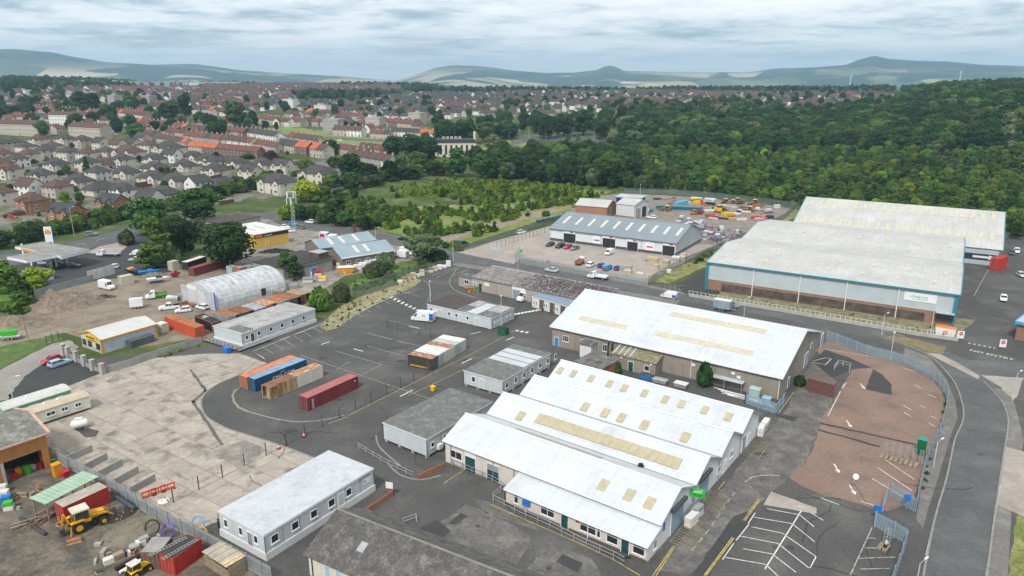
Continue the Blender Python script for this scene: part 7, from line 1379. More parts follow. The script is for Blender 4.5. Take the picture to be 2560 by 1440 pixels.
# ------------------------------------------------------------------ fences and walls
def fence(name,label,pts,h,mat,kind='palisade',gap=2.7,group=None,sm_=0,cat='fence'):
 w=pxpoly(pts);w=smooth_line(w,sm_)if sm_ else w;o=w[0];t=thing(name,label,cat,(o.x,o.y,0),0,group);pales=MB();rails=MB();acc=0.0
 for a,b in zip(w,w[1:]):
  a,b=a-o,b-o;L=(b-a).length
  if L<0.01:continue
  d=(b-a)/L;n=Vector((-d.y,d.x,0));s=acc
  while s<L:
   p=a+d*s;MB().box(p.x-0.06,p.y-0.06,-0.05,p.x+0.06,p.y+0.06,h+0.05).obj('post',mat if kind!='mesh' else DARKSTEEL,t);s+=gap
  acc=s-L
  if kind=='palisade':
   k=int(L/0.19)
   for i in range(k):p=a+d*(L*(i+0.5)/k)+n*0.08;e=d*0.055;pales.poly([(p.x-e.x,p.y-e.y,0.06),(p.x+e.x,p.y+e.y,0.06),(p.x+e.x,p.y+e.y,h-0.1),(p.x,p.y,h),(p.x-e.x,p.y-e.y,h-0.1)])
   for z in(0.35,h-0.4):rails.loft([[a+n*q+Vector((0,0,zz))for q,zz in((0,z),(0.05,z),(0.05,z+0.06),(0,z+0.06))],[b+n*q+Vector((0,0,zz))for q,zz in((0,z),(0.05,z),(0.05,z+0.06),(0,z+0.06))]])
  elif kind=='mesh':
   for i in range(int(L/0.9)):p=a+d*(0.9*i);pales.box(p.x-0.006,p.y-0.006,0.05,p.x+0.006,p.y+0.006,h)
   for z in(0.1,h*0.5,h):rails.tube(a+Vector((0,0,z)),b+Vector((0,0,z)),0.01,None,4)
  elif kind=='rail':
   for z in(h,h*0.5):rails.tube(a+Vector((0,0,z)),b+Vector((0,0,z)),0.04,None,5)
  else:
   for i in range(max(1,int(L/gap))):q0,q1=a+d*(L*i/max(1,int(L/gap))),a+d*(L*(i+1)/max(1,int(L/gap))-0.04);MB().loft([[q0+n*q+Vector((0,0,zz))for q,zz in((-0.07,0),(0.07,0),(0.07,h),(-0.07,h))],[q1+n*q+Vector((0,0,zz))for q,zz in((-0.07,0),(0.07,0),(0.07,h),(-0.07,h))]]).obj('panel',mat,t)
 if pales.v:x=pales.obj('pales' if kind=='palisade' else 'wires',mat,t);x['kind']='stuff'
 if rails.v:rails.obj('rail',mat,t)
 return t
BLUEF=M('blue_grey_fence',(0.27,0.36,0.42),0.6,0.1,0.5);GREYF=M('galvanised_fence',(0.3,0.33,0.34),0.6,0.12,0.5);GRNF=M('green_grey_fence',(0.13,0.17,0.16),0.7,0.12,0.5);CPAN=M('concrete_panel',(0.3,0.29,0.27),0.9,0.15,0.5)
fence('palisade_fence','curving blue grey palisade fence round the red tarmac yard',[(2066,850),(2110,866),(2170,889),(2253,912),(2323,946),(2353,974),(2366,1006),(2350,1080),(2310,1176),(2287,1284)],2.4,BLUEF,sm_=4)
fence('palisade_fence','short blue grey fence with gate beside the yard entrance',[(2205,1280),(2218,1240),(2287,1284)],2.4,BLUEF);fence('palisade_fence','blue grey fence turning along the lower car park',[(2185,1318),(2264,1362),(2245,1420),(2215,1500)],2.4,BLUEF)
fence('palisade_fence','grey palisade fence between the scrap yard and concrete yard',[(128,1152),(215,1198),(293,1240),(347,1273),(403,1312),(470,1343),(530,1376),(600,1415),(680,1460)],2.5,GREYF);fence('palisade_fence','grey palisade fence along the road before the trade shed',[(1288,650),(1300,656),(1400,676),(1500,695),(1614,716),(1660,686),(1712,660)],2.4,GREYF)
fence('palisade_fence','dark palisade fence along the grass bank of the trade yard',[(1712,660),(1790,628),(1870,592),(1960,548),(1988,522)],2.4,GRNF);fence('palisade_fence','green grey palisade fence along the weedy verge',[(1132,660),(1060,678),(980,700),(880,738)],2.2,GRNF);fence('security_fence','tall dark fence at the foot of the wood',[(1560,484),(1650,486),(1750,492),(1880,506),(1988,522)],3.0,GRNF)
fence('palisade_fence','blue grey palisade fence around the trade yard entrance',[(1145,630),(1185,620),(1250,598),(1320,580),(1400,550)],2.4,GRNF);fence('mesh_fence','posted mesh fence beside the parking bays',[(1242,620),(1300,602),(1370,580)],2.4,GREYF,'mesh');fence('palisade_gate','pale folded entrance gate of the trade yard',[(1225,628),(1255,634)],2.3,M('pale_blue_sheet',None));fence('palisade_gate','pale gate leaf with green banner post',[(1288,648),(1296,634),(1300,630)],2.3,M('pale_blue_sheet',None))
fence('mesh_fence','thin black posts and wire fence from concrete yard to containers',[(434,1256),(485,1231),(534,1206),(581,1181),(625,1158),(668,1138),(708,1118),(745,1098),(783,1079),(818,1060),(852,1043),(883,1027),(915,1011),(943,998),(972,984),(998,971),(1025,957),(1052,942),(1080,925)],2.2,DARKSTEEL,'mesh',4.0);fence('mesh_fence','thin black wire fence beside the lettered van',[(969,819),(991,825),(1012,830),(1036,836),(1060,841),(1083,847),(1108,853),(1180,870)],2.0,DARKSTEEL,'mesh',3.4)
fence('panel_wall','weathered concrete panel wall below the yellow trimmed unit',[(262,934),(330,915),(400,890),(505,858)],1.6,CPAN,'panel',3.0,cat='wall');fence('panel_wall','low wall between rough stone pillars by the parked cars',[(160,886),(192,904),(233,926),(262,934)],0.9,CPAN,'panel',3.0,cat='wall')
for x,y in((160,886),(172,893),(192,904),(212,915),(233,926),(257,936)):q=P(x,y);tag(MB().box(-0.4,-0.4,0,0.4,0.4,2.3).box(-0.45,-0.45,2.3,0.45,0.45,2.45).obj('stone_pillar',CONC,None,(q.x,q.y,0),A0),'rough grey stone pillar in the low wall by the parked cars','pillar','stone pillars by the parked cars')
fence('roadside_wall','long low wall below the brick based warehouse',[(1722,741),(1760,748),(1944,778),(2139,812),(2300,840),(2395,853)],0.8,CONC,'panel',5,cat='wall');fence('white_railing','white railing above the long roadside wall',[(1722,740),(1760,747),(1944,777),(2139,811),(2300,839),(2395,852)],1.6,M('white_rail',(0.6,0.6,0.56),0.6),'rail',1.2)
fence('field_gate','white barred gate between dark pillars at the road',[(1655,722),(1710,733)],2.0,WHITE,'mesh',1.6);fence('metal_fence','corrugated fence between fuel station and earth yard',[(70,748),(130,730),(200,712),(235,702)],2.0,M('blue_grey_sheet',(0.25,0.29,0.3),0.7),'panel',2.4);fence('hoarding','row of white hoarding boards on posts beside the cream container',[(222,702),(260,692),(288,684)],3.0,CTOPW,'panel',2.4)
fence('yard_gate','dark framed double gate by the stone pillars',[(118,862),(150,850),(158,846)],2.2,BLACK,'mesh',1.5);fence('handrail','galvanised handrail along the pink front wall',[(1232,1250),(1262,1224),(1228,1205),(1166,1178),(1130,1164)],1.1,STEEL,'rail',2.0);fence('handrail','galvanised ramp handrail before the lean-to',[(1234,1255),(1300,1288),(1376,1322),(1450,1360),(1540,1400),(1560,1412)],1.1,STEEL,'rail',2.0)
fence('handrail','curved handrail at the harled store corner',[(1172,680),(1155,690),(1152,706),(1170,722),(1195,735)],1.0,STEEL,'rail',2.0,sm_=3);fence('handrail','double handrail beside the raised grey block',[(897,1122),(960,1160),(1033,1195)],1.0,STEEL,'rail',2.0);fence('handrail','railing bars by the worn tarmac bay',[(1008,1312),(1040,1300),(1043,1312)],1.0,STEEL,'rail',2.0);fence('handrail','yellow ended loading rail beside the maroon container',[(2085,925),(2095,912),(2125,920),(2122,935)],1.1,M('rail_grey',(0.4,0.42,0.38),0.6),'rail',1.5)
fence('handrail','black handrail outside the white office cabin',[(548,1330),(616,1362)],2.0,BLACK,'rail',1.6);fence('brick_wall','low red brick wall beside the white office cabin',[(905,1292),(982,1240),(965,1222)],0.9,BRICK,'panel',5,cat='wall');fence('brick_wall','low red brick retaining wall below the raised grey block',[(1045,1200),(1110,1170)],0.9,BRICK,'panel',5,cat='wall')
fence('transformer_fence','pale blue palisade cage round the power cabinets',[(1862,1010),(1940,1036),(1962,1004)],2.2,M('cage_blue',(0.25,0.38,0.46),0.6));fence('transformer_fence','rear side of the power cabinet cage',[(1862,1010),(1880,990)],2.2,M('cage_blue',None))
for k,(a,b)in enumerate([((167,1158),(233,1128)),((213,1178),(270,1148)),((247,1196),(308,1164)),((287,1216),(348,1182)),((328,1236),(390,1202))]):fence('bay_wall','stained concrete storage bay wall on the yard edge',[a,b],1.2,CPAN,'panel',30,'concrete storage bay walls',cat='wall')
# ------------------------------------------------------------------ greenery near the works
TG='trees around the works'
for x,yb,yt,w,k,s,lb in[(395,668,548,104,'conifer','light','tall bushy conifer beside the fuel station'),(455,640,545,90,'broad','dark','dark broad tree behind the conifer'),(500,610,545,50,'tall','grey','grey green tree between conifer and willow'),(505,556,474,122,'broad','mid','large round tree by the main road bend'),(372,585,495,118,'broad','mid','large leafy tree above the fuel station entrance'),(580,668,556,128,'broad','dark','big drooping dark tree left of the tyre shop'),(535,620,560,70,'tall','dark','dark tree in the clump behind the maroon container'),(435,600,540,80,'broad','dark','dark tree in the clump above the conifer'),(22,778,648,120,'conifer','light','dense conifer at the fence end near the rubble heap'),(98,728,668,82,'broad','lime','pale green leafy tree before the station shop'),(55,770,690,70,'bush','dark','dark bush below the dense conifer'),(716,694,628,40,'tall','mid','left of two slim trees before the flat black roof'),(738,700,640,44,'birch','mid','right of two slim trees before the flat black roof'),(1062,652,584,106,'broad','grey','big round olive green bush tree at the road junction'),(800,776,720,72,'bush','light','bright green round bush above the white cabin'),(852,754,708,58,'bush','grey','grey green bush beside the bright green bush'),(765,505,452,74,'broad','lime','lime green tree by the main road'),(728,548,504,66,'bush','lime','lime round bush at the road corner'),(905,578,490,44,'tall','mid','dark upright tree on the waste ground edge'),(965,672,632,60,'bush','grey','grey purple bush behind the palisade fence'),(935,690,655,70,'bush','grey','broad grey bush behind the white wrapped packs'),(1095,655,622,60,'bush','dark','dark bush below the round olive tree'),(318,612,575,46,'bush','grey','grey shrub on the forecourt island'),(1762,965,905,50,'bush','dark','dark leafy shrub against the taupe shed wall'),(1545,935,905,22,'bush','mid','small shrub in the taupe shed corner'),(1998,965,935,34,'bush','mid','shrub behind the maroon container'),(1235,1200,1178,14,'scrub','mid','weed growing by the pink wall'),(1602,1160,1148,20,'scrub','mid','tuft of weeds in the valley gutter')]:
 o=tree_px(x,yb,yt,w,k,s,lb,None)
 if lb.startswith('tuft'):q=FW.loc(1602,1168,4.0);wq=FW.o+FW.u*q.x+FW.n*10.7;o.location=(wq.x,wq.y,3.85)
RR=random.Random(21)
def hedge(line,n,jit,hs,kinds,shades,label,group):
 w=pxpoly(line);seg=[(b-a).length for a,b in zip(w,w[1:])];tot=sum(seg)
 for i in range(n):
  s=tot*(i+RR.random())/n;k=0
  while s>seg[k]:s-=seg[k];k+=1
  p=w[k]+(w[k+1]-w[k])*(s/seg[k])+Vector((RR.uniform(-jit,jit),RR.uniform(-jit,jit),0));p.z=T(p.x,p.y);h=RR.uniform(*hs);kd=RR.choice(kinds);tree(p,h,h*RR.uniform(0.9,1.3)if kd in('broad','tall')else h*RR.uniform(1.1,1.7),kd,RR.choice(shades),label,group)
hedge([(-60,628),(60,608),(180,578),(330,545),(420,530),(560,498),(690,470)],74,4,(4,7.5),('broad','broad','bush','bush'),('mid','light','mid','dark'),'leafy tree in the belt between main road and estate','roadside tree belt')
hedge([(-40,612),(60,594),(200,560),(330,530)],16,3,(4,6.5),('broad','bush'),('mid','light'),'leafy tree in the belt between main road and estate','roadside tree belt')
hedge([(760,545),(830,556),(905,572)],16,4,(4,7),('broad','tall','bush'),('dark','mid','mid'),'leafy tree between estate road and waste ground','trees beside the estate road');hedge([(760,510),(830,500),(900,520),(905,550)],26,12,(4,7.5),('broad','tall','birch'),('dark','mid','light'),'leafy tree between estate road and waste ground','trees beside the estate road')
hedge([(830,480),(930,470),(1020,455),(1100,440)],34,9,(4,8),('broad','birch','tall'),('mid','dark','light','grey'),'leafy tree at the far side of the waste ground','trees beyond the waste ground');hedge([(1720,662),(1800,630),(1880,594)],14,1.5,(1.5,2.6),('bush','scrub'),('dark','grey'),'scrub along the grass bank fence','scrub along the bank fence')
hedge([(905,700),(980,690),(1060,668),(1120,652)],12,2.5,(1.2,2.4),('bush','scrub'),('mid','grey','light'),'low shrub between works yard and palisade fence','shrubs behind the palisade');hedge([(265,930),(400,892),(500,862)],9,0.8,(0.5,1.0),('scrub',),('light','lime'),'weeds at the foot of the panel wall','weeds along the panel wall');hedge([(1100,612),(1140,625),(1170,615)],6,2,(1.5,3),('bush',),('dark','grey'),'bush at the trade yard fence','bushes at the trade yard fence')
SC2=[];K2=[('scrub','light'),('scrub','lime'),('scrub','mid'),('bush','light'),('bush','mid'),('birch','light'),('bush','lime')];WG=[(910,565),(925,500),(1010,472),(1120,455),(1350,462),(1530,478),(1450,515),(1370,540),(1200,590),(1140,618),(1000,585)]
nind=0
for _ in range(3400):
 x,y=RR.uniform(905,1540),RR.uniform(452,620)
 if not inside(x,y,WG):continue
 p=P(x,y);g=noise.noise((p.x/16,p.y/16,4));lush=1 if 1000<x<1430 and y<497 else 0
 if inside(x,y,[(1090,600),(1250,560),(1400,520),(1440,508),(1400,528),(1250,572),(1110,608)])or inside(x,y,[(930,512),(1110,496),(1175,508),(1020,533)])and g<0.3:continue
 if not lush and g<-0.02:continue
 k=RR.choice([1,1,6,0,5]if lush else[2,0,4,3,1,1,5]);h=RR.uniform(1.3,3.2)*(1.15 if lush else 1);kd=K2[k][0]
 if kd=='birch':h*=1.6
 if nind<150 and RR.random()<0.5:nind+=1;tree(p,h,h*(0.7 if kd=='birch' else 1.2),kd,K2[k][1],{'scrub':'loose scrub bush on the waste ground','bush':'round bush on the waste ground','birch':'young birch sapling on the waste ground'}[kd],'scrub on the waste ground')
 else:SC2.append((p,h*(0.7 if kd=='birch' else 1.2)/FULL_W[kd],h/FULL_H[kd],RR.uniform(0,6),k))
for k in range(110):
 x,y=RR.uniform(1110,1545),RR.uniform(360,408)
 if y>372+abs(x-1400)*0.06:p=G(x,y);h=RR.uniform(2,4.5);SC2.append((p,h*1.2/4.4,h/2.4,RR.uniform(0,6),RR.choice([3,4,4])))
WS=[(800,815),(845,770),(900,742),(985,715),(1040,690),(1055,703),(1010,728),(940,760),(870,800),(845,820)]
for poly,n,hs in((WS,220,(0.3,0.8)),([(840,745),(900,695),(1000,665),(1110,648),(1120,655),(1000,700),(870,742)],200,(0.4,1.2)),([(2335,1090),(2362,1010),(2372,1012),(2345,1100),(2305,1250),(2295,1250)],60,(0.3,0.7)),([(1640,700),(1770,660),(1880,598),(1870,594),(1720,655)],160,(0.25,0.6)),([(1790,733),(2100,775),(2380,830),(2380,842),(2100,800)],120,(0.25,0.6))):
 xs=[q[0]for q in poly];ys=[q[1]for q in poly]
 for _ in range(n):
  x,y=RR.uniform(min(xs),max(xs)),RR.uniform(min(ys),max(ys))
  if inside(x,y,poly):h=RR.uniform(*hs);SC2.append((P(x,y),h*1.3/3.9,h/3.0,RR.uniform(0,6),RR.choice([0,1,2])))
scatter_object('wild_scrub',SC2,K2,'low wild scrub and weeds covering the waste ground and verges','scrub')
# ------------------------------------------------------------------ lamps, bins, racks and yard things
def lamp(px,py,ytop,label='grey street lamp beside the works road',arm=1.2,ang=0.6,group='street lamps',ter=False):
 p=G(px,py)if ter else P(px,py);dep=p.y*_c+(CAM_H-p.z)*_s;H=(py-ytop)*dep/FPX*1.06;t=thing('street_lamp',label,'street lamp',(p.x,p.y,p.z),ang,group);MB().tube((0,0,0),(0,0,H),0.1,0.06,7).obj('pole',M('lamp_pole',(0.5,0.51,0.5),0.5),t)
 if arm:MB().tube((0,0,H),(arm,0,H+0.15),0.05,0.04,6).obj('arm',STEEL,t);MB().loft([[(arm-0.1,-0.12,H+0.1),(arm-0.1,0.12,H+0.1),(arm-0.1,0.1,H+0.26),(arm-0.1,-0.1,H+0.26)],[(arm+0.6,-0.1,H+0.14),(arm+0.6,0.1,H+0.14),(arm+0.6,0.08,H+0.24),(arm+0.6,-0.08,H+0.24)]]).obj('lamp_head',WHITE,t)
 else:MB().lathe([(0.05,H-0.1),(0.22,H),(0.22,H+0.15),(0.05,H+0.25)],8).obj('lamp_head',WHITE,t)
for a in[(2333,1168,1102),(2288,1475,1402),(2204,838,787),(2530,1002,932),(1617,716,660),(1860,790,747),(1133,655,597),(1295,684,622),(940,608,572),(186,592,522),(33,1003,945),(453,548,500),(2325,842,775)]:lamp(*a)
lamp(2225,902,832,'pale camera pole inside the curved palisade fence',0,group=None);lamp(1253,826,742,'thin grey pole at the patched cabin corner',0,group=None);lamp(1076,755,705,'thin lamp pole beside the white footpath line',0,group=None);lamp(1600,492,463,'lamp pole at the foot of the wood',0,group=None);lamp(1559,530,498,'lamp pole before the brick depot',0,group=None)
for x,y,yt in[(1272,358,334),(1322,352,320),(1345,350,322),(1380,348,320),(1430,348,322),(1485,352,322),(1515,350,324),(1364,352,328),(1540,346,328),(1748,362,345),(1817,362,347),(1828,368,350),(1928,366,348),(1868,366,350)]:lamp(x,y,yt,'tall pale lamp post along the far dual road',1.5,0.3,'lamp posts along the far road',True)
q=P(75,862);tag(MB().tube((0,0,0),(-0.5,0,6.5),0.14,0.1,7).obj('timber_pole',WOOD,None,(q.x,q.y,0)),'leaning bare timber pole beside the dark gate','pole')
def boxthing(name,label,px,py,size,mat,cat,deg=-34,lid=None,group=None,z=0.03,wheels=False):
 p=P(px,py);t=thing(name,label,cat,(p.x,p.y,z),radians(deg),group);a,b,c=size;MB().loft([[(-a*0.45,-b*0.45,0.08),(a*0.45,-b*0.45,0.08),(a*0.45,b*0.45,0.08),(-a*0.45,b*0.45,0.08)],[(-a/2,-b/2,c),(a/2,-b/2,c),(a/2,b/2,c),(-a/2,b/2,c)]]).obj('body',mat,t)
 MB().loft([[(-a/2-0.04,-b/2-0.04,c),(a/2+0.04,-b/2-0.04,c),(a/2+0.04,b/2+0.04,c),(-a/2-0.04,b/2+0.04,c)],[(-a*0.42,-b*0.4,c+0.14),(a*0.42,-b*0.4,c+0.14),(a*0.42,b*0.4,c+0.14),(-a*0.42,b*0.4,c+0.14)]]).obj('lid',lid or mat,t)
 for x in(-a*0.38,a*0.38):MB().box(x-0.06,-b*0.4,0,x+0.06,b*0.4,0.1).obj('foot',BLACK,t)
 return t
BINB=M('bin_blue',(0.02,0.16,0.55),0.5);BING=M('bin_green',(0.01,0.13,0.06),0.5);YB=M('yellow_plastic',(0.75,0.45,0.0),0.5)
boxthing('wheeled_bin','blue wheeled bin at the cabin decking',568,882,(1.5,1.1,1.25),BINB,'bin');boxthing('wheeled_bin','large dark green waste bin at the patched cabin corner',1258,836,(2.4,1.6,1.6),BING,'bin',lid=BLACK);boxthing('wheeled_bin','yellow grit bin beside stacked rails',1083,978,(0.8,0.7,1.0),YB,'bin');boxthing('steel_cabinet','tall dark green cabinet by the steel racks',2301,1135,(1.4,1.2,2.7),BING,'cabinet',lid=M('lid_teal',(0.02,0.25,0.2),0.5));boxthing('power_cabinet','tall pale green power cabinet in the blue cage',1886,998,(2.0,1.5,2.3),M('pale_green',(0.35,0.45,0.42),0.5),'cabinet');boxthing('power_cabinet','smaller pale blue cabinet in the blue cage',1915,1012,(1.6,1.4,1.5),M('cage_blue',None),'cabinet');boxthing('wheeled_bin','yellow bin beside the black felt hut',1442,862,(1.0,0.9,1.1),YB,'bin');boxthing('work_bench','bright blue steel bench behind the white workshop',1618,948,(3.2,1.4,0.9),BINB,'bench',lid=DARKSTEEL);boxthing('work_bench','grey steel bench beside the bright blue one',1650,957,(3.0,1.4,0.8),STEEL,'bench');boxthing('work_bench','pale topped steel trestle by the dark shrub',1702,968,(2.6,1.6,0.9),STEEL,'bench',lid=CTOPW);boxthing('timber_box','white stacked sheets leaning by the taupe shed',1400,856,(2.2,0.6,0.7),WHITE,'sheets')
for k in range(7):q=P(1840+k*6,985+k*3.2);o=MB().box(-4.5,-0.06,0,4.5,0.06,0.1).obj('white_frame_bar',WHITE,None,(q.x,q.y,0.1+0.09*(k%3)),radians(-34+RR.uniform(-6,6)));tag(o,'long white window frame bar lying behind the shed','bar','white frame bars behind the shed')
def skip(px,py,deg,mat,label,sc=1.0,group=None,load=None):
 p=P(px,py);t=thing('skip',label,'skip',(p.x,p.y,0.03),radians(deg),group);t.scale=(sc,)*3;MB().loft([[(-1.1,-0.8,0),(1.1,-0.8,0),(1.1,0.8,0),(-1.1,0.8,0)],[(-1.8,-0.85,1.2),(1.8,-0.85,1.2),(1.8,0.85,1.2),(-1.8,0.85,1.2)]]).obj('hull',mat,t)
 MB().box(-1.84,-0.9,1.14,1.84,-0.84,1.24).box(-1.84,0.84,1.14,1.84,0.9,1.24).obj('rim',mat,t);MB().loft([[(-1.7,-0.8,1.205),(1.7,-0.8,1.205),(1.7,0.8,1.205),(-1.7,0.8,1.205)],[(-0.8,-0.3,1.45),(0.6,-0.4,1.4),(0.9,0.3,1.45),(-0.9,0.4,1.4)]]).obj('load',load or M('rubbish',(0.2,0.16,0.13),0.95,0.4,2),t)
 for y in(-0.9,0.9):MB().tube((0.4,y,0.6),(0.4,y*1.08,0.6),0.08).obj('lug',STEEL,t)
skip(1176,728,20,M('skip_orange',(0.35,0.15,0.03),0.7,0.2,1),'rusty orange skip full of rubbish at the harled store');skip(1192,726,20,CAR['green'],'bright green skip beside the rusty orange one');skip(866,682,10,M('skip_yellow',(0.6,0.25,0.02),0.6),'long orange skip of white waste in the loading yard',1.6,load=CTOPW)
for k in range(9):skip(1648+k*12.5,521+k*0.6,62,M('skip_blue',(0.02,0.3,0.42),0.6,0.08),'turquoise blue skip in the row at the plant yard',1.35,'row of blue skips in the plant yard')
for k in range(5):skip(1350+k*13,556-k*3,60,M('skip_teal',(0.02,0.16,0.17),0.6)if k<3 else M('skip_blue',None),'teal skip behind the trade shed fence' if k<3 else 'blue skip loaded with earth behind the trade shed fence',1.1,'skips behind the trade shed fence')
container('pale blue container standing on the blue skips',(1696,506),(1722,501),M('sky_paint',(0.1,0.38,0.5),0.6),z=3.4)
def digger(px,py,deg,label,sc=1.0,yel=None,backhoe=True,name='backhoe_loader'):
 p=P(px,py);t=thing(name,label,'digger',(p.x,p.y,0.03),radians(deg));t.scale=(sc,)*3;Y=yel or M('digger_yellow',(0.62,0.3,0.01),0.5,0.12,0.8)
 MB().box(-1.6,-0.55,0.75,2.2,0.55,1.15).obj('chassis',BLACK,t);MB().loft([[(0.5,-0.5,1.1),(2.3,-0.45,1.1),(2.3,0.45,1.1),(0.5,0.5,1.1)],[(0.5,-0.48,1.85),(2.1,-0.4,1.6),(2.1,0.4,1.6),(0.5,0.48,1.85)]]).obj('bonnet',Y,t)
 MB().box(-1.3,-0.85,1.1,0.5,0.85,1.5).obj('cab_base',Y,t);MB().loft([[(-1.3,-0.8,1.5),(0.55,-0.8,1.5),(0.55,0.8,1.5),(-1.3,0.8,1.5)],[(-1.15,-0.72,2.65),(0.3,-0.72,2.65),(0.3,0.72,2.65),(-1.15,0.72,2.65)]]).obj('cab_glass',GLASS,t);MB().box(-1.35,-0.85,2.65,0.5,0.85,2.82).obj('cab_roof',M('cab_cream',(0.55,0.5,0.42),0.6),t)
 for x,y in((-1.25,-0.78),(-1.25,0.78),(0.45,-0.78),(0.45,0.78)):MB().tube((x,y,1.45),(x*0.85,y*0.93,2.68),0.05).obj('cab_pillar',Y,t)
 for s in(-1,1):
  for x,r,w in((-0.9,0.78,0.45),(1.75,0.52,0.36)):
   o=MB().loft([[(r*a*cos(2*pi*k/16),y,r*a*sin(2*pi*k/16))for k in range(16)]for a,y in((0.88,-w/2),(1,-w/3),(1,w/3),(0.88,w/2))]).obj('wheel',RUBBER,t,(x,s*0.88,r));MB().loft([[(r*0.5*cos(2*pi*k/10),y,r*0.5*sin(2*pi*k/10))for k in range(10)]for y in(-w/2-0.02,w/2+0.02)]).obj('rim',Y,o)
  MB().loft([[(-1.7,s*0.88-0.25,1.55),(-0.1,s*0.88-0.25,1.55),(-0.1,s*0.88+0.25,1.55),(-1.7,s*0.88+0.25,1.55)],[(-1.5,s*0.88-0.25,1.68),(-0.4,s*0.88-0.25,1.68),(-0.4,s*0.88+0.25,1.68),(-1.5,s*0.88+0.25,1.68)]]).obj('mudguard',Y,t)
  MB().tube((0.5,s*0.6,1.7),(2.3,s*0.65,1.35),0.13,0.12,4).tube((2.3,s*0.65,1.35),(3.1,s*0.65,0.55),0.12,0.1,4).obj('loader_arm',Y,t)
 MB().loft([[(2.9,y,0.15),(3.6,y,0.1),(3.2,y,0.55),(3.0,y,0.95),(2.9,y,0.7)]for y in(-1.1,1.1)]).obj('front_bucket',DARKSTEEL,t)
 if backhoe:MB().tube((-1.6,0,1.2),(-2.1,0,2.7),0.17,0.14,4).tube((-2.1,0,2.7),(-2.5,0,1.0),0.13,0.1,4).obj('backhoe_boom',Y,t);MB().box(-2.75,-0.3,0.3,-2.2,0.3,1.0).obj('rear_bucket',DARKSTEEL,t);[MB().tube((-1.6,s*0.7,1.1),(-1.9,s*1.0,0.05),0.1,0.09,4).obj('stabiliser',Y,t)for s in(-1,1)]
 return t
digger(216,1318,46,'yellow backhoe loader with cream cab roof beside the red container',1.12);digger(345,1438,60,'small yellow loader at the scrap yard pipe rack',0.7,YB,False,'small_loader')
DYEL=M('dull_digger_yellow',(0.36,0.19,0.03),0.7,0.2,0.8)
for x,y,d,lb in[(1665,528,170,'yellow loader in front of the blue skips'),(1800,527,20,'yellow digger beside white sheets in the plant yard'),(1872,530,150,'dark cabbed yellow digger near the striped pipes'),(1885,512,200,'yellow machine at the foot of the wood'),(1815,510,10,'yellow machine left of the dumpers'),(1845,508,0,'long yellow dumper in the plant yard'),(1830,513,180,'second yellow dumper in the plant yard')]:digger(x,y,d,lb,0.95,DYEL)
truck(1742,536,200,'orange cabbed lorry in the plant yard',bed='red',cab='orange',L=6.5,tipper=True);truck(1620,530,210,'blue framed trailer beside the white depot',bed='skyblue',cab='white',L=5.5,cage=True);car(1628,546,150,'estate','white','white car behind the trade shed roof')
def pack(px,py,size,mats,label,group,deg=-32,cat='pallet'):
 p=P(px,py);a,b,c=size;t=thing('goods_pallet',label,cat,(p.x,p.y,0.03),radians(deg+RR.uniform(-5,5)),group);MB().box(-a/2,-b/2,0,a/2,b/2,0.14).obj('pallet',PALEWOOD,t);n=max(1,int(c/0.55))
 for k in range(n):MB().box(-a/2+0.05*RR.random(),-b/2+0.05*RR.random(),0.14+c*k/n,a/2-0.05*RR.random(),b/2-0.05*RR.random(),0.14+c*(k+0.9)/n).obj('pack',RR.choice(mats),t)
PB=[M('pack_'+k,c,0.8,0.2,1.5)for k,c in{'grey':(0.3,0.3,0.32),'dark':(0.12,0.12,0.14),'pink':(0.36,0.2,0.2),'white':(0.6,0.6,0.6),'blue':(0.2,0.24,0.34)}.items()];PT=[PALEWOOD,M('pack_tan',(0.42,0.33,0.22),0.8,0.2,1.5),PB[3],PB[0]]
for i in range(6):
 for j in range(12):x,y=1705+j*9-i*3+RR.uniform(-2,2),556+i*4.5+j*2.6+RR.uniform(-1.5,1.5);pack(x,y,(1.7,1.3,RR.choice((1.6,2.2,2.9))),PB,'stacked building blocks on a pallet in the plant yard','block pallets in the plant yard')
for j in range(22):pack(1795+RR.uniform(0,65)-j*0.5,580+j*1.6+RR.uniform(-3,3),(1.3,1.1,RR.choice((0.8,1.3,1.8))),PB,'stacked building blocks on a pallet in the plant yard','block pallets in the plant yard')
for k in range(150):
 x,y=RR.uniform(1640,1965),RR.uniform(496,552)
 if not inside(x,y,[(1640,498),(1760,500),(1900,512),(1970,525),(1900,560),(1760,548),(1690,540),(1620,505)])or y>512 and x<1765:continue
 pack(x,y,(RR.uniform(1.5,6),RR.uniform(1,2),RR.uniform(0.5,1.6)),RR.choice([PB,[RUST,YB],[CTOPW,STEEL],[M('sign_red',None),CTOPW,M('navy',None)],[DARKSTEEL,RUST]]),'pile of plant parts and materials in the plant yard','piles in the plant yard',RR.uniform(-60,30),'goods')
for x,y,s in[(1570,682,(2.4,1.4,2.2)),(1556,680,(1.8,1.2,1.9)),(1665,668,(2.2,1.6,2.4)),(1640,672,(1.8,1.4,1.4)),(1690,656,(2.6,1.6,2.0)),(1650,688,(2.0,1.2,0.7)),(1622,690,(2.4,1.0,0.5)),(1600,686,(2.2,1.0,0.5)),(1632,655,(3.6,1.4,1.6)),(1612,654,(1.2,1.0,0.8)),(1708,650,(2.0,1.4,2.2)),(1672,682,(1.6,1.2,1.0))]:pack(x,y,s,PT,'strapped pack of timber and slabs in the trade yard','packs in the trade yard')
for k in range(9):pack(868+k*13,683-k*5+RR.uniform(-1,1),(2.4,1.6,1.5),[CTOPW,WHITE],'white wrapped pack along the works wall','white wrapped packs',15)
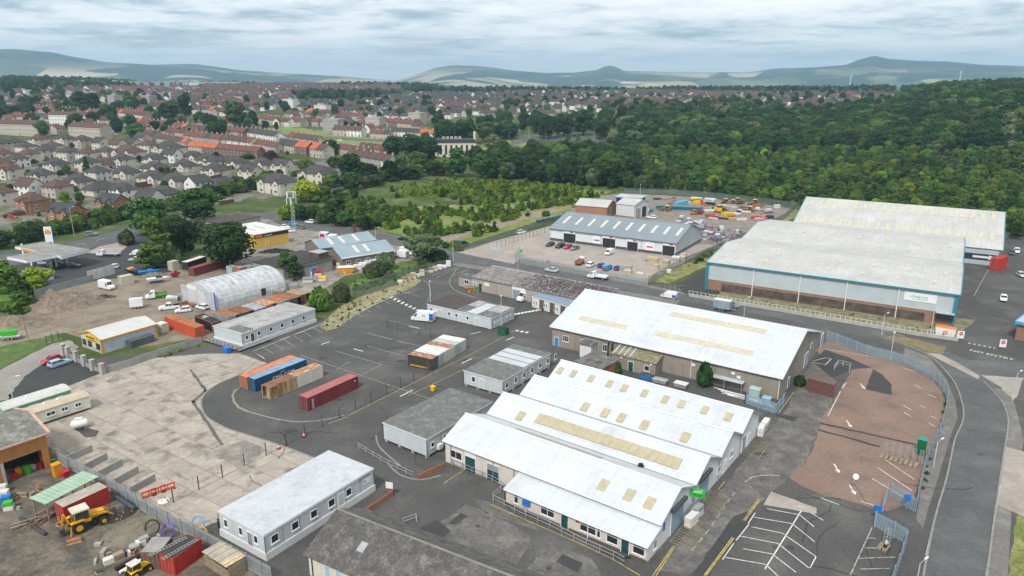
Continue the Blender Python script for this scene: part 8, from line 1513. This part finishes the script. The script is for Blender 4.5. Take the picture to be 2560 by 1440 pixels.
for x,y,m,lb in[(820,664,YB,'orange crate at the loading dock'),(850,668,CTOPW,'red and white wrapped drums at the dock'),(800,668,BINB,'blue and yellow drums at the dock wall'),(772,690,YB,'yellow bin on the loading yard'),(806,702,YB,'heap of yellow sacks on the loading yard'),(795,688,M('sign_red',None),'heap of red and white scrap on the loading yard')]:pack(x,y,(2.2,1.5,1.3),[m,CTOPW],lb,None,10,'goods')
for k in range(12):pack(1000+k*11,708-k*3.8,(1.5,0.9,RR.choice((0.9,1.5,1.8))),[WOOD,PALEWOOD,CTOPW]if k<9 else[WHITE],'stack of pallets and frames along the palisade fence' if k<9 else 'white sacks at the palisade fence corner','pallet stacks along the palisade' if k<9 else 'white sacks',18)
for x,y,m,lb in[(432,752,CTOPW,'pile of white bagged pallets by the tipper truck'),(447,748,CGRY,'grey sided crate at the arched shed'),(600,700,M('sign_red',None),'dark red covered load behind the arched shed'),(700,735,RUST,'rusty red scrap behind the container row'),(735,722,CGRY,'grey tarpaulin scrap behind the container row'),(770,705,CTOPW,'pale sheeted scrap by the bright green bush')]:pack(x,y,(3.0,2.0,1.3),[m,CGRY],lb,None,10,'goods')
for x,y,d,lb in[(1912,1070,60,'white wrapped frames on a rack by the workshop gable'),(1902,1085,60,'steel stillage of frames by the workshop gable'),(1728,1310,50,'timber pallet leaning at the roller shutter'),(1742,1290,50,'steel cage by the roller shutter')]:pack(x,y,(2.4,1.0,1.4),[STEEL,CTOPW,WOOD],lb,None,d,'rack')
o=boxthing('wheeled_bin','blue bin beside the green letting board',1746,1278,(0.7,0.7,1.1),BINB,'bin')
# steel racks with ladder-like uprights on the red yard
for n_,(x0,y0,x1,y1,k,lb)in enumerate([(2200,1140,2310,1172,6,'timber base with six grey ladder uprights on the red yard'),(2196,1365,2228,1378,2,'small base with two ladder uprights in the car park')]):
 a,b=P(x0,y0),P(x1,y1);t=thing('upright_rack',lb,'rack',(a.x,a.y,0.02),atan2(b.y-a.y,b.x-a.x));L=(b-a).length
 for j in range(int(L/0.7)):MB().box(j*0.7,-0.9,0,j*0.7+0.5,0.9,0.2+0.1*(j%2)).obj('base_plank',WOOD,t)
 for i in range(k):
  x=0.5+(L-1.2)*i/(k-1);u=MB().tube((x-0.2,0.6,0.2),(x-0.2,0.9,2.6),0.05).tube((x+0.2,0.6,0.2),(x+0.2,0.9,2.6),0.05).obj('upright',STEEL,t)
  for j in range(6):MB().tube((x-0.2,0.62+0.05*j,0.5+0.38*j),(x+0.2,0.62+0.05*j,0.5+0.38*j),0.04,None,4).obj('rung',STEEL,u)
q=P(2128,1228);t=thing('round_sign','round white disc on a thin post on the red yard','sign',(q.x,q.y,0));MB().tube((0,0,0),(0.3,0,2.2),0.04).obj('post',STEEL,t);MB().tube((0.3,-0.1,2.5),(0.3,-0.16,2.52),0.45,None,16).obj('disc',WHITE,t)
for x,y,lb in[(697,1122,'orange traffic cone on the concrete yard edge'),(760,1092,'orange traffic cone by the black wire fence'),(1173,733,'orange cone at the harled store')]:q=P(x,y);t=thing('traffic_cone',lb,'traffic cone',(q.x,q.y,0.04));MB().box(-0.3,-0.3,0,0.3,0.3,0.06).obj('base',BLACK,t);MB().lathe([(0.24,0.06),(0.05,0.85)],10).obj('cone',M('cone_orange',(0.7,0.07,0.01),0.5),t);MB().lathe([(0.175,0.35),(0.13,0.55)],10).obj('sleeve',WHITE,t)
q=P(201,1072);t=thing('gas_tank','white horizontal gas tank with hooded valve on the concrete','tank',(q.x,q.y,0.03),radians(30));MB().loft([[(x,0.75*r*cos(k*pi/8),1.0+0.75*r*sin(k*pi/8))for k in range(16)]for x,r in((-1.35,0.2),(-1.2,0.75),(-0.9,1),(0.9,1),(1.2,0.75),(1.35,0.2))]).obj('vessel',WHITE,t,smooth=True);MB().box(-0.6,-0.3,1.7,0.6,0.3,2.05).obj('valve_hood',WHITE,t);[MB().box(x,-0.5,0,x+0.2,0.5,0.5).obj('saddle',STEEL,t)for x in(-0.9,0.7)]
a,b=P(362,1246),P(432,1222);an=atan2(b.y-a.y,b.x-a.x)
for k in range(3):q=a+(b-a)*((k+0.5)/3);t=thing('plastic_barrier','orange plastic barrier section on the concrete yard','barrier',(q.x,q.y,0.04),an,'orange barriers');OB=M('cone_orange',None);[MB().box(*v).obj('bar',OB,t)for v in((-1,-0.04,0.1,1,0.04,0.35),(-1,-0.04,0.8,1,0.04,1.05),(-1,-0.04,0.35,-0.85,0.04,0.8),(0.85,-0.04,0.35,1,0.04,0.8),(-0.08,-0.04,0.35,0.08,0.04,0.8))];[MB().box(x,-0.3,0,x+0.2,0.3,0.1).obj('foot',BLACK,t)for x in(-0.9,0.7)]
# green sheeted rack beside the red container
f=Fr((115,1258),(242,1192),(83,1242),2.9);t=f.thing('timber_rack','long pale green sheet roof over a rack of timber and steel','rack');MB().box(-0.2,-0.2,2.85,f.L+0.2,f.W+0.2,2.93).obj('sheet_roof',M('green_sheet',(0.3,0.42,0.3),0.7,0.08,0.4,wave=('X',0.7)),t);[MB().box(x,y,0,x+0.15,y+0.15,2.85).obj('post',WOOD,t)for x in(0,f.L*0.5,f.L-0.2)for y in(0,f.W-0.2)]
for k in range(24):x=RR.uniform(-4,1);MB().box(x,RR.uniform(-0.5,f.W*0.8),0.05+0.1*(k%8),x+RR.uniform(5,7),RR.uniform(0,0.1)+f.W*RR.random(),0.13+0.1*(k%8)).obj('timber',RR.choice([WOOD,RUST,PALEWOOD,STEEL,DARKSTEEL]),t)if False else MB().tube((x,f.W*RR.random()*0.9,0.1+0.1*(k%8)),(x+RR.uniform(4,7),f.W*RR.random()*0.9,0.1+0.1*(k%8)),0.06,None,4).obj('timber',RR.choice([WOOD,RUST,PALEWOOD,STEEL,DARKSTEEL]),t)
# plank roofed lumber shed
f=Fr((508,1378),(570,1418),(545,1352),2.1);t=f.thing('plank_shed','rough plank roofed timber shed beside the palisade fence','shed');n=9
for k in range(n):MB().box(f.L*k/n,-0.2,2.1,f.L*(k+0.9)/n,f.W+0.2,2.16+0.03*(k%2)).obj('plank',PALEWOOD if k>6 else M('grey_plank',(0.38,0.33,0.26),0.9,0.2,1),t)
for k in range(5):MB().box(0,-0.04,0.1+0.3*k,f.L,0.04,0.35+0.3*k).obj('wall_plank',WOOD,t);MB().box(f.L-0.04,0,0.1+0.38*k,f.L+0.04,f.W,0.44+0.38*k).obj('wall_plank',WOOD,t)
MB().box(0.1,f.W-0.1,0,f.L-0.1,f.W,2.05).obj('back_wall',WOOD,t)
for k,(x,y,d)in enumerate([(420,1365,50),(450,1372,50)]):
 q=P(x,y,2.7);t=thing('ladder','aluminium ladder lying on the black roofed container','ladder',(q.x,q.y,2.62),radians(d+6*k),'ladders on the container');[MB().box(-2.4,s,0,2.4,s+0.06,0.07).obj('rail',STEEL,t)for s in(-0.25,0.2)];[MB().box(-2.2+0.4*j,-0.2,0.02,-2.14+0.4*j,0.2,0.06).obj('rung',STEEL,t)for j in range(12)]
def coil(px,py,r,mat,label,tilt=1.1):
 q=P(px,py);mb=MB();n=20;mb.loft([[((r+0.09*cos(k*pi/3))*cos(2*pi*j/n),(r+0.09*cos(k*pi/3))*sin(2*pi*j/n),0.09*sin(k*pi/3))for k in range(6)]for j in range(n+1)],0,False);o=mb.obj('hose_coil',mat,None,(q.x,q.y,r*sin(tilt)+0.1));o.rotation_euler=(tilt,0,RR.uniform(-0.4,0.4));tag(o,label,'coil')
coil(422,1340,0.9,M('purple_hose',(0.16,0.06,0.5),0.5),'purple pipe coil leaning behind the ladders');coil(383,1332,0.9,RUBBER,'large black tyre shaped coil beside the purple coil');coil(497,1325,1.0,M('blue_hose',(0.05,0.35,0.65),0.5),'blue pipe coil hanging at the palisade fence');coil(503,1347,0.8,M('fascia_yellow',None),'yellow pipe coil at the container corner')
for k,(x0,y0,x1,y1,r,lb)in enumerate([(290,1246,338,1278,0.32,'wide dark plastic pipe along the palisade fence'),(300,1240,350,1270,0.32,'second wide dark pipe along the palisade fence'),(52,1298,115,1340,0.22,'dark steel pipe lying on the dirt'),(300,1435,385,1385,0.2,'white plastic pipe on the pipe rack'),(290,1428,380,1378,0.3,'black plastic pipe on the pipe rack'),(250,1360,300,1330,0.16,'plank leaning across the dirt heap')]):a,b=P(x0,y0),P(x1,y1);tag(MB().tube((a.x,a.y,r+0.04),(b.x,b.y,r+0.04),r,None,10).obj('pipe' if k<5 else 'plank',[M('blue_black_pipe',(0.05,0.07,0.08),0.5),M('blue_black_pipe',None),DARKSTEEL,WHITE,BLACK,WOOD][k]),lb,'pipe' if k<5 else 'plank')
for k in range(14):pack(270+k*9+RR.uniform(-4,4),1412-k*5+RR.uniform(-6,8),(1.2,0.9,RR.uniform(0.4,0.9)),[CTOPW,CPAN,WOOD,DARKSTEEL],'low pile of cast kerbs and fittings on the dirt','piles of fittings in the scrap yard',40,'goods')
for k in range(46):
 x,y=RR.uniform(10,430),RR.uniform(1215,1436)
 if not inside(x,y,[(20,1215),(110,1215),(160,1310),(230,1345),(330,1310),(400,1340),(390,1400),(250,1440),(180,1380),(60,1330)])or inside(x,y,[(20,1260),(60,1300),(160,1400),(60,1430)]):continue
 pack(x,y,(RR.uniform(0.4,1.8),RR.uniform(0.3,0.9),RR.uniform(0.15,0.6)),[WOOD,RUST,CPAN,DARKSTEEL,STEEL],'small scrap of timber and rusty metal on the dirt','scrap on the dirt yard',RR.uniform(0,180),'scrap')
for k in range(4):pack(8+k*5,1232+k*14,(1.2,1.0,1.2),[CAR['green'],YB,BINB,CTOPW],'stacked green and yellow gas bottles cage','gas bottle cages',20,'cage')
boxthing('steel_cage','upright yellow steel crate by the orange workshop',146,1192,(1.0,1.2,2.2),M('skip_yellow',None),'crate');boxthing('steel_cage','red plastic tub beside the yellow crate',163,1190,(1.4,1.0,0.9),M('sign_red',None),'tub')
def heap(px,py,rx,ry,h,mat,label,deg=0,rocks=120,name='rubble_heap'):
 q=P(px,py);t=thing(name,label,'heap',(q.x,q.y,0.0),radians(deg));mb=MB();n,m=36,12
 hz=lambda u,v:max(-0.05,h*(1-u*u)**1.1*(0.8+0.5*noise.noise((v[0]*0.35+px,v[1]*0.35,1)))+0.25*noise.noise((v[0]*1.3,v[1]*1.3,px))*(1-u)*2)
 for i in range(m+1):
  for k in range(n):u=i/m;x,y=rx*u*cos(2*pi*k/n),ry*u*sin(2*pi*k/n);mb.v.append((x,y,hz(u,(x,y))))
 for i in range(m):
  for k in range(n):j=(k+1)%n;mb.f.append((i*n+k,(i+1)*n+k,(i+1)*n+j,i*n+j));mb.m.append(0)
 mb.obj('mound',mat,t,smooth=True);r=MB()
 for _ in range(rocks):u=sqrt(RR.random());a=RR.uniform(0,2*pi);x,y=rx*u*cos(a),ry*u*sin(a);s=RR.uniform(0.05,0.22);z=hz(u,(x,y));r.loft([[(x+s*cos(k*1.57+a),y+s*sin(k*1.57+a),z-0.1)for k in range(4)],[(x+s*0.6*cos(k*1.57),y+s*0.6*sin(k*1.57),z+s*0.8)for k in range(4)]])
 x=r.obj('rubble',M('rubble_stone',(0.24,0.2,0.16),0.95,0.35,3),t);x['kind']='stuff'
RUB=M('rubble_soil',(0.22,0.17,0.125),0.97,0.25,0.5,c2=(0.15,0.125,0.1),bump=0.1,bsc=2,fine=0.3,fsc=4);heap(150,762,11,8,4.2,RUB,'large rubble and earth heap beside the dense conifer',20,500);heap(20,812,10,6,2.2,RUB,'lower rubble heap at the green skip trailer',20,250);heap(345,1325,4.5,3.2,1.3,M('grey_soil',(0.17,0.15,0.11),0.97,0.2,0.6,bump=0.05,bsc=3),'flat topped soil heap beside the backhoe loader',40,40);heap(285,1288,3.2,2.2,0.9,M('black_soil',(0.04,0.036,0.03),0.97,0.3,1),'black soil heap in front of the loader bucket',40,80);heap(410,1252,0.9,0.9,0.5,CTOPW,'small white powder heap on the concrete yard',0,10);heap(265,742,3,1.6,0.7,M('black_soil',None),'burnt black scrap heap near the white van',0,60);heap(225,750,3.5,2,0.8,RUB,'pale broken masonry pile at the rubble foot',0,160);heap(690,630,6.5,2.2,1.6,RUBBER,'heap of black scrap tyres behind the tyre shop',12,40,'tyre_heap');heap(385,690,5,2.5,1.2,M('scrap_mix',(0.16,0.14,0.12),0.9,0.5,1.5),'mixed scrap heap among the boats',0,120)
def boat(px,py,deg,L,mat,label,top=None):
 q=P(px,py);t=thing('boat',label,'boat',(q.x,q.y,0.5),radians(deg));W2=L*0.17;st=[(-0.5,0.85,0.0),(-0.2,1,0.0),(0.15,0.9,0.02),(0.38,0.5,0.15),(0.5,0.04,0.45)]
 MB().loft([[(x*L,-w*W2,1.0+0.25*max(0,x)),(x*L,-w*W2*0.7,0.3+k),(x*L,0,0.05+k),(x*L,w*W2*0.7,0.3+k),(x*L,w*W2,1.0+0.25*max(0,x))]for x,w,k in st]).obj('hull',mat,t);MB().loft([[(-0.1*L,-W2*0.7,1.0),(0.2*L,-W2*0.6,1.05),(0.2*L,W2*0.6,1.05),(-0.1*L,W2*0.7,1.0)],[(-0.08*L,-W2*0.5,1.55),(0.08*L,-W2*0.45,1.55),(0.08*L,W2*0.45,1.55),(-0.08*L,W2*0.5,1.55)]]).obj('cabin',top or GLASS,t);MB().box(-L*0.35,-W2*0.5,-0.47,L*0.2,W2*0.5,0.1).obj('trailer',DARKSTEEL,t)
boat(397,706,25,6.2,WHITE,'white cabin cruiser on a trailer');boat(375,688,20,6.5,M('blue_tarp',(0.02,0.17,0.5),0.6),'boat under a blue cover behind the white cruiser',M('blue_tarp',None));boat(330,684,150,7.5,M('navy',None),'old dark hull with orange rim among the scrap',YEL);boat(440,693,25,2.8,CAR['red'],'small red jet ski on a trailer',BLACK)
# a person in white top and dark trousers beside the small rack
def person():
 q=P(2213,1376);J={'pel':(0,0,0.95,0.13),'chest':(0,0.02,1.3,0.155),'neck':(0,0.0,1.5,0.06),'head':(0,-0.03,1.62,0.1),'top':(0,-0.02,1.72,0.075)};E=[('pel','chest'),('chest','neck'),('neck','head'),('head','top')]
 for s,n in((-1,'l'),(1,'r')):
  J.update({'hip'+n:(s*0.1,0,0.88,0.095),'knee'+n:(s*0.12,-0.04*s,0.48,0.065),'ank'+n:(s*0.12,0.02,0.09,0.045),'toe'+n:(s*0.14,-0.16,0.04,0.04),'sh'+n:(s*0.19,0.0,1.42,0.065),'el'+n:(s*0.27,-0.02,1.14,0.046),'wr'+n:(s*0.25,-0.14,0.93,0.032),'pa'+n:(s*0.245,-0.18,0.86,0.03)});E+=[('pel','hip'+n),('hip'+n,'knee'+n),('knee'+n,'ank'+n),('ank'+n,'toe'+n),('chest','sh'+n),('sh'+n,'el'+n),('el'+n,'wr'+n),('wr'+n,'pa'+n)]
  for k in range(5):J['f%d%s'%(k,n)]=(s*(0.215+0.016*k),-0.2-0.012*(k%3),0.79 if k else 0.83,0.009);E.append(('pa'+n,'f%d%s'%(k,n)))
 names=list(J);me=bpy.data.meshes.new('body');me.from_pydata([J[k][:3]for k in names],[(names.index(a),names.index(b))for a,b in E],[]);o=mesh_obj('person',me,None,(q.x,q.y,0.03),0.5);o.modifiers.new('skin','SKIN');o.modifiers.new('smooth','SUBSURF').levels=1;o.modifiers['smooth'].render_levels=1
 for v,k in zip(me.skin_vertices[0].data,names):v.radius=(J[k][3],)*2
 me.skin_vertices[0].data[0].use_root=True;m=bpy.data.materials.new('person_clothes');m.use_nodes=True;n=m.node_tree.nodes;l=m.node_tree.links;tc=n.new('ShaderNodeTexCoord');sp=n.new('ShaderNodeSeparateXYZ');l.new(tc.outputs['Object'],sp.inputs[0]);mr=n.new('ShaderNodeMath');mr.operation='DIVIDE';mr.inputs[1].default_value=2.0;l.new(sp.outputs[2],mr.inputs[0]);r=n.new('ShaderNodeValToRGB');r.color_ramp.interpolation='CONSTANT';e=r.color_ramp.elements
 for p_,c_ in((0.485,(0.6,0.6,0.66)),(0.745,(0.5,0.3,0.22)),(0.83,(0.06,0.04,0.03))):x=e.new(p_);x.color=(*c_,1)
 e[0].position=0;e[0].color=(0.015,0.015,0.018,1);e[-1].position=1.0;e[-1].color=(0.06,0.04,0.03,1);l.new(mr.outputs[0],r.inputs[0]);l.new(r.outputs[0],n['Principled BSDF'].inputs['Base Color']);me.materials.append(m);tag(o,'person in pale top and dark trousers standing at the small rack','person')
person()
# gate boards and words at the warehouse lane
for x,y,lb in[(2400,850,'white gate post with no entry disc at the lane'),(2505,872,'white lane gate with no entry disc')]:q=P(x,y);t=thing('lane_sign',lb,'sign',(q.x,q.y,0),radians(-10));MB().box(-0.7,-0.05,0.4,0.7,0.05,2.2).obj('board',WHITE,t);MB().tube((0,-0.06,1.6),(0,-0.08,1.6),0.45,None,14).obj('disc',M('sign_red',None),t);MB().box(-0.3,-0.1,1.53,0.3,-0.08,1.67).obj('bar',WHITE,t)
a,b=P(2422,877),P(2476,889);an=atan2(b.y-a.y,b.x-a.x);o=text_on(None,'NO ENTRY',1.7,(a.x,a.y,0.06),(0,0,an),WPAINT,'painted_words','LEFT',0.002);o['kind']='structure'
boxthing('gatehouse','white and orange gate cabin at the warehouse corner',2362,838,(4.2,2.0,2.0),WHITE,'cabin',lid=M('sign_orange',None));q=P(2372,842);tag(MB().box(-1.4,-0.04,0.6,1.4,0.04,1.4).obj('orange_board',M('sign_orange',None),None,(q.x,q.y,0),radians(-12)),'orange board on the railing at the lane gate','sign')
for x,y,lb,m in[(1315,1285,'blue arrow sign on a post at the ramp',M('sign_blue',None)),(2265,1272,'blue notice on the short yard fence',M('sign_blue',None)),(2190,1300,'blue notice on the car park fence',M('sign_blue',None)),(1303,640,'green banner on the pale gate leaf',M('sign_green',None)),(975,1240,'white notice post at the low brick wall',WHITE),(1157,615,'sky blue board at the trade yard fence',M('edge_blue',None)),(1370,668,'white and blue notice on the road fence',M('sign_blue',None))]:q=P(x,y);t=thing('notice_sign',lb,'sign',(q.x,q.y,0),radians(-14));MB().tube((0,0,0),(0,0,1.7),0.04).obj('post',STEEL,t);MB().box(-0.55,-0.08,1.3,0.55,-0.03,2.3).obj('board',m,t)
